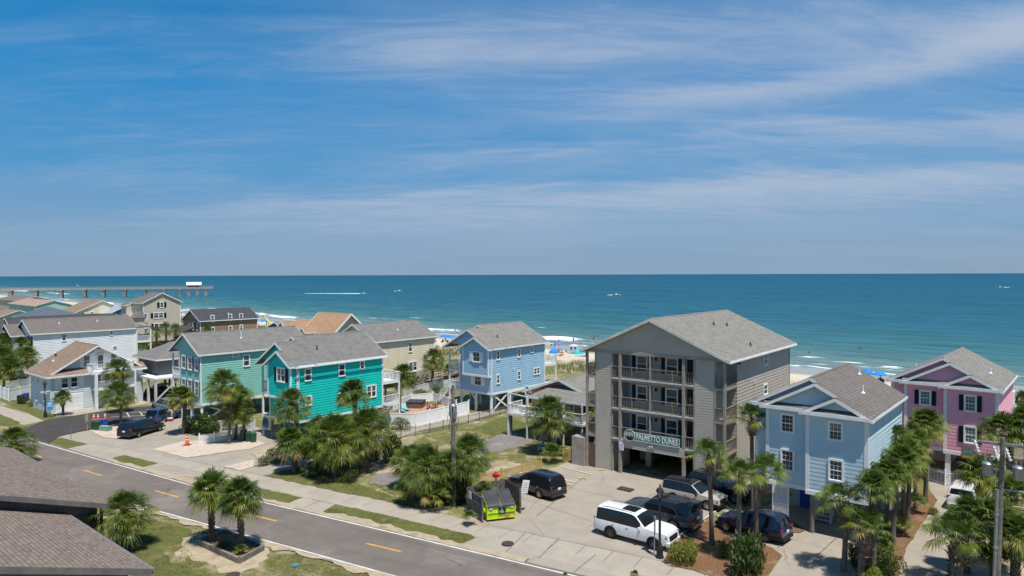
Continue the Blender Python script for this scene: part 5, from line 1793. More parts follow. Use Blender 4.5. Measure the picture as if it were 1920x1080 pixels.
# ---------- houses farther along the beach
def far_house(name, label, px, z, th, sid, roof, wid, L, zb, pitch, kind='y', wins=(), wins_f=(), fas=0.2, hipr=False, ov=0.4):
 h = House(name, label, 'house', px, z, th, siding=sid, roof=roof)
 h.block(-wid, 0, 0, L, zb, z + 0.2)
 if hipr:
  h.hip(-wid, 0, 0, L, z + 0.25, pitch, ov=ov, fas=fas)
 elif kind == 'y':
  h.gable(-wid, 0, 0, L, z + 0.25, pitch, of=ov, ob=ov, ov=ov, fas=fas)
 else:
  h.gable(0, L, -wid, 0, z + 0.25, pitch, axis='x', of=ov, ob=ov, ov=ov, fas=fas)
 h.corner(0, 0, zb, z); h.corner(0, L - 0.1, zb, z)
 h.finish()
 for b in wins:
  h.winpx('R', 0.0, b, cols=1, rows=1, cas=0.16)
 for b in wins_f:
  h.winpx('F', 0.0, b, cols=1, rows=1, cas=0.16)
 return h
# tall beige house, gable toward the shore line
h = House('beach_house', 'tall beige three-storey house with dark shutters, left of the brown beach house', 'house', (268, 569), 10.4, 41, siding='beige', roof='rbrowngrey')
h.block(-6.8, 0, 0.0, 9.4, 0.5, 10.7)
h.gable(0, 9.4, -6.8, 0, 10.75, 0.5, axis='x', of=0.3, ob=0.35, ov=0.45)
h.block(-2.0, 0.9, -2.4, 0.0, 0.5, 6.9)
h.Rf.poly([(-2.3, -2.8, 6.8), (1.3, -2.8, 6.8), (0.4, -0.2, 8.4), (-2.3, -0.2, 8.4)]); h.Rf.tri((1.3, -2.8, 6.8), (1.3, 0.3, 6.8), (0.4, -0.2, 8.4))
h.block(-10.5, -6.8, -1.5, 8.0, 0.5, 9.9)
h.gable(-1.5, 8.0, -10.5, -6.8, 9.9, 0.42, axis='x', of=0.3, ob=0.1, ov=0.4)
h.corner(0, 0, 0.5, 10.5); h.corner(0, 9.3, 0.5, 10.5)
h.finish()
h.winpx('R', 0.0, (300.5, 567, 306, 576.5), cols=1, rows=1, shutters='black', sh_w=0.6, cas=0.16)
h.winpx('R', 0.0, (288.5, 587, 306, 596), cols=1, rows=1, twin=True, shutters='black', sh_w=0.6, cas=0.16)
h.winpx('R', 0.0, (289.5, 607, 306.5, 616), cols=1, rows=1, twin=True, shutters='black', sh_w=0.6, cas=0.16)
h.winpx('R', 0.9, (270.5, 588.5, 275, 597), cols=1, rows=1, cas=0.16); h.winpx('R', 0.9, (271.5, 609, 275, 615), cols=1, rows=1, cas=0.16)
for x, z in ((-3.6, 8.4), (-5.6, 8.4), (-3.6, 5.4), (-5.6, 5.4)):
 h.window('F', 0.0, (x, z), 0.9, 1.7, cols=1, rows=1)
h.window('F', -1.5, (-8.6, 8.0), 1.2, 2.0, cols=1, rows=1)
h.slab(-6.6, -2.1, -2.6, 0.0, 6.3, 6.55); h.rail([(-6.5, -2.5), (-2.2, -2.5)], 6.55)
# long brown house
h = far_house('beach_house', 'long brown two-storey beach house with charcoal roof and white window frames', (375, 602), 6.75, 40, 'brown', 'rdark', 8.6, 14.6, 0.5, 0.55,
              wins=((395.5, 592, 401, 603), (429, 590, 434, 600), (449.5, 589, 454.5, 599), (397, 614.5, 401.5, 624), (429.5, 612, 434.5, 622), (450, 610, 454.5, 619)))
for x in (-1.2, -3.4):
 h.window('F', 0.0, (x, 5.4), 0.8, 1.7, cols=1, rows=1, shutters='black', sh_w=0.5); h.window('F', 0.0, (x, 2.2), 0.8, 1.7, cols=1, rows=1, shutters='black', sh_w=0.5)
mb = MB()
mb.quad((-9.2, -3.4, 4.0), (-4.2, -3.4, 4.0), (-4.2, 0, 5.4), (-9.2, 0, 5.4)); mb.quad((-4.2, -3.4, 4.0), (-3.6, -3.4, 3.8), (-3.6, 0, 5.0), (-4.2, 0, 5.4))
mb.build('porch_roof', M['rdark'], h.root)
for x in (-9, -6.5, -4):
 h.post(x, -3.2, 0, 3.9, 0.2, 'beige')
h.vent(-2, 8, 7.0 + 1.1, 0.4, 'white')
# orange-brown roofed house
h = House('beach_house', 'tan house with orange-brown cross-gabled roof and arched windows, above the mint house ridge', 'house', (613, 638), 5.6, 38, siding='beige', roof='rorange')
h.block(-9.0, 0, 0, 10.5, 0.5, 5.7)
h.gable(0, 10.5, -9.0, 0, 5.75, 0.86, axis='x', of=0.4, ob=0.5, ov=0.45, fas=0.34)
h.block(-13.5, -8.5, -2.0, 8.0, 0.5, 6.4)
h.gable(-13.5, -8.5, -2.0, 8.0, 6.4, 0.95, of=0.4, ob=0.3, ov=0.4, fas=0.3)
h.block(-7.0, -5.4, -0.9, 0.6, 5.6, 7.0)
h.gable(-7.0, -5.4, -0.9, 2.0, 7.0, 0.95, of=0.2, ob=0.1, ov=0.2, wallb=False)
h.block(-3.5, 0.6, 10.5, 14.5, 0.5, 5.6)
h.gable(10.5, 14.5, -3.5, 0.6, 5.6, 0.6, axis='x', of=0.3, ob=0.3, ov=0.3)
h.finish()
for x in (-12.3, -10.9, -9.6):
 h.window('F', -2.0, (x, 5.6), 0.9, 1.6, cols=1, rows=1, pane='glassl')
mb = MB()
mb.poly([(-11.0 + 1.15 * math.cos(R(a)), -2.08, 6.9 + 1.2 * math.sin(R(a))) for a in range(0, 181, 15)])
mb.build('arched_window', M['glassl'], h.root)
h.window('F', 0.0, (-8.0, 5.0), 1.0, 1.0, cols=1, rows=1)
far_house('low_house', 'low house with pale tan roof between the brown and tan beach houses', (550, 630), 5.2, 40, 'navyw', 'rtan', 13.0, 9.0, 0.3, 0.36)
far_house('low_house', 'low grey roofed house at the foot of the long brown beach house', (486, 634), 4.7, 40, 'dgrey', 'rgrey', 11.0, 11.0, 0.3, 0.22)
far_house('hip_roof_house', 'house with slate blue hip roof behind the white row at the left', (58, 597), 5.6, 40, 'whites', 'rslate', 16, 13, 0.3, 0.40, hipr=True)
far_house('long_house', 'pale green house with a long pinkish roof near the pier', (66, 574), 5.4, 42, 'seagreen', 'rpink', 42, 13, 0.2, 0.30, kind='x')
far_house('long_house', 'house with a long dark roof nearest the pier at the left edge', (34, 564), 5.6, 42, 'beige', 'rbrowngrey', 40, 14, 0.2, 0.26, kind='x')
far_house('beach_house', 'pale yellow house with brown gable roof in front of the pier', (141, 587), 5.4, 40, 'yellow', 'rbrown', 14, 16, 0.3, 0.46, kind='x', wins=((152, 586, 158, 592), (170, 585, 175, 591)))
far_house('beach_house', 'deep blue house with pale metal roof left of the tall beige house', (205, 589), 5.0, 40, 'navyw', 'rmetal', 12, 12, 0.3, 0.48, kind='x')
far_house('cottage', 'small cottage with a tan roof at the far left edge', (2, 594), 3.8, 42, 'seagreen', 'rbrown', 16, 10, 0.2, 0.36, kind='x')
# ---------- the grey board building in the foreground, lower left
h = House('board_house', 'grey board-walled building with two weathered shingle roofs, nearest in the lower left corner', 'house', (285, 1066), 3.0, 40, siding='gboard', roof='rfore', trim='gboard')
FORE = h
def slope_unit(x0, x1, ye, ze, run=7.5, pt=0.35, th=0.18, ovx=0.85, ovy=0.8):
 zr = ze + pt * run
 for sg in (1, -1):
  ya, yb = ye - run, (ye if sg > 0 else ye - 2 * run)
  up = [(x0, ya, zr), (x1, ya, zr), (x1, yb, ze), (x0, yb, ze)]
  h.Rf.quad(*up)
  dn = [(p[0], p[1], p[2] - th) for p in up]
  h.Rf.quad(*reversed(dn))
  h.T.beam((x1 + 0.02, ya, zr - 0.16), (x1 + 0.02, yb, ze - 0.16), 0.05, 0.30)
  h.T.beam((x0, yb + sg * 0.03, ze - 0.14), (x1, yb + sg * 0.03, ze - 0.14), 0.05, 0.24)
 # board walls with battens
 xa, ya = x1 - ovx, ye - ovy
 poly = [(ya, 0), (ya, ze - 0.05), (ye - run, zr - 0.2), (ye - 2 * run + ovy, ze - 0.05), (ye - 2 * run + ovy, 0)]
 h.W.poly([(xa, y, z) for y, z in poly])
 h.W.quad((x0, ya, 0), (xa, ya, 0), (xa, ya, ze), (x0, ya, ze))
 y = ya - 0.05
 while y > ye - 2 * run + ovy:
  zt = ze + pt * min(ye - y, 2 * run - (ye - y)) - 0.25
  h.W.box(xa, xa + 0.03, y - 0.04, y, 0, zt)
  y -= 0.30
 x = xa - 0.1
 while x > x0:
  h.W.box(x - 0.04, x, ya, ya + 0.03, 0, ze - 0.1)
  x -= 0.3
slope_unit(-12.5, 0.0, 0.0, 3.0)
slope_unit(-34.0, -11.7, 2.6, 3.0)
h.finish()
mb = MB()
mb.tube([(0.02, 0.09, 2.93), (-12.4, 0.09, 2.93)], 0.06, 8)
mb.build('gutter', M['galv'], h.root)
mb = MB()
mb.box(-12.50, -12.44, 0.4, 1.5, 0.2, 2.6)  # solid dark panel standing in for the shade inside the open porch
mb.build('dark_opening_panel', M['glass'], h.root)
h.post(-12.3, 1.95, 0, 2.9, 0.14, 'gboard')
h.vent(-7.4, -4.6, 3.0 + 0.35 * 4.6, 0.25, 'bmetal', 0.08)
# ------------------------------------------------------------------ vehicles
def paint(name, c, rough=0.28, coat=0.8):
 return mat('paint_' + name, c, mul(c, 0.93), sc=2.0, rough=rough, spec=0.5, coat=coat)
M['tyre'] = mat('tyre_rubber', (0.012, 0.012, 0.012), rough=0.85)
M['rim'] = mat('alloy_rim', (0.55, 0.55, 0.56), (0.45, 0.45, 0.46), sc=5, rough=0.3, metal=0.8)
M['rimd'] = mat('bronze_rim', (0.16, 0.13, 0.10), rough=0.35, metal=0.6)
M['carglass'] = mat('car_glass', (0.008, 0.010, 0.012), (0.012, 0.015, 0.017), rough=0.05, spec=0.7)
M['plastic'] = mat('black_trim_plastic', (0.018, 0.018, 0.019), rough=0.6)
M['lamp'] = mat('headlamp_glass', (0.55, 0.57, 0.60), (0.35, 0.37, 0.4), sc=6, rough=0.12, spec=0.7)
M['tail'] = mat('tail_lamp_red', (0.42, 0.008, 0.015), (0.30, 0.005, 0.01), sc=6, rough=0.18, spec=0.6)
M['chrome'] = mat('chrome', (0.62, 0.63, 0.64), rough=0.15, metal=1.0)
PROFILES = {
 'suv': dict(top=[(0, .44), (.006, .60), (.02, .66), (.045, .90), (.075, .975), (.2, 1.0), (.42, 1.0), (.50, .985), (.55, .94), (.715, .63), (.73, .62), (.80, .605), (.90, .565), (.955, .525), (.985, .45), (1.0, .34)],
    belt=.585, glass=[(.065, .235), (.238, .425), (.428, .648)], ws=(.556, .713), rw=(.022, .044)),
 'big': dict(top=[(0, .44), (.006, .58), (.018, .64), (.035, .93), (.05, .985), (.2, 1.0), (.45, 1.0), (.53, .985), (.575, .945), (.705, .645), (.72, .635), (.80, .625), (.92, .59), (.968, .56), (.985, .49), (1.0, .34)],
    belt=.575, glass=[(.045, .24), (.243, .44), (.443, .645)], ws=(.582, .703), rw=(.020, .034)),
 'van': dict(top=[(0, .42), (.006, .56), (.02, .62), (.05, .92), (.08, .975), (.25, 1.0), (.45, 1.0), (.56, .965), (.61, .915), (.77, .615), (.79, .60), (.87, .545), (.95, .475), (.98, .42), (1.0, .34)],
    belt=.57, glass=[(.07, .295), (.298, .505), (.508, .69)], ws=(.615, .765), rw=(.022, .048)),
}
def lerp_list(pts, x):
 for (a, va), (b, vb) in zip(pts, pts[1:]):
  if x <= b:
   return va + (vb - va) * (x - a) / max(1e-6, b - a)
 return pts[-1][1]
def car(name, label, kind, pmat, L, Wd, H, loc, heading, wheel_r=0.36, wb=0.58, front_off=0.175, rim='rim', roof=None, rails=True, sunroof=None, plate=True, clad=None, hatch_open=False, cat='car'):
 pr = PROFILES[kind]
 root = thing(name, label, cat, (loc[0], loc[1], LVL * 4), math.atan2(heading[1], heading[0]))
 hw = Wd / 2
 def top(u):
  return lerp_list(pr['top'], u) * H
 def wid(u):
  e = min(u, 1 - u)
  k = 1.0
  if u > 0.86:
   k = 1 - 0.24 * ((u - 0.86) / 0.14) ** 2
  if u < 0.07:
   k = 1 - 0.09 * ((0.07 - u) / 0.07) ** 2
  return hw * k
 def ring(u):
  t, w_ = top(u), wid(u)
  b = min(pr['belt'] * H, t - 0.035)
  g = max(0.0, (t - b) / ((1 - pr['belt']) * H))
  sill = 0.165 * H if 0.05 < u < 0.95 else 0.19 * H
  rs = w_ * (1 - 0.22 * g) - 0.02
  return [(0, sill), (w_ * 0.88, sill), (w_ * 0.965, sill + 0.07), (w_, (sill + b) / 2 - 0.03), (w_ * 0.995, b - 0.09), (w_ * 0.975, b), (rs + 0.015, t - 0.055 if g > 0.15 else t - 0.02), (rs - 0.06, t - 0.012), (rs * 0.55, t + 0.012 * H * g), (0, t + 0.018 * H * g)]
 us = sorted(set([round(p[0], 4) for p in pr['top']] + [0.03, 0.12, 0.28, 0.35, 0.48, 0.62, 0.65, 0.75, 0.86, 0.89, 0.945]))
 X = lambda u: (u - 0.5) * L
 mb = MB()
 rings = [ring(u) for u in us]
 n = len(rings[0])
 for i, u in enumerate(us):
  for sgn in (1, -1):
   for y, z in rings[i]:
    mb.v.append((X(u), sgn * y, z))
 for i in range(len(us) - 1):
  for s_ in (0, 1):
   for k in range(n - 1):
    a = i * 2 * n + s_ * n + k
    b = (i + 1) * 2 * n + s_ * n + k
    f = (a, b, b + 1, a + 1)
    mb.f.append(f if s_ else tuple(reversed(f)))
    um = (us[i] + us[i + 1]) / 2
    mi = 0
    if k in (0, 1, 2) and clad is not None:
     mi = 1
    if roof is not None and k >= 6 and 0.05 < um < 0.56:
     mi = 2
    mb.mi.append(mi)
 for i in (0, len(us) - 1):
  a = i * 2 * n
  f = [a + k for k in range(n)] + [a + n + k for k in reversed(range(n))]
  mb.f.append(tuple(f if i == 0 else reversed(f)))
  mb.mi.append(0)
 ax_r, ax_f = X(1 - front_off - wb), X(1 - front_off)
 for ax in (ax_r, ax_f):
  for sgn in (1, -1):
   # wheel arch: flat black patch just off the panel, painting the gap's shade
   prev = None
   N = 18
   ys = sgn * (hw + 0.004)
   ra = wheel_r * 1.17
   pts = []
   for k in range(N + 1):
    a = math.pi * k / N
    pts.append((ax + ra * math.cos(a), ys, wheel_r * 0.98 + ra * math.sin(a)))
   pts = [(ax + ra, ys, 0.16 * H)] + pts + [(ax - ra, ys, 0.16 * H)]
   mb.poly(pts, 3)
   for p, q in zip(pts, pts[1:]):
    mb.quad(p, q, (q[0], sgn * (hw - 0.15), q[2]), (p[0], sgn * (hw - 0.15), p[2]), 3)
 body = mb.build('body', [pmat, M['plastic'] if clad is None else clad, roof or pmat, M['plastic']], root)
 sharp(body, 32)
 # glass
 for sgn in (1, -1):
  for ga, gb in pr['glass']:
   g = MB()
   N = 6
   lo, hi = [], []
   for k in range(N + 1):
    u = ga + (gb - ga) * k / N
    r_ = ring(u)
    (y0, z0), (y1, z1) = r_[5], r_[6]
    for f, lst in ((0.05, lo), (0.95, hi)):
     lst.append((X(u), sgn * (y0 + (y1 - y0) * f + 0.010), z0 + (z1 - z0) * f + 0.002))
   for k in range(N):
    g.quad(lo[k], lo[k + 1], hi[k + 1], hi[k])
   g.build('side_window', M['carglass'], root)
  g = MB()
  ga, gb = pr['glass'][0][0], pr['glass'][2][1]
  rows = []
  for k in range(25):
   u = ga - 0.006 + (gb - ga + 0.010) * k / 24
   (y0, z0), (y1, z1) = ring(u)[5], ring(u)[6]
   rows.append([(X(u), sgn * (y0 + (y1 - y0) * f + 0.0055), z0 + (z1 - z0) * f) for f in (0.01, 0.985)])
  for a, b in zip(rows, rows[1:]):
   g.quad(a[0], b[0], b[1], a[1])
  g.build('window_surround', M['plastic'], root)
 def topstrip(ua, ub, wf, nm, m_, lift=0.012, N=5):
  g = MB()
  rows = []
  for k in range(N + 1):
   u = ua + (ub - ua) * k / N
   r_ = ring(u)
   yw = r_[7][0] * wf
   rows.append([(X(u) + (0.012 if ua > 0.5 else -0.012) * (lift > 0.01), y, (r_[7][1] + (r_[9][1] - r_[7][1]) * (1 - abs(y) / max(yw, 1e-3)) ** 0.6) + lift) for y in (-yw, -yw * 0.5, 0, yw * 0.5, yw)])
  for a, b in zip(rows, rows[1:]):
   for j in range(4):
    g.quad(a[j], a[j + 1], b[j + 1], b[j])
  return g.build(nm, m_, root)
 topstrip(pr['ws'][0], pr['ws'][1], 0.985, 'windshield', M['carglass'])
 topstrip(pr['rw'][0], pr['rw'][1], 0.93, 'rear_window', M['carglass'], 0.014)
 if sunroof:
  topstrip(sunroof[0], sunroof[1], 0.74, 'sunroof', M['carglass'], 0.03, 8)
 if rails:
  for sgn in (1, -1):
   g = MB()
   pts = []
   for u in (0.09, 0.2, 0.35, 0.52):
    r_ = ring(u)
    pts.append((X(u), sgn * (r_[7][0] - 0.02), r_[7][1] + (0.05 if 0.1 < u < 0.5 else 0.01)))
   g.tube(pts, 0.018, 6)
   g.build('roof_rail', M['plastic'], root)
 # lamps, grille, plates, mirrors, handles
 zf, zb = 0.47 * H, 0.56 * H
 for sgn in (1, -1):
  g = MB()
  g.obox((X(0.968), sgn * wid(0.968) * 0.80, 0.485 * H), (0.16, 0.36, 0.14), -sgn * 0.42)
  g.build('headlight', M['lamp'], root)
  g = MB()
  g.obox((X(0.018), sgn * wid(0.01) * 0.86, 0.56 * H), (0.13, 0.24, 0.22 if kind != 'van' else 0.32), sgn * 0.15)
  g.build('taillight', M['tail'], root)
  g = MB()
  um = pr['glass'][2][1] + 0.005
  g.obox((X(um), sgn * (hw + 0.10), pr['belt'] * H + 0.05), (0.12, 0.2, 0.15), sgn * 0.2)
  g.build('mirror', pmat if clad is None else M['plastic'], root)
  for ga, gb in pr['glass'][1:]:
   g = MB()
   g.box(X(ga) + 0.08, X(ga) + 0.27, sgn * (hw + 0.0) - 0.02, sgn * (hw + 0.0) + 0.02, pr['belt'] * H - 0.16, pr['belt'] * H - 0.12)
   g.build('door_handle', M['chrome'] if clad is None else pmat, root)
 g = MB()
 g.box(X(0.985), X(1.0) + 0.025, -hw * 0.52, hw * 0.52, 0.30 * H, 0.46 * H)
 for k in range(4):
  g.box(X(1.0) + 0.02, X(1.0) + 0.035, -hw * 0.5, hw * 0.5, (0.315 + k * 0.037) * H, (0.33 + k * 0.037) * H)
 g.build('grille', M['plastic'], root)
 for xx, sx, nm in ((X(0), -1, 'rear_bumper'), (X(1), 1, 'front_bumper')):
  g = MB()
  g.box(xx - 0.07 if sx < 0 else xx - 0.12, xx + 0.12 if sx < 0 else xx + 0.07, -hw * 0.84, hw * 0.84, 0.17 * H, 0.29 * H)
  g.build(nm, M['plastic'] if clad is not None else pmat, root)
 if plate:
  g = MB()
  g.box(X(0) - 0.04, X(0) - 0.01, -0.16, 0.16, 0.43 * H, 0.43 * H + 0.16)
  g.build('license_plate', M['signw'], root)
 for ax in (ax_r, ax_f):
  for sgn in (1, -1):
   g = MB()
   yo, yi = sgn * (hw + 0.02), sgn * (hw - 0.20)
   r = wheel_r
   prof_ = [(r * 0.64, yo), (r * 0.93, yo), (r, yo - sgn * 0.03), (r, yi), (r * 0.6, yi)]
   N = 22
   for pr_, py in prof_:
    for k in range(N):
     a = 2 * math.pi * k / N
     g.v.append((ax + pr_ * math.cos(a), py, r + pr_ * math.sin(a)))
   for i in range(len(prof_) - 1):
    for k in range(N):
     g.f.append((i * N + k, i * N + (k + 1) % N, (i + 1) * N + (k + 1) % N, (i + 1) * N + k))
     g.mi.append(0)
   wh = g.build('wheel', M['tyre'], root, smooth=False)
   g = MB()
   yr = sgn * (hw + 0.004)
   g.disc((ax, yr - sgn * 0.03, r), (0, sgn, 0), r * 0.645, 22, 1)
   for k in range(10):
    a = 2 * math.pi * k / 10
    c_, s_ = math.cos(a), math.sin(a)
    wd = 0.035
    p0, p1 = (0.05, 0.62 * r)
    q = []
    for rr, tt in ((p0, -wd), (p1, -wd * 1.25), (p1, wd * 1.25), (p0, wd)):
     q.append((ax + rr * c_ - tt * s_, yr, r + rr * s_ + tt * c_))
    g.poly(q, 0)
   g.disc((ax, yr + sgn * 0.004, r), (0, sgn, 0), 0.075, 12, 0)
   for k in range(22):
    a, b = 2 * math.pi * k / 22, 2 * math.pi * (k + 1) / 22
    q = [(ax + rr * math.cos(t), yr + sgn * 0.002, r + rr * math.sin(t)) for rr, t in ((r * 0.58, a), (r * 0.66, a), (r * 0.66, b), (r * 0.58, b))]
    g.poly(q, 0)
   g.build('rim', [M[rim], M['plastic']], wh)
 if hatch_open:
  g = MB()
  g.beam((X(0.06), 0, H * 0.99), (X(0.06) - 0.95, 0, H * 1.10), hw * 1.5, 0.06)
  g.build('raised_tailgate', pmat, root)
  g = MB()
  g.beam((X(0.05) - 0.05, 0, H * 0.975), (X(0.05) - 0.85, 0, H * 1.075), hw * 1.2, 0.02)
  g.build('tailgate_window', M['carglass'], root)
 return root
def by_wheels(rear, front, side, Wd, L, wb=0.58, front_off=0.175):
 """place a car from where its near-side tyres touch the ground"""
 a, b = P(*rear), P(*front)
 d = (b - a).normalized()
 right = Vector((d.y, -d.x, 0))
 off = -right if side == 'R' else right
 mid = (a + b) / 2 + off * (Wd / 2 - 0.1)
 # the wheelbase middle lies forward of or behind the body middle
 mid = mid - d * ((0.5 - (front_off + wb / 2)) * L)
 return mid, d
p, d = by_wheels((1145, 1009), (1226, 1031), 'R', 2.03, 5.35)
car('parked_car', 'big white sport utility car with black glass roof panel, nearest in the lot', 'big', paint('white', (0.78, 0.79, 0.80)), 5.35, 2.03, 1.94, p, d, 0.40, rim='rimd', sunroof=(.36, .54))
dpark = d
a = P(1263, 995)
d2 = (-d).normalized()
rt_ = Vector((d2.y, -d2.x, 0))
Lc = 5.4
mid = a + rt_ * 0.93 + d2 * (Lc * (0.175 + 0.58 - 0.5))
car('parked_car', 'long dark blue-grey sport utility car parked nose in beyond the white one', 'big', paint('slate', (0.050, 0.068, 0.088)), Lc, 2.03, 1.90, mid, d2, 0.40, sunroof=(.40, .54), roof=paint('slate_roof', (0.03, 0.04, 0.05)))
p, d = by_wheels((1263, 942), (1326, 957), 'R', 1.92, 4.78)
car('parked_car', 'champagne beige crossover with black roof between the two dark cars', 'suv', paint('champagne', (0.50, 0.44, 0.38), 0.32), 4.78, 1.92, 1.70, p, d, 0.37, roof=M['carglass'], rails=False, clad=M['plastic'])
ey = Vector((math.sin(R(38.3)), math.cos(R(38.3)), 0))
car('parked_car', 'black crossover parked under the edge of the grey apartment block', 'suv', paint('black', (0.008, 0.0085, 0.010)), 4.8, 1.93, 1.75, p + ey * 2.75 + d * 1.0, d, 0.38, plate=False)
p, d = by_wheels((1434, 1017), (1362, 997), 'L', 1.88, 4.62)
car('parked_car', 'navy blue crossover behind the palms at the pale blue house', 'suv', paint('navy', (0.004, 0.013, 0.055)), 4.62, 1.88, 1.68, p, d, 0.37, clad=M['plastic'])
p, d = by_wheels((1012.4, 935), (962.5, 919), 'L', 1.98, 5.05)
car('parked_car', 'black sport utility car beside the yellow fence and dumpster', 'suv', paint('deep_black', (0.007, 0.009, 0.013)), 5.05, 1.98, 1.79, p, d, 0.38)
p, d = by_wheels((261.5, 820), (297, 809.2), 'R', 1.98, 5.1, 0.60, 0.19)
car('minivan', 'dark navy-black minivan parked by the leaning palm and utility boxes', 'van', paint('midnight', (0.008, 0.010, 0.020)), 5.1, 1.98, 1.75, p, d, 0.34, wb=0.60, front_off=0.19, rails=False, cat='minivan')
vd = d
car('parked_car', 'blue hatchback with raised tailgate beside the minivan', 'suv', paint('blue', (0.012, 0.055, 0.16)), 4.4, 1.84, 1.62, P(309, 788), vd, 0.35, hatch_open=True, rails=False)
car('parked_car', 'silver grey crossover parked under the front of the mint house', 'suv', paint('silver', (0.26, 0.30, 0.36), 0.32), 4.6, 1.86, 1.66, P(311, 769), (-0.80, 0.60), 0.36, plate=False)
bc = car('parked_car', 'dark maroon crossover with a covered load on its roof', 'suv', paint('maroon', (0.030, 0.014, 0.014)), 4.6, 1.88, 1.68, P(303, 745), (0.30, 0.95), 0.36, rails=True)
mb = MB()
for k in range(7):
 mb.lathe([(0.10, 0.0), (0.34, 0.05), (0.36, 0.16), (0.22, 0.28), (0.05, 0.32)], 10, (-0.9 + k * 0.26, 0.25 * math.sin(k * 1.7), 0.0), sx=1.1, sy=1.6)
ld = sharp(mb.build('roof_load', M['offwhite'], None), 60)
ld.location = (bc.location.x, bc.location.y, 1.70); ld.rotation_euler = bc.rotation_euler
tag(ld, 'lumpy white covered load strapped on the maroon crossover roof', 'luggage')
car('parked_car', 'white sport utility car half hidden by palms on the pink house drive', 'suv', paint('white_b', (0.72, 0.73, 0.74)), 4.8, 1.94, 1.78, P(1812, 945), (0.66, 0.75), 0.37)
car('parked_car', 'dark car standing under the pink house behind the white gate', 'suv', paint('grey', (0.05, 0.06, 0.07)), 4.6, 1.86, 1.6, PINK.root.matrix_basis @ Vector((-2.6, 5.5, 0)), (0.66, 0.75), 0.36, plate=False)
# ------------------------------------------------------------------ palms, shrubs and grasses
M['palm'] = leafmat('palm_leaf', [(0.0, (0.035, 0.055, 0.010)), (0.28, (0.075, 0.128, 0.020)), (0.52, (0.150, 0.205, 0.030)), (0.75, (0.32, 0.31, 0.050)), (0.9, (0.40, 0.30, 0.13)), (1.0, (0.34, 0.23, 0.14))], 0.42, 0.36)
M['leaf'] = leafmat('shrub_leaf', [(0.0, (0.02, 0.042, 0.010)), (0.5, (0.055, 0.095, 0.018)), (0.85, (0.13, 0.165, 0.035)), (1.0, (0.20, 0.21, 0.06))], 0.5, 0.25)
M['leafy'] = leafmat('yellow_green_leaf', [(0.0, (0.05, 0.08, 0.010)), (0.5, (0.15, 0.18, 0.02)), (1.0, (0.30, 0.28, 0.04))], 0.5, 0.25)
M['bark'] = mat('palm_bark', (0.20, 0.165, 0.135), (0.10, 0.085, 0.07), sc=7, rough=0.9, bump=0.03, bsc=14, detail=8)
M['boot'] = mat('palm_boots', (0.24, 0.175, 0.125), (0.11, 0.08, 0.06), sc=9, rough=0.9)
class LM(MB):
 def __init__(s):
  super().__init__()
  s.t = []
 def addt(s, vs, fs, tint):
  s.add(vs, fs)
  s.t += [tint] * len(vs)
 def mesh(s, name, m):
  me = bpy.data.meshes.new(name)
  me.from_pydata(s.v, [], s.f)
  me.materials.append(m)
  at = me.attributes.new('tint', 'FLOAT', 'POINT')
  at.data.foreach_set('value', np.array(s.t, dtype=np.float32))
  me.update()
  return me
def fan(lm, az, el, pet, Rf, tint, r, nseg=24, droop=1.0, o=(0, 0, 0)):
 rot = Matrix.Rotation(az, 3, 'Z') @ Matrix.Rotation(-el, 3, 'Y')
 roll = Matrix.Rotation(r.uniform(-0.5, 0.5), 3, 'X')
 org = Vector(o)
 sag = -0.10 * pet
 def W_(p):
  return org + rot @ (roll @ Vector(p))
 tip = Vector((pet, 0, 0))
 a, b = W_((0, -0.02, 0)), W_((0, 0.02, 0))
 c, d = W_(tip + Vector((0, 0.015, 0))), W_(tip + Vector((0, -0.015, 0)))
 lm.addt([a, b, c, d], ((0, 1, 2, 3),), min(1, tint + 0.15))
 g = Vector((0, 0, -1))
 for k in range(nseg):
  f = (k + 0.5) / nseg * 2 - 1
  th = f * R(118) + r.uniform(-0.05, 0.05)
  ln = Rf * (1.0 - 0.30 * abs(f) ** 2.2) * r.uniform(0.86, 1.06)
  base = tip + Vector((0.22 * Rf * (1 - abs(f)), 0, 0))          # costa carries the middle segments outward
  dr = Vector((math.cos(th), math.sin(th), 0.22 * abs(f) - 0.02))
  dr.normalize()
  side = Vector((-math.sin(th), math.cos(th), 0.0))
  wv = 0.036 * Rf
  m_ = base + dr * ln * 0.55
  p0 = W_(base)
  pm1, pm2 = W_(m_ + side * wv), W_(m_ - side * wv)
  e = W_(base + dr * ln)
  e = e + g * (droop * ln * r.uniform(0.16, 0.52))
  pm1 = pm1 + g * (droop * ln * 0.05)
  pm2 = pm2 + g * (droop * ln * 0.05)
  tt = min(1.0, max(0.0, tint + r.uniform(-0.09, 0.09)))
  lm.addt([p0, pm1, e, pm2], ((0, 1, 2, 3),), tt)
def crown_mesh(seed, n=44, full=1.0, dead=3, spread=1.0, nseg=28, fl=0.52, pl=0.32):
 """unit crown, about one metre in radius"""
 r = random.Random(seed)
 lm = LM()
 ga = 2.39996
 for i in range(n):
  f = (i + 0.5) / n
  el = R(82) - f ** 0.92 * R(118) * full
  az = i * ga + r.uniform(-0.25, 0.25)
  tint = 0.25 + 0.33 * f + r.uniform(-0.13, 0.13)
  if f > 0.82 and r.random() < 0.35:
   tint = r.uniform(0.72, 0.92)
  pet = (pl + 0.22 * r.random()) * (0.75 + 0.5 * f) * spread
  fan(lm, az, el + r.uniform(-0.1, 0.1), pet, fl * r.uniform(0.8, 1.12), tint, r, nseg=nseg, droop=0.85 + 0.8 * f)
 for i in range(dead):
  fan(lm, r.uniform(0, 6.28), R(-62 - 20 * r.random()), 0.3, 0.45, r.uniform(0.88, 1.0), r, nseg=14, droop=0.6)
 return lm.mesh('palm_crown', M['palm'])
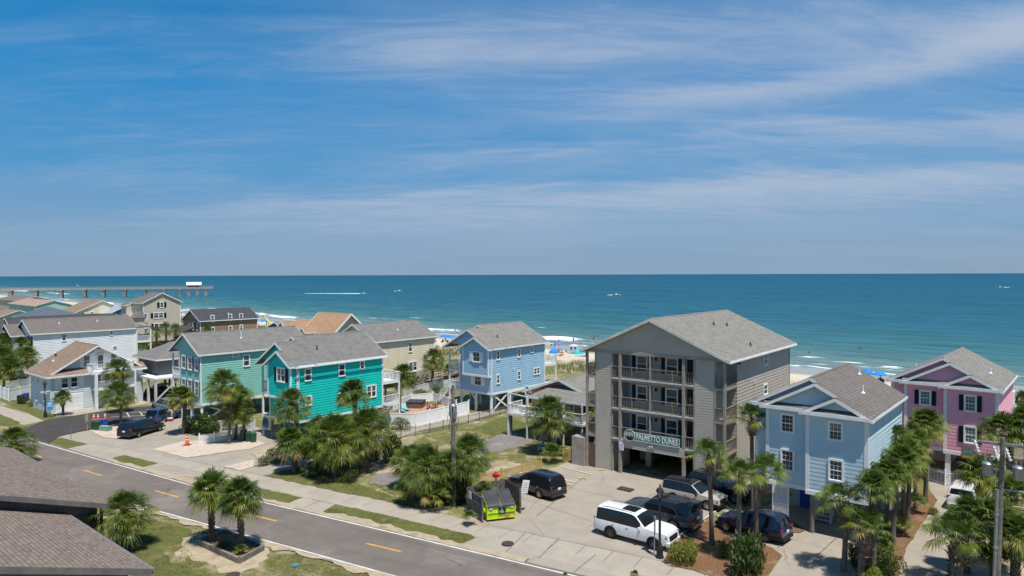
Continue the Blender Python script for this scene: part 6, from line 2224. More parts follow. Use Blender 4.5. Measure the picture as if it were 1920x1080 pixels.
CROWNS = [crown_mesh(11 + k, n=[50, 56, 46, 54, 48, 58][k], full=[1.0, 1.08, 0.92, 1.0, 0.96, 1.1][k], dead=[4, 8, 3, 9, 5, 6][k]) for k in range(6)]
BIG = [crown_mesh(61 + k, n=96, full=1.12, dead=16, fl=0.36, pl=0.46, nseg=22) for k in range(2)]
FARCROWNS = [crown_mesh(51 + k, n=30, nseg=14) for k in range(2)]
SPARSE = [crown_mesh(31 + k, n=24, full=0.82, dead=1, spread=1.25) for k in range(3)]
GROUNDP = [crown_mesh(41 + k, n=34, full=0.72, dead=0, spread=1.15) for k in range(2)]
def trunk_mesh(seed, booted):
 """unit height trunk"""
 r = random.Random(seed)
 mb = MB()
 N = 14
 pts, rad = [], []
 for i in range(N + 1):
  f = i / N
  pts.append((0.02 * math.sin(f * 5 + seed), 0.02 * math.cos(f * 4 + seed), f))
  rad.append(0.155 * (1.25 - 0.30 * min(1, f * 4) + 0.04 * math.sin(f * 30 + seed)) * (0.94 + 0.06 * r.random()))
 mb.tube(pts, rad, 12)
 if booted:
  for i in range(95):
   z = 0.18 + 0.80 * i / 95
   a = i * 2.39996
   c_, s_ = math.cos(a), math.sin(a)
   b = Vector((0.15 * c_, 0.15 * s_, z))
   t_ = Vector((-s_, c_, 0))
   o_ = Vector((c_, s_, 0))
   up = Vector((0, 0, 0.05))
   p = [b - t_ * 0.06, b + t_ * 0.06, b + o_ * 0.10 + up + t_ * 0.03, b + o_ * 0.10 + up - t_ * 0.03, b + up * 0.9 - t_ * 0.04, b + up * 0.9 + t_ * 0.04]
   mb.add(p, ((0, 1, 2, 3), (3, 2, 5, 4), (0, 3, 4), (1, 5, 2)), 1)
 me_o = mb.build('trunk', [M['bark'], M['boot']])
 me = me_o.data
 bpy.data.objects.remove(me_o)
 return me
TRUNKS = [trunk_mesh(k, False) for k in range(2)]
BTRUNKS = [trunk_mesh(k + 5, True) for k in range(2)]
def boot_mesh(seed):
 """the ragged collar of old leaf bases below the crown, one metre high"""
 r = random.Random(seed)
 mb = MB()
 mb.lathe([(0.16, 0), (0.24, 0.2), (0.27, 0.55), (0.20, 0.9), (0.1, 1.0)], 10)
 for i in range(120):
  z = r.uniform(0.0, 0.95)
  a = i * 2.39996
  c_, s_ = math.cos(a), math.sin(a)
  rr = 0.20 + 0.08 * math.sin(z * 3)
  b = Vector((rr * c_, rr * s_, z))
  t_ = Vector((-s_, c_, 0)) * r.uniform(0.02, 0.05)
  e = b + Vector((c_, s_, 0)) * r.uniform(0.10, 0.26) + Vector((0, 0, r.uniform(-0.05, 0.22)))
  mb.add([b - t_, b + t_, e + t_ * 0.5, e - t_ * 0.5], ((0, 1, 2, 3),))
 o = mb.build('boot_collar', M['boot'])
 me = o.data
 bpy.data.objects.remove(o)
 return me
BOOTS = [boot_mesh(1), boot_mesh(2)]
PALM_N = [0]
def palm(base, cy, rpx, label, kind='full', lean=(0, 0), group=None, trunk='auto', cat='palm tree', name='palm_tree', cx=None, zmin=0.6):
 """base = bearing of the foot, cy = row of the crown's middle, rpx = crown radius in the photograph"""
 k = PALM_N[0]
 PALM_N[0] += 1
 g = P(*base)
 z = max(zmin, ZA(cy, g, cx or base[0]))
 Rc = rpx * g.y / FOC
 root = thing(name, label, cat, g, 0.0, group)
 tx = 0.0
 if cx is not None:
  tx = (cx - base[0]) * g.y / FOC                # sideways lean so that the crown stands where it does
 ty = lean[1]
 def part(nm, me, loc, sc, rz=0.0, tilt=(0, 0)):
  o = bpy.data.objects.new(nm, me)
  COL.objects.link(o)
  o.parent = root
  o.location = loc
  o.scale = sc
  o.rotation_euler = (tilt[0], tilt[1], rz)
  return o
 pool = {'full': CROWNS, 'sparse': SPARSE, 'ground': GROUNDP, 'far': FARCROWNS}[kind]
 if kind == 'full' and Rc > 1.9:
  pool = BIG
 rr = random.Random(k * 17 + 3)
 if trunk == 'auto':
  trunk = 'smooth' if kind == 'sparse' else 'boot'
 ang = math.atan2(tx, z)
 if trunk != 'none':
  tm = (BTRUNKS if trunk == 'boot' else TRUNKS)[k % 2]
  th = 1.25 if trunk == 'thick' else 1.0
  part('trunk', tm, (0, 0, -0.05), (th, th, math.hypot(z, tx) + 0.1), rr.uniform(0, 6), (0, ang))
 if trunk == 'smooth' and z > 2:
  part('boot_collar', BOOTS[k % 2], (tx * (1 - 1.25 / z), ty, z - 1.25), (1.0, 1.0, 1.15), rr.uniform(0, 6), (0, ang))
 if trunk == 'thick':
  part('boot_collar', BOOTS[k % 2], (tx * (1 - 1.7 / z), ty, max(0.1, z - 1.7)), (1.5, 1.5, 1.6), rr.uniform(0, 6), (0, ang))
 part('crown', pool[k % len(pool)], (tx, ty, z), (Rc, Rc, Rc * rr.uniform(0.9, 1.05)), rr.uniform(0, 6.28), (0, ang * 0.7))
 return root
PALMS = [
 # foot, crown row, crown radius, label, kind, extra
 ((397, 1020), 917, 47, 'left palm of the pair in the timber planter by the road', 'full', {}),
 ((452, 1036), 929, 48, 'right palm of the pair in the timber planter by the road', 'full', {}),
 ((235, 1030), 960, 58, 'bushy palm against the grey board building in the lower left', 'full', dict(trunk='boot')),
 ((28, 872), 828, 42, 'bushy palm behind the roof of the grey board building', 'full', {}),
 ((556, 874), 758, 41, 'tall palm before the left end of the bright teal house', 'full', dict(cx=548)),
 ((551, 888), 826, 36, 'shorter palm with a rough trunk below the tall one by the teal house', 'full', dict(cx=545)),
 ((628, 896), 818, 62, 'broad yellow-green palm in front of the teal house hedge', 'full', {}),
 ((688, 880), 800, 54, 'palm behind the broad one, over the picket fence by the teal house', 'full', {}),
 ((600, 878), 812, 44, 'palm in the middle of the cluster before the teal house', 'full', {}),
 ((664, 850), 736, 35, 'palm standing close against the wall of the teal house', 'full', dict(cx=661)),
 ((751, 786), 704, 30, 'palm with a bare leaning trunk beside the white pool fence', 'full', dict(cx=757, trunk='smooth')),
 ((808, 730), 672, 26, 'palm at the corner of the cream house', 'full', dict(cx=813, trunk='smooth')),
 ((429, 832), 722, 40, 'tallest palm of the clump between the mint and teal houses', 'full', dict(cx=420, trunk='smooth')),
 ((440, 824), 742, 30, 'middle palm of the clump between the mint and teal houses', 'full', dict(cx=450, trunk='smooth')),
 ((454, 827), 768, 35, 'leaning low palm of the clump between the mint and teal houses', 'full', dict(cx=445, trunk='smooth')),
 ((344, 814), 744, 31, 'palm in front of the mint house by the orange cone', 'full', dict(cx=340)),
 ((226, 797), 738, 34, 'leaning palm on the sandy island beside the minivan', 'full', dict(cx=222, trunk='smooth')),
 ((228, 776), 692, 29, 'palm in front of the white balcony of the brown-roofed house', 'full', dict(cx=221, trunk='smooth')),
 ((118, 779), 744, 18, 'small neat palm at the garage of the brown-roofed house', 'full', dict(trunk='smooth')),
 ((8, 729), 672, 30, 'yellowish palm at the left edge behind the white fence', 'full', dict(trunk='smooth')),
 ((20, 731), 690, 28, 'low palm in the white fenced bed at the left', 'full', dict(trunk='smooth')),
 ((52, 722), 668, 24, 'palm nearest the brown-roofed house in the left clump', 'full', dict(trunk='smooth')),
 ((40, 716), 650, 24, 'tallest palm of the left clump in front of the white houses', 'full', dict(trunk='smooth')),
 ((8, 712), 640, 24, 'palm at the left edge against the white duplex', 'full', dict(trunk='smooth')),
 ((318, 735), 672, 16, 'palm between the hip-roofed house and the mint house', 'full', dict(trunk='smooth')),
 ((1030, 850), 774, 50, 'large full palm with brown skirt before the salmon cottage', 'full', dict(trunk='boot')),
 ((1102, 835), 772, 22, 'narrow palm between the salmon cottage and the apartment block', 'full', dict(trunk='smooth')),
 ((842, 715), 690, 12, 'small palm beyond the porch of the sky-blue house', 'full', {}),
 ((880, 945), 850, 48, 'palm right of the wooden utility pole', 'full', {}),
 ((800, 945), 872, 55, 'palm left of the wooden utility pole', 'full', {}),
 ((845, 930), 880, 52, 'palm behind the wooden utility pole', 'full', {}),
 ((770, 915), 862, 44, 'leftmost palm of the clump at the wooden utility pole', 'full', {}),
 ((1335, 1022), 853, 40, 'bare-trunked palm in the mulch in front of the champagne car', 'sparse', dict(cx=1328)),
 ((1384, 1052), 893, 42, 'bare-trunked palm in the mulch between the navy car and the shrubs', 'sparse', dict(cx=1387)),
 ((1418, 1020), 886, 46, 'wide-fronded palm at the rear of the navy car', 'sparse', dict(cx=1432)),
 ((1412, 965), 786, 37, 'tallest palm at the corner of the pale blue house', 'sparse', dict(cx=1408)),
 ((1583, 1072), 938, 44, 'palm left of the shrubs before the pale blue house carport', 'sparse', dict(cx=1573)),
 ((1617, 1096), 985, 44, 'low thick-necked palm nearest the bottom edge by the shrubs', 'sparse', dict(trunk='thick', cx=1622)),
 ((1638, 1085), 912, 44, 'palm behind the thick-necked one before the pale blue house', 'full', dict(cx=1636, trunk='smooth')),
 ((1663, 992), 880, 34, 'palm at the right wall of the pale blue house', 'full', dict(trunk='smooth')),
 ((1674, 1022), 885, 40, 'dense palm at the front of the mulch strip row', 'full', dict(trunk='smooth', cx=1668)),
 ((1693, 1000), 866, 42, 'palm in the middle of the mulch strip row', 'full', dict(trunk='smooth', cx=1690)),
 ((1703, 978), 850, 38, 'palm behind the middle of the mulch strip row', 'full', dict(trunk='smooth', cx=1700)),
 ((1680, 965), 824, 36, 'tall palm between the pale blue and pink houses', 'sparse', dict(cx=1678)),
 ((1716, 955), 832, 36, 'palm toward the pink house end of the mulch strip', 'full', dict(trunk='smooth', cx=1714)),
 ((1735, 946), 793, 39, 'tallest palm in front of the pink house left bay', 'full', dict(trunk='smooth', cx=1735)),
 ((1842, 1010), 892, 52, 'broad palm hiding the white car on the pink house drive', 'full', dict(cx=1845)),
 ((1814, 1075), 958, 42, 'palm right of the pink house drive, behind the low one', 'full', dict(trunk='smooth', cx=1818)),
 ((1796, 1100), 1003, 55, 'low sparse palm at the bottom edge by the pink house drive', 'sparse', dict(trunk='thick', cx=1787)),
 ((1862, 1090), 965, 48, 'shaggy palm left of the steel utility pole', 'full', {}),
 ((1900, 1080), 925, 48, 'palm behind the steel utility pole', 'full', {}),
 ((1905, 1110), 995, 46, 'palm at the lower right corner', 'full', {}),
 ((1888, 955), 806, 46, 'palm before the right end of the pink house', 'full', dict(cx=1882)),
 ((1925, 960), 790, 42, 'palm at the right edge beside the pink house stairs', 'full', {}),
 ((1918, 840), 748, 22, 'palm toward the beach at the right edge', 'full', {}),
 ((276, 670), 634, 15, 'leftmost palm of the clump below the tall beige house', 'far', {}),
 ((294, 668), 622, 18, 'palm at the middle of the clump below the tall beige house', 'far', {}),
 ((312, 666), 616, 18, 'palm at the right of the clump below the tall beige house', 'far', {}),
 ((330, 664), 618, 17, 'palm between the tall beige house and the brown house', 'far', {}),
 ((348, 664), 630, 14, 'palm behind the ridge of the hip-roofed house', 'far', {}),
 ((374, 662), 630, 15, 'low palm beside the porch of the long brown house', 'far', {}),
 ((390, 660), 622, 18, 'palm at the front of the long brown house', 'far', {}),
 ((268, 672), 648, 12, 'low palm behind the white balcony of the long white house', 'far', {}),
 ((248, 650), 608, 11, 'palm seen through the porch of the long white house', 'far', {}),
]
for b_, cy_, r_, lab_, kd_, ex_ in PALMS:
 palm(b_, cy_, r_, lab_, kd_, **ex_)
# low palms without a trunk
for b_, cy_, r_, lab_ in (((1036, 866), 850, 24, 'low palmetto at the foot of the large palm by the yellow fence'), ((1690, 1006), 985, 22, 'low sago-like palm in the mulch strip'), ((1712, 962), 940, 24, 'low bright palm near the pink house gate'),
                          ((1655, 1062), 1030, 30, 'low palm among the shrubs before the pale blue house'), ((905, 955), 925, 28, 'palmetto at the right foot of the utility pole'), ((815, 955), 930, 30, 'palmetto at the left foot of the utility pole'),
                          ((585, 892), 880, 20, 'spiky plant at the foot of the rough-trunked palm'), ((765, 945), 920, 30, 'palmetto at the left end of the pole clump'), ((1885, 1090), 1050, 40, 'palmetto at the foot of the steel pole'),
                          ((1840, 1090), 1045, 36, 'dark palmetto left of the steel pole'), ((452, 1045), 1030, 13, 'small green plant at the foot of the right planter palm'), ((1190, 1085), 1076, 9, 'small spiky tuft at the bottom of the pavement'),
                          ((1060, 1100), 1078, 6, 'grass tuft at the road edge near the bottom'), ((1630, 1090), 1075, 22, 'yellow-green plant at the bottom edge under the palms'), ((880, 985), 968, 14, 'small palmetto beside the dumpster fence')):
 palm(b_, cy_, r_, lab_, 'ground', trunk='none', cat='palmetto', name='palmetto', zmin=0.15)
def shrub_mesh(seed, n=1500, ls=0.13, flat=0.8, m='leaf', lumps=9, dark=0.0):
 r = random.Random(seed)
 lm = LM()
 cs = [(r.uniform(-0.55, 0.55), r.uniform(-0.55, 0.55), r.uniform(0.25, 0.62), r.uniform(0.32, 0.5)) for _ in range(lumps)]
 cs.append((0, 0, 0.45, 0.6))
 for i in range(n):
  c = cs[r.randrange(len(cs))]
  d = Vector((r.gauss(0, 1), r.gauss(0, 1), r.gauss(0.25, 1)))
  if d.length < 1e-3:
   continue
  d.normalize()
  p = Vector(c[:3]) + d * c[3] * r.uniform(0.80, 1.06)
  if p.z < 0.0:
   p.z = abs(p.z) * 0.5
  a = d.cross(Vector((r.gauss(0, 1), r.gauss(0, 1), r.gauss(0, 1))))
  if a.length < 1e-3:
   continue
  a.normalize()
  b = (d * r.uniform(0.2, 1.0) + a.cross(d) * 0.8).normalized()
  s_ = ls * r.uniform(0.6, 1.3)
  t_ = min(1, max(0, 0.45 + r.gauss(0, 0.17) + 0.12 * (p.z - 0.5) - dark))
  lm.addt([p - a * s_ * 0.4, p + b * s_ * 0.5 - a * s_ * 0.1, p + a * s_ * 0.4 + b * s_ * 0.2, p + b * s_ * 1.1], ((0, 1, 2), (1, 3, 2)), t_)
 for v in range(len(lm.v)):
  x, y, z = lm.v[v]
  lm.v[v] = (x, y, z * flat)
 return lm.mesh('foliage', M[m])
SHRUBS = [shrub_mesh(1, 2600, 0.085, 0.85), shrub_mesh(2, 2400, 0.09, 0.95), shrub_mesh(3, 3600, 0.075, 0.85, 'leafy', 5, -0.12), shrub_mesh(4, 1500, 0.17, 1.1), shrub_mesh(5, 2600, 0.07, 0.9, 'leaf', 5)]
stem_mb = MB()
for k in range(6):
 a = k * 1.05
 stem_mb.tube([(0, 0, -0.05), (0.25 * math.cos(a), 0.25 * math.sin(a), 0.5)], [0.035, 0.012], 5)
so2 = stem_mb.build('stems', M['bark'])
STEMS = so2.data
bpy.data.objects.remove(so2)
def shrub(base, wpx, hpx, label, v=0, name='shrub', cat='shrub'):
 g = P(*base)
 k = g.y / FOC
 root = thing(name, label, cat, g, 0.0)
 for nm, me, f in (('foliage', SHRUBS[v], 1.0), ('stems', STEMS, 0.8)):
  o = bpy.data.objects.new(nm, me)
  COL.objects.link(o)
  o.parent = root
  o.scale = (wpx * k / 2, wpx * k / 2, hpx * k / 0.95)
  o.rotation_euler = (0, 0, base[0] * 0.37)
 return root
for a in (((1280, 1056), 74, 48, 'round yellow-green shrub at the foot of the street lamp', 2), ((1362, 1046), 50, 42, 'dark round shrub in the mulch behind the leafy one', 0), ((1400, 1078), 72, 64, 'loose leafy shrub in the mulch at the bottom edge', 3),
          ((1665, 1085), 62, 62, 'dense dark shrub under the palms before the pale blue house', 0), ((1645, 1040), 56, 40, 'shrub behind the dense one in the mulch strip', 3), ((1600, 1060), 40, 55, 'shrub at the carport side of the palms', 0),
          ((1640, 1110), 60, 45, 'bright shrub at the bottom edge under the palms', 2), ((752, 806), 46, 24, 'wide clipped shrub at the foot of the white pool fence', 4), ((708, 816), 26, 24, 'round clipped shrub at the stairs of the teal house', 4),
          ((517, 868), 42, 30, 'clipped round shrub on the concrete drive by the palms', 4), ((492, 874), 27, 20, 'small clipped round shrub beside the larger one', 4), ((566, 852), 36, 26, 'shrub behind the rough-trunked palm', 0),
          ((642, 868), 60, 52, 'dark leafy hedge clump under the teal house wall', 0), ((590, 858), 46, 44, 'leafy shrub left in the hedge before the teal house', 3), ((735, 868), 46, 44, 'shrub at the right end of the hedge near the blue recycling bin', 3),
          ((702, 862), 40, 36, 'dark shrub by the picket fence end', 0), ((660, 905), 40, 28, 'low dark shrub between the palm trunks', 0), ((810, 935), 60, 56, 'dense shrub in the middle of the pole clump', 0), ((858, 945), 50, 60, 'dark shrub right in the pole clump', 3),
          ((378, 812), 60, 30, 'leafy shrub in front of the mint house fence', 3), ((398, 815), 40, 28, 'dark shrub behind the white picket fence', 0), ((430, 806), 30, 18, 'round shrub on the gravel beside the mint house', 4), ((352, 812), 30, 22, 'low shrub beside the palm with the cone', 0), ((466, 806), 24, 20, 'round shrub at the left post of the teal house', 4),
          ((45, 757), 22, 16, 'clipped shrub at the corner of the brown-roofed house', 4), ((64, 762), 22, 15, 'paler clipped shrub beside it at the brown-roofed house', 2), ((835, 740), 18, 12, 'green bush by the sky-blue house stairs', 2),
          ((790, 745), 40, 16, 'spreading bush inside the white pool fence', 4), ((818, 738), 22, 14, 'second bush inside the white pool fence', 4), ((962, 718), 26, 26, 'bush beside the deck of the salmon cottage', 3), ((905, 732), 30, 16, 'shrub in the shade behind the stilts of the sky-blue house', 0), ((270, 668), 40, 18, 'bush below the porch of the long white house', 3), ((304, 664), 56, 28, 'dense bush under the palms of the tall beige house', 0), ((342, 662), 50, 26, 'dense bush behind the hip-roofed house ridge', 3), ((384, 660), 44, 26, 'dense bush before the long brown house', 0),
          ((1560, 1010), 50, 24, 'shrub in the shade of the pale blue house carport', 0) if False else ((1750, 965), 24, 16, 'small shrub at the end of the mulch strip', 2)):
 shrub(*a)
# planting inside the timber planter
for a in (((415, 1030), 42, 14, 'low green planting at the left in the timber planter', 0), ((440, 1036), 34, 12, 'low green planting at the right in the timber planter', 2)):
 shrub(*a)
def grass_tufts(name, pts, n, hgt, seed, m, spread=0.06, tall=False):
 """blades over an outline of bearings"""
 r = random.Random(seed)
 g = [P(*p) for p in pts]
 x0, x1 = min(p.x for p in g), max(p.x for p in g)
 y0, y1 = min(p.y for p in g), max(p.y for p in g)
 def inside(x, y):
  c = False
  j = len(g) - 1
  for i in range(len(g)):
   if (g[i].y > y) != (g[j].y > y) and x < (g[j].x - g[i].x) * (y - g[i].y) / (g[j].y - g[i].y) + g[i].x:
    c = not c
   j = i
  return c
 lm = LM()
 k = 0
 while k < n:
  x, y = r.uniform(x0, x1), r.uniform(y0, y1)
  k += 1
  if not inside(x, y):
   continue
  if sn(x * 0.8, seed) * sn(y * 0.8, seed + 3) < 0.16:
   continue
  for _ in range(3):
   a = r.uniform(0, 6.28)
   h_ = hgt * r.uniform(0.5, 1.4)
   bx_, by_ = x + r.uniform(-spread, spread), y + r.uniform(-spread, spread)
   w_ = 0.018 if not tall else 0.03
   lm.addt([(bx_ - w_ * math.cos(a), by_ - w_ * math.sin(a), 0.0), (bx_ + w_ * math.cos(a), by_ + w_ * math.sin(a), 0.0), (bx_ + r.uniform(-.5, .5) * h_, by_ + r.uniform(-.5, .5) * h_, h_)], ((0, 1, 2),), min(1, max(0, r.gauss(0.5, 0.2))))
 o = bpy.data.objects.new(name, lm.mesh(name, m))
 COL.objects.link(o)
 o['kind'] = 'stuff'
 return o
M['blade'] = leafmat('grass_blade', [(0.0, (0.07, 0.09, 0.02)), (0.5, (0.14, 0.15, 0.04)), (1.0, (0.30, 0.26, 0.11))], 0.6, 0.3)
M['seaoat'] = leafmat('dune_grass_blade', [(0.0, (0.07, 0.09, 0.03)), (0.5, (0.18, 0.17, 0.06)), (1.0, (0.36, 0.30, 0.15))], 0.7, 0.3)
grass_tufts('grass', [(262, 985), (290, 975), (400, 1000), (345, 1025), (380, 1060), (430, 1140), (250, 1140), (240, 1020)], 9000, 0.10, 1, M['blade'])
grass_tufts('grass', [(520, 1040), (560, 1040), (735, 1086), (640, 1140), (440, 1120)], 6000, 0.09, 2, M['blade'])
grass_tufts('grass', [(602, 961), (630, 946), (880, 1002.5), (892, 1008), (868, 1019), (780, 1003), (676, 979)], 5000, 0.08, 3, M['blade'])
grass_tufts('grass', [(494, 892.5), (545, 880), (700, 850), (760, 870), (880, 800), (1000, 800), (1070, 835), (900, 905), (860, 960), (733, 942)], 14000, 0.10, 4, M['blade'])
def dune_grass():
 r = random.Random(9)
 lm = LM()
 for k in range(16000):
  a_ = r.uniform(-330, 130)
  s_ = -47 + r.gauss(0, 3.4)
  if sn(a_ / 6.0, 61) < 0.34:
   continue
  p = from_shore(a_, s_)
  z = prof(s_)
  for _ in range(3):
   t_ = r.uniform(0, 6.28)
   h_ = r.uniform(0.35, 1.05)
   lm.addt([(p.x - 0.04 * math.cos(t_), p.y - 0.04 * math.sin(t_), z - 0.05), (p.x + 0.04 * math.cos(t_), p.y + 0.04 * math.sin(t_), z - 0.05), (p.x + r.uniform(-.4, .4) * h_, p.y + r.uniform(-.4, .4) * h_, z + h_)], ((0, 1, 2),), min(1, max(0, r.gauss(0.5, 0.22))))
 o = bpy.data.objects.new('dune_grass', lm.mesh('dune_grass', M['seaoat']))
 COL.objects.link(o)
 o['kind'] = 'stuff'
dune_grass()
# ------------------------------------------------------------------ street furniture, fences, poles
def axis_fence(name, label, pts, hgt, m, style='picket', cat='fence', sp=0.12, post_m=None, postw=0.11, pm_h=0.1, post_sp=2.2):
 """fence along ground points; each straight run is a panel part, the posts are parts too"""
 g = [P(*p) if len(p) == 2 else Vector(p) for p in pts]
 o0 = g[0].copy()
 root = thing(name, label, cat, o0)
 pan = MB()
 ps = []
 for a, b in zip(g, g[1:]):
  a, b = a - o0, b - o0
  Ln = (b - a).length
  d = (b - a).normalized()
  rz = math.atan2(d.y, d.x)
  c = (a + b) / 2
  nrm = Vector((-d.y, d.x, 0))
  if style == 'picket':
   for zz in (0.22 * hgt, 0.78 * hgt):
    q = c + nrm * 0.03
    pan.obox((q.x, q.y, zz), (Ln, 0.035, 0.075), rz)
   n = int(Ln / sp)
   for i in range(n + 1):
    q = a + d * (Ln * (i + 0.5) / (n + 1))
    w_ = sp * 0.55
    pan.obox((q.x, q.y, hgt * 0.49), (w_, 0.02, hgt * 0.9), rz)
    e1, e2 = q - d * (w_ / 2), q + d * (w_ / 2)
    pan.tri((e1.x, e1.y, hgt * 0.94), (e2.x, e2.y, hgt * 0.94), (q.x, q.y, hgt))
  elif style == 'iron':
   for zz in (0.15 * hgt, 0.82 * hgt):
    pan.obox((c.x, c.y, zz), (Ln, 0.03, 0.035), rz)
   n = int(Ln / sp)
   for i in range(n + 1):
    q = a + d * (Ln * (i + 0.5) / (n + 1))
    pan.obox((q.x, q.y, hgt * 0.5), (0.022, 0.022, hgt), rz)
  elif style == 'panel':
   pan.obox((c.x, c.y, hgt * 0.5), (Ln, 0.04, hgt * 0.84), rz)
   for zz in (0.07 * hgt, 0.94 * hgt):
    pan.obox((c.x, c.y, zz), (Ln, 0.075, 0.12), rz)
   n = int(Ln / 0.16)
   for i in range(1, n):
    q = a + d * (Ln * i / n)
    pan.obox((q.x, q.y, hgt * 0.5), (0.02, 0.043, hgt * 0.82), rz)
  elif style == 'board':
   n = int(Ln / 0.15)
   for i in range(n):
    q = a + d * (Ln * (i + 0.5) / n)
    hh = hgt * (1 + 0.018 * math.sin(i * 7.3))
    pan.obox((q.x, q.y, 0.06 + hh / 2), (0.135, 0.025, hh), rz)
   for zz in (0.35, 1.2, 1.75):
    q = c + nrm * 0.04
    pan.obox((q.x, q.y, min(zz, hgt - 0.1)), (Ln, 0.05, 0.09), rz)
  k = max(1, round(Ln / post_sp))
  for i in range(k + 1):
   q = a + d * (Ln * i / k)
   if not ps or (Vector(ps[-1]) - q).length > 0.2:
    ps.append((q.x, q.y, 0))
 pan.build('fence_panel', m, root)
 for q in ps:
  mb = MB()
  mb.box(q[0] - postw / 2, q[0] + postw / 2, q[1] - postw / 2, q[1] + postw / 2, 0, hgt + pm_h)
  mb.add([(q[0] - postw * .6, q[1] - postw * .6, hgt + pm_h), (q[0] + postw * .6, q[1] - postw * .6, hgt + pm_h), (q[0] + postw * .6, q[1] + postw * .6, hgt + pm_h), (q[0] - postw * .6, q[1] + postw * .6, hgt + pm_h), (q[0], q[1], hgt + pm_h + postw * .5)], ((0, 1, 4), (1, 2, 4), (2, 3, 4), (3, 0, 4)))
  mb.build('fence_post', post_m or m, root)
 return root
axis_fence('picket_fence', 'long yellow pine picket fence between the sandy lot and the parking lot', [(899, 914), (1015, 884)], 1.1, M['woody'], 'picket')
axis_fence('picket_fence', 'short yellow picket fence behind the palm, beside the apartment block', [(1056, 866), (1076, 858)], 1.1, M['woody'], 'picket')
axis_fence('board_gate', 'grey board gate at the left corner of the apartment block', [(1076, 858), (1090, 852)], 1.5, M['woodg'], 'board', cat='gate')
axis_fence('iron_fence', 'dark iron picket fence along the path to the sky-blue house', [(704, 834), (752, 822), (806, 811), (878, 794), (956, 773)], 1.05, M['wood'], 'iron', sp=0.17, post_m=M['bmetal'], postw=0.05)
axis_fence('pool_fence', 'tall white vinyl fence around the brick pool patio', [(718, 800), (780, 801), (879, 776)], 1.65, M['white'], 'panel', postw=0.13)
axis_fence('pool_fence', 'white vinyl fence closing the far side of the brick patio', [(738, 770), (772, 756), (812, 752), (826, 757), (856, 768)], 1.2, M['white'], 'panel', postw=0.12)
axis_fence('pool_fence', 'long white fence in the sand behind the pool patio', [(758, 745), (812, 730), (866, 722)], 1.2, M['offwhite'], 'panel', postw=0.12)
axis_fence('picket_fence', 'white picket fence on the gravel before the mint house', [(374, 834), (402, 830), (430, 826)], 1.05, M['white'], 'picket')
axis_fence('picket_fence', 'white picket fence behind the palm clump of the teal house', [(436, 822), (478, 806)], 1.05, M['white'], 'picket')
axis_fence('picket_fence', 'short white picket fence under the mint house', [(366, 802), (392, 796)], 1.0, M['white'], 'picket')
axis_fence('yard_fence', 'white vinyl fence at the left edge before the brown-roofed house', [(-14, 740), (17, 753), (58, 743)], 1.7, M['white'], 'panel', postw=0.13)
axis_fence('yard_fence', 'weathered white board fence behind the raised bed at the left', [(12, 738), (57, 727)], 1.7, M['offwhite'], 'panel', postw=0.12)
axis_fence('gate', 'white metal gate across the carport of the pink house', [(1741, 902), (1772, 911), (1806, 912)], 1.25, M['white'], 'iron', cat='gate', sp=0.12, postw=0.08)
axis_fence('picket_fence', 'grey picket fence in the shade between the palms and the teal house', [(650, 885), (700, 868), (716, 842)], 1.0, M['woodg'], 'picket')
# dumpster with its board enclosure
pa_, pb_ = P(913, 979), P(966, 973)
dd_ = (pb_ - pa_).normalized()
dn_ = Vector((-dd_.y, dd_.x, 0))
if dn_.y < 0:
 dn_ = -dn_
root = thing('dumpster', 'lime green dumpster with dark plastic lid in the board enclosure', 'dumpster', pa_, math.atan2(dd_.y, dd_.x))
wl, dp = (pb_ - pa_).length, 1.55
mb = MB()
sec = [(0.0, 0.14), (0.0, 1.02), (0.22, 1.22), (dp, 1.62), (dp, 0.14)]
for x in (0.0, wl):
 mb.poly([(x, y, z) for y, z in sec])
for (y0, z0), (y1, z1) in zip(sec, sec[1:] + sec[:1]):
 mb.quad((0, y0, z0), (wl, y0, z0), (wl, y1, z1), (0, y1, z1))
for z in (0.16, 0.58, 0.98):
 mb.box(-0.03, wl + 0.03, -0.05, -0.003, z, z + 0.06)
for x in (0.0, wl - 0.06):
 mb.box(x - 0.01, x + 0.07, -0.045, -0.004, 0.22, 0.98)
mb.build('bin_body', M['lime'], root)
for x0, x1 in ((0.02, wl / 2 - 0.02), (wl / 2 + 0.02, wl - 0.02)):
 mb = MB()
 mb.quad((x0, 0.10, 1.23), (x1, 0.10, 1.23), (x1, dp + 0.03, 1.74), (x0, dp + 0.03, 1.74))
 mb.quad((x0, -0.04, 1.05), (x1, -0.04, 1.05), (x1, 0.10, 1.23), (x0, 0.10, 1.23))
 for k in range(4):
  xx = x0 + (x1 - x0) * (k + 0.5) / 4
  mb.beam((xx, 0.08, 1.23), (xx, dp, 1.745), 0.07, 0.05)
 mb.box(x0, x1, -0.06, -0.03, 0.98, 1.08)
 mb.build('lid', M['lid'], root)
for x0 in (-0.16, wl + 0.02):
 mb = MB()
 mb.box(x0, x0 + 0.14, 0.25, 1.25, 0.62, 0.78)
 mb.build('lifting_sleeve', M['lime'], root)
mb = MB()
mb.box(wl * 0.40, wl * 0.66, -0.058, -0.052, 0.50, 0.92)
sg = mb.build('notice', M['black'], root)
mb = MB()
mb.box(wl * 0.46, wl * 0.60, -0.064, -0.059, 0.58, 0.70); mb.box(wl * 0.50, wl * 0.55, -0.064, -0.059, 0.72, 0.86); mb.box(wl * 0.44, wl * 0.47, -0.064, -0.059, 0.60, 0.76)
mb.build('pictogram', mat('pictogram_green', (0.25, 0.5, 0.45), rough=0.5), sg)
mb = MB()
for x, z in ((wl * 0.08, 0.86), (wl * 0.82, 0.88)):
 mb.box(x, x + 0.24, -0.056, -0.052, z, z + 0.1)
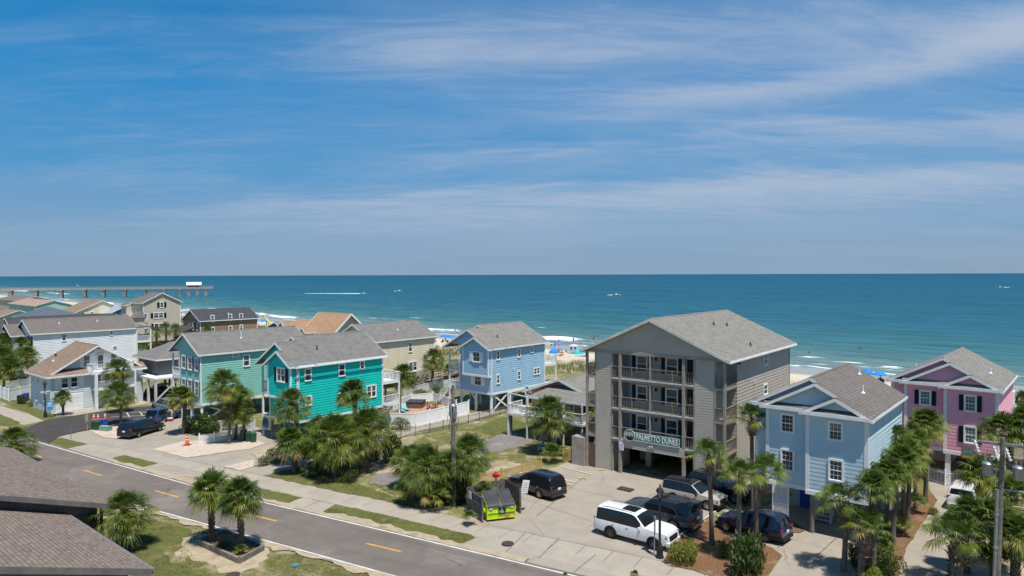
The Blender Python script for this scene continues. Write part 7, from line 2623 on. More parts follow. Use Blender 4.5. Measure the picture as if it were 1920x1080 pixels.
mb.build('sticker', M['offwhite'], root)
lf, lb, rb, rf = P(905, 980), P(877, 962), P(946, 944), P(976, 963)
axis_fence('board_fence', 'weathered grey board fence enclosing the lime dumpster', [lf, lb, rb, rf], 1.85, M['woodg'], 'board', postw=0.13, pm_h=0.0)
mb = MB()
q = P(974, 962)
mb.obox((0, 0, 1.95), (0.62, 0.03, 0.95), 0.0)
n1 = mb.build('notice_board', M['signw'], None, loc=q + dd_ * 0.02 - dn_ * 0.12, rz=math.atan2(dd_.y, dd_.x) + 0.35)
tag(n1, 'white notice board tilted on the right end of the dumpster fence', 'sign')
n1.rotation_euler.y = R(14)
mb = MB()
for k in range(5):
 mb.obox((0, -0.019, 1.62 + k * 0.15), (0.46, 0.004, 0.05), 0.0)
mb.build('notice_lines', mat('faded_print', (0.35, 0.30, 0.32), (0.45, 0.25, 0.25), sc=8), n1)
mb = MB()
mb.obox((0, 0, 1.5), (0.42, 0.03, 0.5), 0.0)
n2 = mb.build('notice_board', M['offwhite'], None, loc=lb.lerp(lf, 0.25) - dd_ * 0.10, rz=math.atan2((lf - lb).y, (lf - lb).x))
tag(n2, 'small faded notice on the left side of the dumpster fence', 'sign')
# red standpipe behind the enclosure
g = P(930, 946)
root = thing('standpipe', 'red standpipe with a round head behind the dumpster fence', 'standpipe', g)
mb = MB(); mb.tube([(0, 0, 0), (0, 0, 2.15)], 0.05, 8); mb.build('pipe', M['redp'], root)
mb = MB(); mb.lathe([(0.05, 2.05), (0.2, 2.12), (0.22, 2.3), (0.13, 2.45), (0.03, 2.5)], 12); mb.box(-0.3, 0.3, -0.06, 0.06, 2.16, 2.28); mb.build('head', M['redp'], root)
def street_lamp(base, label, hgt=4.55, sign=False):
 g = P(*base)
 root = thing('street_lamp', label, 'street lamp', g)
 mb = MB()
 mb.lathe([(0.25, 0), (0.25, 0.12), (0.21, 0.18), (0.20, 0.55), (0.16, 0.66), (0.13, 0.72), (0.13, 0.86), (0.085, 0.92), (0.075, 2.2), (0.06, hgt - 0.95), (0.09, hgt - 0.93), (0.09, hgt - 0.88), (0.05, hgt - 0.84)], 14)
 sharp(mb.build('post', M['bmetal'], root), 40)
 mb = MB()
 z = hgt - 0.86
 n = 6
 for k in range(n):
  a0 = 2 * math.pi * k / n
  mb.beam((0.10 * math.cos(a0), 0.10 * math.sin(a0), z), (0.19 * math.cos(a0), 0.19 * math.sin(a0), z + 0.45), 0.025, 0.025)
 mb.lathe([(0.05, z - 0.06), (0.12, z), (0.12, z + 0.03)], 12)
 mb.lathe([(0.25, z + 0.44), (0.24, z + 0.5), (0.14, z + 0.64), (0.05, z + 0.70), (0.03, z + 0.76), (0.045, z + 0.80), (0.012, z + 0.93)], 12)
 mb.build('lantern', M['bmetal'], root)
 mb = MB()
 mb.lathe([(0.09, z + 0.03), (0.17, z + 0.44)], 6)
 mb.build('lantern_glass', mat('lantern_glass', (0.30, 0.31, 0.30), rough=0.2, spec=0.6), root)
 if sign:
  mb = MB()
  mb.obox((0, 0, 3.02), (1.25, 0.03, 0.17), -0.7); mb.obox((0, 0, 3.2), (0.9, 0.03, 0.15), 0.8)
  mb.build('street_name_blade', M['signw'], root)
 return root
street_lamp((1237, 1046), 'black lantern street lamp in front of the white car')
street_lamp((85, 783), 'black lantern street lamp with white street name blades at the side street', 4.6, True)
# sign posts
def post_sign(base, label, ztop, w_, h_, board, post_m, rz, pw=0.09, name='signpost', lines=None):
 g = P(*base)
 root = thing(name, label, 'sign', g, rz)
 mb = MB(); mb.box(-pw / 2, pw / 2, -pw / 2, pw / 2, 0, ztop); mb.build('post', post_m, root)
 if board is not None:
  mb = MB(); mb.box(-w_ / 2, w_ / 2, -pw / 2 - 0.04, -pw / 2 - 0.005, ztop - h_, ztop + 0.03)
  b_ = mb.build('sign_board', board, root)
  if lines:
   mb = MB()
   for z0, z1, x0, x1 in lines:
    mb.box(x0 * w_ / 2, x1 * w_ / 2, -pw / 2 - 0.046, -pw / 2 - 0.041, ztop - h_ + z0 * h_, ztop - h_ + z1 * h_)
   mb.build('sign_lines', M['signw'], b_)
 return root
post_sign((94, 783), 'blue information sign with pale lettering on a wooden post by the street lamp', 2.0, 0.66, 1.02, M['signb'], M['woodb'], R(25), lines=((0.72, 0.86, -0.7, 0.7), (0.52, 0.62, -0.75, 0.6), (0.40, 0.44, -0.9, 0.9)))
post_sign((164, 808), 'blank tan board sign on a wooden post at the side street', 2.0, 0.45, 0.95, mat('tan_board', (0.46, 0.40, 0.28), rough=0.8), mat('tan_post', (0.42, 0.31, 0.14), rough=0.8), R(-20))
post_sign((1227, 1043), 'thin grey sign edge-on beside the street lamp', 2.5, 0.34, 1.1, M['galv'], M['galv'], R(78), 0.06)
post_sign((133, 823), 'thin bare marker post on the grass verge', 1.3, 0.1, 0.1, None, M['galv'], 0, 0.05, name='marker_post')
post_sign((391, 812), 'white meter post beside the shrubs of the mint house', 1.05, 0.2, 0.3, M['signw'], M['offwhite'], 0.3, 0.12, name='meter_post')
# the wooden utility pole with its hardware
g = P(850, 949)
root = thing('utility_pole', 'weathered wooden utility pole with a grey junction cluster, among the palms', 'utility pole', g)
mb = MB(); mb.tube([(0, 0, -0.1), (0, 0, 4.5), (0.02, 0, 9.15)], [0.17, 0.15, 0.115], 12); mb.build('pole', M['woodp'], root)
mb = MB()
for k in range(5):
 a = k * 1.256 + 0.3
 mb.lathe([(0.10, 0), (0.10, 0.85), (0.06, 0.95)], 8, (0.20 * math.cos(a), 0.20 * math.sin(a), 6.7 + 0.06 * (k % 3)))
mb.lathe([(0.26, 0), (0.28, 0.1), (0.2, 0.22)], 12, (0, 0, 7.55))
mb.build('junction_cluster', M['galv'], root)
mb = MB()
for k in range(6):
 a = k * 1.05
 mb.tube([(0.22 * math.cos(a), 0.22 * math.sin(a), 7.3), (0.42 * math.cos(a), 0.42 * math.sin(a), 6.8), (0.36 * math.cos(a + .4), 0.36 * math.sin(a + .4), 6.0), (0.16 * math.cos(a), 0.16 * math.sin(a), 5.4)], 0.016, 5)
mb.build('cable', M['lid'], root)
mb = MB(); mb.tube([(0.16, -0.05, 0.0), (0.15, -0.05, 5.4)], 0.045, 8); mb.build('conduit', M['galv'], root)
# the steel clad pole with cross-arm and transformers at the lower right
g = P(1868, 1120)
root = thing('utility_pole', 'utility pole in grey steel casing with transformers and crossarm at the right', 'utility pole', g, R(-38))
dpt = g.y
mb = MB(); mb.tube([(0, 0, -0.1), (0.13, 0, 5.5), (0.22, 0, 8.7)], [0.17, 0.14, 0.10], 12); mb.build('pole', M['woodp'], root)
mb = MB(); mb.tube([(-0.12, -0.16, -0.1), (0.0, -0.16, 5.9)], 0.09, 12); mb.tube([(-0.06, -0.16, 2.7), (-0.058, -0.16, 2.8)], 0.125, 12); mb.tube([(-0.03, -0.16, 4.5), (-0.028, -0.16, 4.6)], 0.125, 12); mb.build('riser_pipe', M['galv'], root)
for sx in (-0.62, 0.72):
 mb = MB()
 mb.lathe([(0.24, 0), (0.26, 0.04), (0.26, 0.62), (0.28, 0.66), (0.2, 0.74), (0.06, 0.78)], 16, (0.18 + sx, -0.05, 6.55))
 for k in (-0.11, 0.11):
  mb.lathe([(0.05, 0), (0.06, 0.1), (0.035, 0.28)], 8, (0.18 + sx + k, -0.05, 7.28))
 mb.box(0.18 + min(0, sx), 0.18 + max(0, sx), -0.04, 0.04, 6.9, 6.98)
 sharp(mb.build('transformer', M['galv'], root), 40)
mb = MB(); mb.beam((-1.15, 0.1, 8.3), (1.75, 0.1, 8.3), 0.11, 0.13); mb.beam((-1.1, 0.28, 8.3), (1.7, 0.28, 8.3), 0.10, 0.12); mb.build('crossarm', M['wood'], root)
for x, z, tl in ((-1.05, 8.05, 0.5), (-0.2, 7.85, 0.5), (0.35, 7.8, 0.4), (1.3, 8.0, 0.4)):
 mb = MB()
 b0, b1 = Vector((x, -0.12, z + 0.35)), Vector((x + 0.22, -0.30, z - 0.25))
 mb.tube([b0, b1], 0.055, 8)
 for k in range(4):
  c = b0.lerp(b1, (k + 0.5) / 4)
  mb.tube([c, c + (b1 - b0).normalized() * 0.05], 0.10, 10)
 mb.beam(b0 + Vector((0, -0.1, 0.02)), b1 + Vector((0, -0.12, 0)), 0.03, 0.03)
 mb.build('cutout', M['offwhite'], root)
mb = MB()
for k, (x0, x1) in enumerate(((-1.05, -0.62), (-0.2, -0.4), (0.35, 0.7), (1.3, 0.95))):
 mb.tube([(x0 + 0.2, -0.3, 7.7), (x0 * 0.6 + x1 * 0.4, -0.45, 7.35), (x1 + 0.18, -0.15, 7.45)], 0.012, 5)
mb.build('cable', M['lid'], root)
mb = MB(); mb.tube([(0.15, 0.05, 5.9), (2.4, 0.4, 5.85)], 0.05, 8); mb.build('upper_bracket', M['galv'], root)
mb = MB(); mb.tube([(0.14, 0.05, 5.05), (2.2, 0.4, 5.0)], 0.05, 8); mb.build('lower_bracket', mat('tan_conduit', (0.42, 0.30, 0.2), rough=0.6), root)
# dark raised deck behind the pole at the right edge
root = thing('raised_deck', 'dark timber deck on pale posts at the right edge behind the steel pole', 'deck', P(1895, 925), R(-41))
mb = MB(); mb.box(-0.6, 5.5, 0, 6, 2.5, 2.75); mb.build('deck', M['woodb'], root)
for x in (-0.4, 2.4, 5.2):
 for y in (0.2, 5.8):
  mb = MB(); mb.box(x - .15, x + .15, y - .15, y + .15, 0, 2.5); mb.build('post', M['offwhite'], root)
mb = MB(); mb.box(-0.5, 5.4, 4.0, 4.15, 0, 2.5); mb.build('back_wall', M['woodb'], root)
mb = MB(); railing(mb, [(-0.5, 5.9), (-0.5, 0.1), (5.4, 0.1)], 2.75); mb.build('railing', M['offwhite'], root)
# timber planter
pl = [P(371, 1022), P(449, 1058), P(494, 1033), P(421, 1003)]
root = thing('planter', 'square timber edged planter holding two palms beside the road', 'planter', pl[1])
for a, b in zip(pl, pl[1:] + pl[:1]):
 mb = MB()
 for zz in (0.10, 0.30):
  mb.beam(a - pl[1] + Vector((0, 0, zz)), b - pl[1] + Vector((0, 0, zz)), 0.16, 0.19)
 mb.build('timber', M['wood'], root)
mb = MB()
mb.poly([(p.x - pl[1].x, p.y - pl[1].y, 0.24) for p in pl])
mb.build('mulch_bed', M['mulch'], root)
# bins, cabinets, cones and other small things
def wheelie(base, label, m, rz=0.4, s=1.0):
 root = thing('wheelie_bin', label, 'bin', P(*base), rz)
 mb = MB()
 a, b, hh = 0.26 * s, 0.30 * s, 0.95 * s
 mb.add([(-a, -a, 0.05), (a, -a, 0.05), (a, a, 0.05), (-a, a, 0.05), (-b, -b, hh), (b, -b, hh), (b, b, hh), (-b, b, hh)], ((3, 2, 1, 0), (0, 1, 5, 4), (1, 2, 6, 5), (2, 3, 7, 6), (3, 0, 4, 7)))
 mb.build('bin_body', m, root)
 mb = MB()
 mb.add([(-b - .02, -b - .04, hh), (b + .02, -b - .04, hh), (b + .02, b + .05, hh), (-b - .02, b + .05, hh), (-b * .8, -b * .7, hh + .09), (b * .8, -b * .7, hh + .09), (b * .85, b, hh + .1), (-b * .85, b, hh + .1)], ((0, 1, 5, 4), (1, 2, 6, 5), (2, 3, 7, 6), (3, 0, 4, 7), (4, 5, 6, 7)))
 mb.tube([(-b, b + 0.1, hh - 0.02), (b, b + 0.1, hh - 0.02)], 0.02, 6)
 mb.build('lid', m, root)
 for sx in (-1, 1):
  mb = MB(); mb.tube([(sx * (b - 0.06), b - 0.02, 0.12), (sx * (b), b - 0.02, 0.12)], 0.12, 12); mb.build('wheel', M['tyre'], root)
 return root
wheelie((466, 828), 'left dark green wheelie bin beside the teal house sign', M['greenp'], 0.5)
wheelie((475, 829), 'right dark green wheelie bin beside the teal house sign', M['greenp'], 0.5)
wheelie((457, 824), 'dark green wheelie bin half behind the palm trunks of the teal house', M['greenp'], 0.2)
wheelie((350, 797), 'green wheelie bin in the shade under the mint house', M['greenp'], 0.3)
wheelie((365, 795), 'blue recycling bin in the shade under the mint house', M['bluep'], 0.3)
wheelie((586, 893), 'dark green bin in the shade by the pale pedestal', M['greenp'], 0.3)
wheelie((39, 757), 'brown-black trash bin at the corner of the white yard fence', M['bmetal'], 0.2, 1.15)
wheelie((48, 752), 'bright blue bin beside the clipped shrubs of the brown-roofed house', M['bluep'], 0.2, 1.1)
wheelie((708, 836), 'royal blue recycling bin at the end of the iron fence', M['bluep'], 0.2, 0.85)
def cabinet(base, label, dims, m, rz, name='utility_cabinet'):
 root = thing(name, label, 'utility box', P(*base), rz)
 mb = MB(); mb.box(-dims[0] / 2, dims[0] / 2, -dims[1] / 2, dims[1] / 2, 0.06, dims[2]); mb.build('cabinet_body', m, root)
 mb = MB()
 mb.add([(-dims[0] / 2 - .03, -dims[1] / 2 - .03, dims[2]), (dims[0] / 2 + .03, -dims[1] / 2 - .03, dims[2]), (dims[0] / 2 + .03, dims[1] / 2 + .03, dims[2]), (-dims[0] / 2 - .03, dims[1] / 2 + .03, dims[2]), (-dims[0] / 2 + .05, 0, dims[2] + .07), (dims[0] / 2 - .05, 0, dims[2] + .07)], ((0, 1, 5, 4), (2, 3, 4, 5), (1, 2, 5), (3, 0, 4)))
 mb.build('lid', m, root)
 mb = MB(); mb.box(-dims[0] / 2 - .05, dims[0] / 2 + .05, -dims[1] / 2 - .05, dims[1] / 2 + .05, 0, 0.06); mb.build('plinth', M['conc'], root)
 return root
cabinet((182, 806), 'dark green utility cabinet on the sandy island', (0.95, 0.7, 0.95), M['greenp'], R(-15))
cabinet((193, 802), 'blue utility cabinet beside the green one on the sandy island', (0.7, 0.7, 0.95), M['bluep'], R(-15))
cabinet((198, 808), 'pale green transformer box in front of the utility cabinets', (1.25, 0.6, 0.55), M['utilgreen'], R(-15), 'transformer_box')
cabinet((575, 893), 'pale grey-green utility pedestal in the palm shade', (0.28, 0.28, 1.0), M['utilgreen'], 0.3, 'utility_pedestal')
def cone(base, label, hgt, rr=0.2):
 root = thing('traffic_cone', label, 'traffic cone', P(*base))
 mb = MB(); mb.box(-rr * 1.3, rr * 1.3, -rr * 1.3, rr * 1.3, 0, 0.07); mb.build('base', M['orange'] if hgt < 1 else M['tyre'], root)
 mb = MB(); mb.lathe([(rr * 0.8, 0.07), (rr * 0.25, hgt)], 14); sharp(mb.build('cone_body', M['orange'], root), 50)
 for f in (0.45, 0.7):
  ra = rr * (0.8 - 0.55 * f)
  mb = MB(); mb.lathe([(ra + 0.012, 0.07 + hgt * f - 0.02), (ra - 0.004 - 0.02, 0.07 + hgt * f + 0.09)], 14); mb.build('reflective_band', M['signw'], root)
 return root
cone((351, 835), 'tall orange and white channelizer cone on the gravel', 1.15, 0.26)
cone((197, 786), 'orange cone at the edge of the side street by the cabinets', 0.75)
cone((184, 787), 'orange cone left of the other at the side street edge', 0.7)
cone((176, 787), 'orange cone at the tan board sign', 0.7)
# red cooler by the blue hatchback
g = P(319, 790)
root = thing('cooler', 'red cooler with white lid on the ground beside the blue hatchback', 'cooler', g, 0.3)
mb = MB(); mb.box(-.3, .3, -.2, .2, 0, .34); mb.build('cooler_body', M['redp'], root)
mb = MB(); mb.box(-.31, .31, -.21, .21, .34, .42); mb.build('lid', M['signw'], root)
# inflated bright green covers before the brown-roofed house
for b_, lb_ in (((156, 763), 'bright green rounded ride-on cover left of the white porch post'), ((187, 758), 'bright green rounded ride-on cover right of the white porch post')):
 root = thing('covered_cart', lb_, 'covered cart', P(*b_), R(40))
 mb = MB(); mb.lathe([(0.75, 0.0), (0.95, 0.25), (0.9, 0.7), (0.6, 1.1), (0.15, 1.28)], 16, sx=1.25, sy=0.8); sharp(mb.build('cover', M['kgreen'], root), 60)
 mb = MB(); mb.box(-0.9, 0.9, -0.45, 0.45, 0.0, 0.14); mb.build('skid', M['bmetal'], root)
# manholes, drain, covers
def cover(base, label, r, m, square=False):
 g = P(*base)
 mb = MB()
 if square:
  mb.obox((0, 0, 0), (1.25, 0.8, 0.012), R(-38))
  for k in range(9):
   mb.obox(((k - 4) * 0.105, (k - 4) * -0.082, 0.008), (0.03, 0.7, 0.012), R(-38))
 else:
  mb.lathe([(r, -0.005), (r, 0.006), (r * 0.9, 0.006), (r * 0.88, 0.012), (0, 0.012)], 24)
  for k in range(12):
   a = k * math.pi / 6
   mb.obox((0.5 * r * math.cos(a), 0.5 * r * math.sin(a), 0.014), (r * 0.5, 0.03, 0.008), a)
 o = mb.build('manhole_cover' if not square else 'drain_grate', m, None, loc=(g.x, g.y, 0.092))
 tag(o, label, 'manhole cover' if not square else 'drain grate')
cover((952, 1021), 'round iron manhole cover in the pavement before the parking lot', 0.40, M['rust'])
cover((1173, 918.5), 'rectangular rusty drain grate in the middle of the parking lot', 0.6, M['rust'], True)
cover((437, 1080), 'round rusty manhole cover on the sand at the bottom edge', 0.40, M['rust'])
cover((553, 1062), 'round blue water valve cover on the near lawn', 0.26, mat('blue_cover', (0.04, 0.17, 0.25), (0.12, 0.22, 0.26), sc=8))
# the brick patio with its furniture
sheet('patio', [(748, 778), (775, 763), (815, 757), (862, 770), (800, 791), (782, 797)], M['brick'], 4)
root = thing('hot_tub', 'square hot tub under a dark brown cover on the brick patio', 'hot tub', P(780, 764), R(-8))
mb = MB(); mb.box(-1.05, 1.05, -1.0, 1.0, 0, 0.78); mb.build('tub_wall', M['woodb'], root)
mb = MB(); mb.box(-1.1, 1.1, -1.05, 1.05, 0.78, 0.92); mb.box(-1.1, 1.1, -0.02, 0.02, 0.92, 0.94); mb.build('cover', M['lid'], root)
def chair(base, label, m, rz):
 root = thing('patio_chair', label, 'chair', P(*base), rz)
 mb = MB(); mb.box(-.24, .24, -.24, .24, .42, .46); mb.build('seat', m, root)
 mb = MB()
 for k in range(5):
  mb.box(-.22 + k * .1, -.16 + k * .1, .20, .24, .46, .95)
 mb.box(-.24, .24, .2, .24, .9, .97); mb.build('backrest', m, root)
 for x in (-.21, .21):
  for y in (-.21, .21):
   mb = MB(); mb.box(x - .025, x + .025, y - .025, y + .025, 0, .42); mb.build('leg', m, root)
 return root
wd_ = mat('teak', (0.27, 0.13, 0.06), (0.20, 0.09, 0.045), sc=6, rough=0.7)
chair((804, 768), 'brown wooden chair at the left of the patio table', wd_, 1.4); chair((818, 765), 'brown wooden chair at the right of the patio table', wd_, -1.2); chair((813, 771), 'brown wooden chair nearest the white pool fence', wd_, 3.3)
root = thing('patio_table', 'brown wooden table between chairs on the brick patio', 'table', P(811, 767), 0.2)
mb = MB(); mb.box(-.5, .5, -.4, .4, .7, .75); mb.build('table_top', wd_, root)
for x in (-.44, .44):
 for y in (-.34, .34):
  mb = MB(); mb.box(x - .03, x + .03, y - .03, y + .03, 0, .7); mb.build('leg', wd_, root)
for b_, lb_ in (((760, 770), 'aqua lounge chair left on the patio'), ((752, 773), 'aqua lounge chair in the shade of the teal house deck')):
 root = thing('lounge_chair', lb_, 'lounge chair', P(*b_), 0.5)
 aq = mat('aqua_plastic', (0.20, 0.50, 0.50), rough=0.5)
 mb = MB(); mb.box(-.3, .3, -.9, .4, .28, .34); mb.build('seat', aq, root)
 mb = MB(); mb.beam((0, .4, .3), (0, .95, .75), .6, .06); mb.build('backrest', aq, root)
 for x in (-.26, .26):
  for y in (-.8, .3):
   mb = MB(); mb.box(x - .03, x + .03, y - .03, y + .03, 0, .28); mb.build('leg', aq, root)
# boardwalk in the dunes between the cream and sky-blue houses
a, b = P(806, 722), P(872, 700)
root = thing('boardwalk', 'brown timber boardwalk with rails leading over the dunes to the beach', 'boardwalk', a)
mb = MB(); mb.beam((0, 0, 0.7), (b - a) + Vector((0, 0, 0.7)), 1.5, 0.12); mb.build('deck', M['wood'], root)
for s_ in (-0.7, 0.7):
 d = (b - a).normalized(); n = Vector((-d.y, d.x, 0)) * s_
 mb = MB()
 mb.beam(n + Vector((0, 0, 1.65)), (b - a) + n + Vector((0, 0, 1.65)), 0.08, 0.1); mb.beam(n + Vector((0, 0, 1.2)), (b - a) + n + Vector((0, 0, 1.2)), 0.05, 0.08)
 k = int((b - a).length / 2)
 for i in range(k + 1):
  q = (b - a) * (i / k) + n
  mb.box(q.x - .05, q.x + .05, q.y - .05, q.y + .05, 0, 1.65)
 mb.build('railing', M['woodb'], root)
# ------------------------------------------------------------------ people
def figure_mesh(pose):
 """one continuous skin over a jointed skeleton, about 1.75 m tall"""
 v, e, rad = [], [], []
 def J(x, y, z, r, par=None):
  v.append((x, y, z)); rad.append(r if isinstance(r, tuple) else (r, r))
  if par is not None:
   e.append((par, len(v) - 1))
  return len(v) - 1
 sit = pose == 'sit'
 zp = 0.45 if sit else 0.93
 pel = J(0, 0, zp, (.135, .10))
 sp = J(0, 0.0, zp + .2, (.115, .085), pel)
 ch = J(0, -.01 if pose != 'bend' else -.22, zp + (.42 if pose != 'bend' else .36), (.145, .10), sp)
 nk = J(0, ch and (-.02 if pose != 'bend' else -.33), zp + (.57 if pose != 'bend' else .45), .05, ch)
 hd = J(0, -.035 if pose != 'bend' else -.41, zp + (.67 if pose != 'bend' else .50), (.078, .088), nk)
 J(0, -.02 if pose != 'bend' else -.44, zp + (.79 if pose != 'bend' else .60), (.07, .08), hd)
 J(0, -.115 if pose != 'bend' else -.50, zp + (.68 if pose != 'bend' else .47), .018, hd)
 for s in (-1, 1):
  if pose == 'bend':
   sh = J(s * .19, -.24, zp + .36, .055, ch); el = J(s * .23, -.42, zp + .16, .042, sh); wr = J(s * .2, -.60, zp + .06, .03, el); hn = J(s * .19, -.67, zp + .03, (.038, .02), wr); dv = (0, -1, -.4)
  elif pose == 'walk':
   sh = J(s * .19, 0, zp + .48, .055, ch); el = J(s * .25, s * .12, zp + .2, .042, sh); wr = J(s * .27, s * .14 - .14, zp - .02, .03, el); hn = J(s * .27, s * .14 - .18, zp - .09, (.038, .02), wr); dv = (0, -.3, -1)
  elif sit:
   sh = J(s * .19, 0, zp + .48, .055, ch); el = J(s * .26, -.08, zp + .2, .042, sh); wr = J(s * .2, -.3, zp + .13, .03, el); hn = J(s * .18, -.37, zp + .12, (.038, .02), wr); dv = (0, -1, -.2)
  else:
   sh = J(s * .19, 0, zp + .48, .055, ch); el = J(s * .26, .03, zp + .2, .042, sh); wr = J(s * .27, -.06, zp - .04, .03, el); hn = J(s * .27, -.08, zp - .12, (.038, .02), wr); dv = (0, -.2, -1)
  for k in range(4):
   o = (k - 1.5) * .02
   J(v[hn][0] + s * .004, v[hn][1] + dv[1] * .085 + o, v[hn][2] + dv[2] * .085, .009, hn)
  J(v[hn][0] - s * .02, v[hn][1] - .045, v[hn][2] + dv[2] * .04, .010, hn)
  if sit:
   hp = J(s * .10, -.05, zp, .09, pel); kn = J(s * .12, -.46, zp + .03, .062, hp); an = J(s * .12, -.52, .08, .042, kn); J(s * .13, -.70, .03, (.045, .03), an)
  else:
   st = .20 * s if pose == 'walk' else 0.0
   hp = J(s * .095, 0, zp - .05, .092, pel); kn = J(s * .105, -st * .6 - .03, .50, .062, hp); an = J(s * .105, -st * 1.1, .085 + (.05 if st < 0 else 0), .042, kn); J(s * .115, -st * 1.1 - .17, .03 + (.02 if st < 0 else 0), (.045, .028), an)
 me = bpy.data.meshes.new('person')
 me.from_pydata(v, e, [])
 o = bpy.data.objects.new('person', me)
 COL.objects.link(o)
 md = o.modifiers.new('skin', 'SKIN')
 md.use_smooth_shade = True
 for i, r_ in enumerate(rad):
  me.skin_vertices[0].data[i].radius = r_
 me.skin_vertices[0].data[0].use_root = True
 sb = o.modifiers.new('sub', 'SUBSURF')
 sb.levels = sb.render_levels = 1
 dg = bpy.context.evaluated_depsgraph_get()
 out = bpy.data.meshes.new_from_object(o.evaluated_get(dg))
 bpy.data.objects.remove(o)
 bpy.data.meshes.remove(me)
 out.name = 'body'
 return out
FIG = {p: figure_mesh(p) for p in ('stand', 'walk', 'sit', 'bend')}
def cloth_mesh(pose, top):
 mb = MB()
 zp = 0.45 if pose == 'sit' else 0.93
 if pose == 'bend' and top:
  mb.tube([(0, 0.01, zp + 0.02), (0, 0, zp + .2), (0, -.2, zp + .34), (0, -.30, zp + .43)], [.15, .135, .165, .09], 12)
 elif top:
  mb.lathe([(.150, 0.0), (.135, .2), (.175, .42), (.15, .5), (.075, .56)], 14, (0, 0, zp), sx=1.0, sy=0.76)
 else:
  mb.lathe([(.12, -.14), (.160, -.04), (.155, .08), (.14, .12)], 14, (0, 0, zp), sx=1.05, sy=0.78)
  for s in (-1, 1):
   if pose == 'sit':
    mb.tube([(s * .1, -.02, zp), (s * .115, -.38, zp + .02)], [.115, .09], 10)
   else:
    st = .20 * s if pose == 'walk' else 0
    mb.tube([(s * .095, 0, zp - .03), (s * .104, -st * .5 - .02, .56)], [.115, .095], 10)
 o = mb.build('clothing', M['white'])
 me = o.data
 me.materials.clear()
 bpy.data.objects.remove(o)
 return me
hm = MB(); hm.lathe([(.085, 0), (.098, .05), (.092, .11), (.055, .155), (.01, .165)], 12, (0, 0, 0), sx=.92, sy=1.05)
ho = hm.build('hair', M['hair']); HAIR = ho.data; bpy.data.objects.remove(ho)
CL = {}
for p_ in FIG:
 CL[p_, True], CL[p_, False] = cloth_mesh(p_, True), cloth_mesh(p_, False)
DYE = {n: mat('cloth_' + n, c, rough=0.85) for n, c in dict(red=(0.5, 0.03, 0.04), blue=(0.03, 0.12, 0.45), black=(0.015, 0.015, 0.018), white=(0.75, 0.75, 0.74), pink=(0.65, 0.16, 0.28), teal=(0.03, 0.38, 0.40), orange=(0.7, 0.22, 0.04), navy=(0.015, 0.03, 0.10), khaki=(0.42, 0.34, 0.22), pale_blue=(0.42, 0.56, 0.66), purple=(0.22, 0.08, 0.35), green=(0.05, 0.3, 0.1)).items()}
PN = [0]
def person(loc, rz, pose, label, bottom, top=None, skin=None, sc=1.0, hair=True, group=None):
 k = PN[0]
 PN[0] += 1
 root = thing('person', label, 'person', loc, rz, group)
 root.scale = (sc, sc, sc)
 def ad(nm, me, m, loc=(0, 0, 0)):
  o = bpy.data.objects.new(nm, me)
  COL.objects.link(o)
  o.parent = root
  o.location = loc
  if not me.materials:
   me.materials.append(m)
  o.material_slots[0].link = 'OBJECT'
  o.material_slots[0].material = m
  return o
 ad('body', FIG[pose], skin or (M['skin'] if k % 3 else M['skin2']))
 if bottom:
  ad('shorts', CL[pose, False], DYE[bottom])
 if top:
  ad('shirt', CL[pose, True], DYE[top])
 zp = 0.45 if pose == 'sit' else 0.93
 ad('hair', HAIR, M['hair'], (0, .0, zp + .69) if pose != 'bend' else (0, -.41, zp + .52))
 return root
def on_beach(px, py, z=None):
 """meet the sloping beach"""
 z_ = 0.0
 for _ in range(12):
  q = P(px, py, z_)
  z_ = max(SEA_Z - 0.4, prof(to_shore(q)[1]))
 return Vector((q.x, q.y, z_))
def on_water(px, py):
 return P(px, py, SEA_Z)
cz = lambda x, y, z: CONDO.root.matrix_basis @ Vector((x, y, z))
bx_, _ = CONDO.hit(1296, 745, 'F', 0.7)
person(cz(bx_, 0.55, F2), R(-40), 'stand', 'tanned person without a shirt on the middle balcony of the apartment block', 'khaki', None, M['skin2'])
g = P(322.5, 789)
person(g, R(-75), 'bend', 'person in pale blue shirt and khaki shorts leaning toward the blue hatchback', 'khaki', 'pale_blue')
pk = PINK.root.matrix_basis @ Vector((0.6, 12.4, 2.85))
person((pk.x, pk.y, 2.85), R(140), 'stand', 'sunburnt person in dark shorts on the pink house deck', 'navy', None, M['skin'])
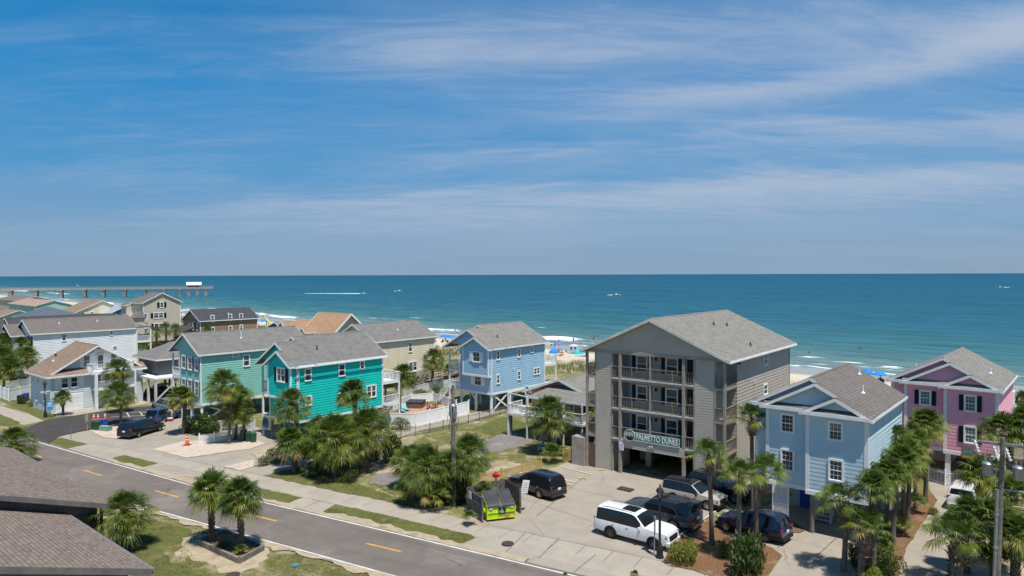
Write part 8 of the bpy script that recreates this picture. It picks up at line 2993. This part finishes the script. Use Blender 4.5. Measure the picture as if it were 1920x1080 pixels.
for px, py, pose, rz, bt, tp, lab in (
  (1075, 642.5, 'walk', 0.5, 'navy', None, 'person in navy shorts walking in the wash between two umbrellas and the surf'),
  (1048, 646.5, 'stand', 2.0, 'khaki', 'black', 'person in dark top standing at the wet sand behind the purple umbrella'),
  (1113, 639.5, 'walk', 1.0, 'black', 'black', 'person in black wading at the left rake of the apartment roof'),
  (1071, 659, 'stand', 2.5, 'black', 'black', 'person in black standing left of the turquoise tent'),
  (1078.5, 659, 'stand', 3.5, 'black', 'navy', 'person in dark clothes standing right beside the turquoise tent'),
  (1040, 652.5, 'stand', 0.4, 'teal', 'teal', 'person in teal standing above the blue beach tent'),
  (1048, 664, 'sit', 0.6, 'orange', 'red', 'person in red sitting on towels beside the blue beach tent'),
  (1053, 664.5, 'sit', 1.6, 'navy', None, 'person in navy trunks sitting on the coloured towels'),
  (1093, 664.5, 'stand', 2.2, 'red', 'pink', 'person in pink standing right of the turquoise tent'),
  (1098, 667, 'sit', 2.8, 'pink', 'pink', 'person in pink sitting at the block edge right of the tents'),
  (853, 623, 'stand', 1.0, 'red', 'red', 'person in red standing in the white surf by the sky-blue roof'),
  (817, 638, 'stand', 0.2, 'navy', None, 'person in navy shorts under the blue umbrella near the cream house'),
  (814, 642, 'sit', 1.2, 'black', 'navy', 'person in navy sitting under the umbrella near the cream house'),
  (835, 641, 'sit', 2.0, 'red', None, 'person in red trunks sitting by the flat blue canopy'),
  (1651, 718, 'sit', 2.5, 'navy', 'navy', 'person in navy sitting below the large blue umbrella'),
  (340, 590, 'stand', 1.0, 'pink', 'white', 'person in white by the pale umbrellas left of the brown house'),
  (348, 592, 'stand', 2.0, 'navy', None, 'person in navy trunks right of the pale umbrellas'),
  (330, 596, 'walk', 0.4, 'black', 'purple', 'person in purple walking on the sand beside the beige house'),
  (500, 612, 'stand', 1.3, 'blue', None, 'person in blue trunks under the yellow inflatable'),
  (108, 571, 'stand', 1.3, 'red', 'white', 'person in white on the far beach below the pier'),
  (118, 572, 'walk', 2.3, 'blue', None, 'person in blue trunks on the far beach below the pier'),
  (127, 574, 'stand', 0.3, 'black', 'black', 'person in black on the far beach left of the yellow house')):
 person(on_beach(px, py), rz, pose, lab, bt, tp)
for px, py, lab in ((1109, 632, 'bather at the left end of the trio beside the apartment roof'), (1116, 632, 'bather in the middle of the trio beside the apartment roof'), (1120.5, 631.5, 'bather at the right end of the trio beside the apartment roof'),
     (1017, 621, 'bather of the close pair beyond the sky-blue roof, left'), (1023, 621.5, 'bather of the close pair beyond the sky-blue roof, right'), (1517, 663.5, 'bather beyond the short white breaker right of the block'),
     (1611, 656, 'bather in dark suit beyond the pale blue house, left of two'), (1616, 656, 'bather in dark suit beyond the pale blue house, right of two'),
     (485, 585, 'bather off the right end of the brown house, nearer the house'), (495, 588, 'bather off the right end of the brown house, nearer the sand'), (376, 583, 'bather beyond the brown house ridge')):
 q = on_water(px, py)
 person((q.x, q.y, SEA_Z - 0.95), px * 0.7, 'stand', lab, 'black', 'black' if px > 1600 else None)
def umbrella(p, label, m, r=1.25, hgt=2.1, tilt=0.0, flat=False):
 root = thing('beach_umbrella', label, 'umbrella', p)
 mb = MB()
 n = 10
 for k in range(n):
  a0, a1 = 2 * math.pi * k / n, 2 * math.pi * (k + 1) / n
  for (r0, z0), (r1, z1) in (((0.02, hgt), (r * .55, hgt - .14)), ((r * .55, hgt - .14), (r, hgt - .50)), ((r, hgt - .50), (r * 1.0, hgt - .62))):
   mb.quad((r0 * math.cos(a0), r0 * math.sin(a0), z0), (r0 * math.cos(a1), r0 * math.sin(a1), z0), (r1 * math.cos(a1), r1 * math.sin(a1), z1), (r1 * math.cos(a0), r1 * math.sin(a0), z1))
 o = mb.build('canopy', m, root)
 o.rotation_euler = (tilt, 0, 0)
 mb = MB(); mb.tube([(0, 0, -0.1), (0, 0, hgt + .06)], .022, 6); o = mb.build('pole', M['signw'], root); o.rotation_euler = (tilt, 0, 0)
 return root
pur = mat('purple_canvas', (0.20, 0.16, 0.52), rough=0.8); lav = mat('lavender_canvas', (0.55, 0.48, 0.66), rough=0.8); pal = mat('pale_canvas', (0.62, 0.55, 0.66), rough=0.8)
for px, py, m_, r_, lab in ((1048, 656, pur, 1.4, 'purple beach umbrella above the coloured towels'), (1075, 661, lav, 1.6, 'lavender beach umbrella beside the two people in black'), (815, 641, M['bluec'], 1.3, 'blue umbrella at the corner of the cream house'),
       (834, 641, M['bluec'], 1.5, 'blue umbrella left of the flat pair before the surf'), (845, 642, M['bluec'], 1.4, 'blue umbrella nearest the sky-blue house'), (1624, 711, M['bluec'], 1.1, 'tilted blue umbrella over the pale blue roof'),
       (1649, 719, M['bluec'], 1.45, 'large bright blue umbrella between the pale blue and pink houses'), (479, 610, M['bluec'], 1.4, 'blue umbrella at the right end of the brown house'), (493, 611, M['bluec'], 1.5, 'blue umbrella beside the yellow inflatable'),
       (345, 588, pal, 1.8, 'pale purple umbrella left of the brown house, nearer the sea'), (336, 590, pal, 1.8, 'pale purple umbrella beside the beige house'), (352, 586, lav, 1.6, 'lavender umbrella rightmost of the far group'), (322, 597, M['signw'], 1.7, 'white umbrella below the far purple group'),
       (106, 570, pal, 1.8, 'pale umbrella on the far beach under the pier'), (116, 568, M['bluec'], 1.8, 'blue umbrella on the far beach under the pier'), (124, 566, pal, 1.8, 'pale umbrella at the wash below the pier'), (112, 575, M['signw'], 1.8, 'white umbrella left of the yellow house')):
 umbrella(on_beach(px, py), lab, m_, r_ * 0.8, tilt=R(22) if 'tilted' in lab else 0.0)
def tent(p, label, m, r=1.25):
 root = thing('beach_tent', label, 'tent', p, R(30))
 mb = MB(); mb.lathe([(r, 0), (r * .95, .4), (r * .7, .85), (r * .35, 1.12), (0.02, 1.2)], 16, sx=1.0, sy=.85); sharp(mb.build('shell', m, root), 60)
 mb = MB(); mb.box(-r * .9, r * .9, -r * 1.1, -r * .4, 0, .03); mb.build('ground_mat', M['signw'], root)
tent(on_beach(1039, 662.5), 'deep blue dome tent on the sand left of the towels', M['bluec'])
tent(on_beach(1084, 664), 'turquoise dome tent on the sand by the people in black', mat('turquoise_canvas', (0.02, 0.50, 0.55), rough=0.7), 1.5)
for px, py, nm, c, lab in ((1047, 666.5, 'towel', 'purple', 'purple towel in front of the blue dome tent'), (1052, 665, 'towel', 'orange', 'orange towel behind the purple one'), (1085, 668, 'towel', 'green', 'pale green towel before the turquoise tent'), (1092, 668.5, 'towel', 'blue', 'blue towel right of the turquoise tent'), (1072, 663.5, 'towel', 'green', 'green towel below the lavender umbrella')):
 q = on_beach(px, py)
 mb = MB(); mb.box(-.55, .55, -.95, .95, .01, .07); mb.box(-.55, -.2, .6, .95, .07, .22)
 o = mb.build(nm, DYE[c], None, loc=q, rz=px); tag(o, lab, 'towel')
for px, py, c, lab in ((829, 643, 'navy', 'dark beach chair under the left blue umbrella'), (839, 643.5, 'black', 'dark beach chair between the blue umbrellas'), (846, 643, 'navy', 'dark beach chair nearest the sky-blue house'), (1645, 718.5, 'navy', 'dark blue beach chair left under the large umbrella'), (1655, 719, 'black', 'black beach chair right under the large umbrella'), (1064, 662, 'teal', 'teal beach chair between towels and people in black')):
 root = thing('beach_chair', lab, 'beach chair', on_beach(px, py), px)
 mb = MB(); mb.box(-.28, .28, -.3, .28, .22, .27); mb.build('seat', DYE[c], root)
 mb = MB(); mb.beam((0, .25, .25), (0, .55, .85), .56, .05); mb.build('backrest', DYE[c], root)
 mb = MB()
 for s in (-.28, .28):
  mb.beam((s, -.28, .0), (s, .3, .32), .03, .03); mb.beam((s, .3, 0), (s, -.2, .42), .03, .03)
 mb.build('frame', M['galv'], root)
q = on_beach(504, 612)
root = thing('inflatable_slide', 'tall yellow inflatable strip leaning on the sand at the tan roofed house', 'inflatable', q)
mb = MB(); mb.tube([(0.6, 0, 0), (-0.2, 0, 1.6), (-1.6, 0.4, 3.3)], [0.28, 0.34, 0.22], 10); sharp(mb.build('tube', mat('yellow_vinyl', (0.70, 0.66, 0.05), rough=0.5), root), 60)
mb = MB(); mb.tube([(0.6, 0.8, 0), (-0.2, 0.8, 1.5), (-1.5, 1.0, 3.1)], [0.18, 0.24, 0.15], 10); mb.build('side_tube', mat('yellow_vinyl_b', (0.6, 0.6, 0.05), rough=0.5), root)
# a beach ball and buoy flag posts
mb = MB(); mb.lathe([(0.02, 0), (.2, .07), (.3, .27), (.2, .48), (.02, .55)], 12); o = mb.build('ball', DYE['purple'], None, loc=on_beach(1034, 648)); tag(o, 'dark purple ball on the wet sand left of the umbrella', 'ball')
# ------------------------------------------------------------------ pier and boats
pA, pB = P(-40, 561, SEA_Z), P(388, 555, SEA_Z)
pd = (pB - pA).normalized()
pn = Vector((-pd.y, pd.x, 0))
prz = math.atan2(pd.y, pd.x)
root = thing('pier', 'long concrete fishing pier with paired piles and a white-roofed shelter out at sea', 'pier', (pB.x, pB.y, 0), prz)
PL = 420.0
mb = MB(); mb.box(-PL, 6, -4.0, 4.0, 4.9, 6.7); mb.build('deck', mat('pier_concrete', (0.38, 0.365, 0.34), (0.28, 0.27, 0.25), sc=0.5, rough=0.9), root)
mb = MB()
for s in (-3.8, 3.8):
 mb.box(-PL, 6, s - .09, s + .09, 7.7, 7.9); mb.box(-PL, 6, s - .05, s + .05, 7.15, 7.25)
 x = -PL
 while x < 6:
  mb.box(x - .12, x + .12, s - .12, s + .12, 6.7, 7.9)
  x += 2.6
mb.build('railing', mat('pier_rail', (0.28, 0.26, 0.24), rough=0.9), root)
lx = lambda px: ((P(px, 557, SEA_Z) - pB).dot(pd))
def pier_x(px):
 """along the pier line at a bearing"""
 lo, hi = -PL, 10.0
 for _ in range(50):
  m_ = (lo + hi) / 2
  q = pB + pd * m_ - CAMP
  x = 960 + FOC * q.dot(_rt) / q.dot(_fw)
  if x < px:
   lo = m_
  else:
   hi = m_
 return lo
pc_ = mat('pile_concrete', (0.33, 0.315, 0.29), (0.19, 0.185, 0.18), sc=0.4, rough=0.9)
for px in (-25, 20, 68, 115, 159, 194, 234, 272, 308, 338, 354, 370, 386):
 x = pier_x(px)
 for s in (-2.6, 2.6):
  mb = MB(); mb.box(x - 1.35, x + 1.35, s - 1.2, s + 1.2, SEA_Z - 2, 5.6); mb.build('pile', pc_, root)
 mb = MB(); mb.box(x - 1.5, x + 1.5, -4.1, 4.1, 3.9, 4.88); mb.build('pile_cap', pc_, root)
xs0, xs1 = pier_x(352), pier_x(376)
mb = MB()
for x in (xs0, (xs0 + xs1) / 2, xs1):
 for s in (-3.2, 3.2):
  mb.box(x - .45, x + .45, s - .35, s + .35, 6.7, 8.6)
mb.build('shelter_post', M['white'], root)
mb = MB(); mb.box(xs0 + 1, xs1 - 1, -2.4, 2.4, 6.7, 8.5)  # added box filling the dark gap beneath the shelter roof
mb.build('shelter_dark_fill', M['wood'], root)
mb = MB()
mb.quad((xs0 - 1, -4.4, 8.7), (xs1 + 1, -4.4, 8.7), (xs1 + 1, 0, 11.3), (xs0 - 1, 0, 11.3)); mb.quad((xs1 + 1, 4.4, 8.7), (xs0 - 1, 4.4, 8.7), (xs0 - 1, 0, 11.3), (xs1 + 1, 0, 11.3))
mb.tri((xs0 - 1, -4.4, 8.7), (xs0 - 1, 0, 11.3), (xs0 - 1, 4.4, 8.7)); mb.tri((xs1 + 1, -4.4, 8.7), (xs1 + 1, 4.4, 8.7), (xs1 + 1, 0, 11.3))
mb.box(xs0 - 1, xs1 + 1, -4.4, 4.4, 8.4, 8.69)
mb.build('shelter_roof', M['white'], root)
for i, px in enumerate((14, 45, 75, 82, 86, 140, 175, 214, 220, 262, 300, 322, 327, 334)):
 x = pier_x(px)
 q = pB + pd * x - pn * 2.9
 person((q.x, q.y, 6.7), i * 1.3, 'stand', 'person standing at the rail of the long pier', ['navy', 'khaki', 'black', 'red'][i % 4], ['white', 'red', 'pale_blue', 'black', 'orange'][i % 5], sc=1.08, group='people along the pier rail')
def boat(px, py, L, label, heading, hull, wake=0.0, top=False, wake_dir=None):
 q = P(px, py, SEA_Z)
 root = thing('motorboat', label, 'boat', (q.x, q.y, SEA_Z), heading)
 mb = MB()
 st = [(-.5, .42, .0), (-.2, .5, .0), (.1, .5, .03), (.35, .34, .12), (.5, .02, .25)]
 B = L * .30
 for i, (fx, fw_, up) in enumerate(st):
  for y, z in ((0, -.25 + up), (fw_ * B * .75, -.05 + up * .5), (fw_ * B, .42 * L / 6 + up), (-fw_ * B * .75, -.05 + up * .5), (-fw_ * B, .42 * L / 6 + up)):
   mb.v.append((fx * L, y, z))
 for i in range(len(st) - 1):
  a, b = i * 5, (i + 1) * 5
  for k0, k1 in ((0, 1), (1, 2), (3, 0), (4, 3), (2, 4)):
   mb.f.append((a + k0, b + k0, b + k1, a + k1)); mb.mi.append(0)
 mb.f.append((0, 1, 2, 4, 3)); mb.mi.append(0)
 mb.build('hull', hull, root)
 mb = MB(); mb.box(-.12 * L, .12 * L, -B * .25, B * .25, .4 * L / 6, .9 * L / 6 + .3); mb.beam((.13 * L, 0, .5), (.05 * L, 0, 1.3), B * .5, .05)
 mb.build('console', M['signw'], root)
 if top:
  mb = MB(); mb.box(-.18 * L, .15 * L, -B * .35, B * .35, 2.1, 2.2)
  for x in (-.15 * L, .12 * L):
   for y in (-B * .3, B * .3):
    mb.box(x - .04, x + .04, y - .04, y + .04, .5, 2.1)
  mb.build('hardtop', hull, root)
 mb = MB(); mb.box(-.56 * L, -.48 * L, -.25, .25, .1, 1.0); mb.build('outboard_motor', M['black'], root)
 if wake > 0:
  w_ = MB()
  r = random.Random(int(px))
  n = 40
  d = Vector((math.cos(heading), math.sin(heading), 0))
  nn = Vector((-d.y, d.x, 0))
  prev = None
  for i in range(n + 1):
   f = i / n
   c = -d * (L * .45 + wake * f)
   hw = (0.7 + 1.6 * f) * r.uniform(.7, 1.2) * (1.0 if f < .8 else (1 - f) * 5 + .1)
   a, b, t_ = c + nn * hw, c - nn * hw, c + Vector((0, 0, 0.45 * (1 - f) + .18))
   cur = (a + Vector((0, 0, .03)), t_, b + Vector((0, 0, .03)))
   if prev:
    w_.quad(prev[0], prev[1], cur[1], cur[0]); w_.quad(prev[1], prev[2], cur[2], cur[1])
   prev = cur
  o = w_.build('wake', mat('foam', (0.78, 0.81, 0.83), (0.45, 0.58, 0.64), sc=0.35, rough=0.9, detail=6), None, loc=(q.x, q.y, SEA_Z))
  o['kind'] = 'structure'
 return root
boat(682, 551, 7.0, 'motorboat drawing a long white wake off the town, left of centre', R(-18), M['signw'], 70)
boat(748, 546, 8.0, 'small white motorboat right of the one with the long wake', R(30), M['signw'], 3)
boat(1156, 553.5, 8.0, 'white motorboat with colourful riders above the apartment roof', R(-10), M['signw'], 5)
boat(145, 536, 9.0, 'white motorboat with hardtop beyond the pier', R(10), M['signw'], 0, True)
boat(1875, 539, 9.0, 'distant white motorboat near the right edge', R(170), M['signw'], 8)
# things of one kind share a group
GROUPS = {'palm tree': 'palms of the beach town', 'palmetto': 'low palmettos and tufts', 'shrub': 'shrubs and bushes', 'car': 'cars parked at the houses', 'house': 'houses of the beach town', 'umbrella': 'beach umbrellas on the sand', 'bin': 'household bins', 'traffic cone': 'orange traffic cones', 'boat': 'boats off the beach', 'street lamp': 'black lantern street lamps', 'utility pole': 'utility poles', 'beach chair': 'beach chairs under the umbrellas', 'towel': 'towels on the beach', 'tent': 'dome tents on the beach', 'chair': 'brown patio chairs', 'lounge chair': 'aqua lounge chairs', 'manhole cover': 'covers in the ground', 'covered cart': 'green covered carts', 'utility box': 'utility cabinets', 'sign': 'signs and notices', 'fence': 'fences around the yards', 'person': 'people on the beach and in town'}
for o in list(scene.objects):
 if o.parent is None and o.get('category') in GROUPS and not o.get('group'):
  o['group'] = GROUPS[o['category']]
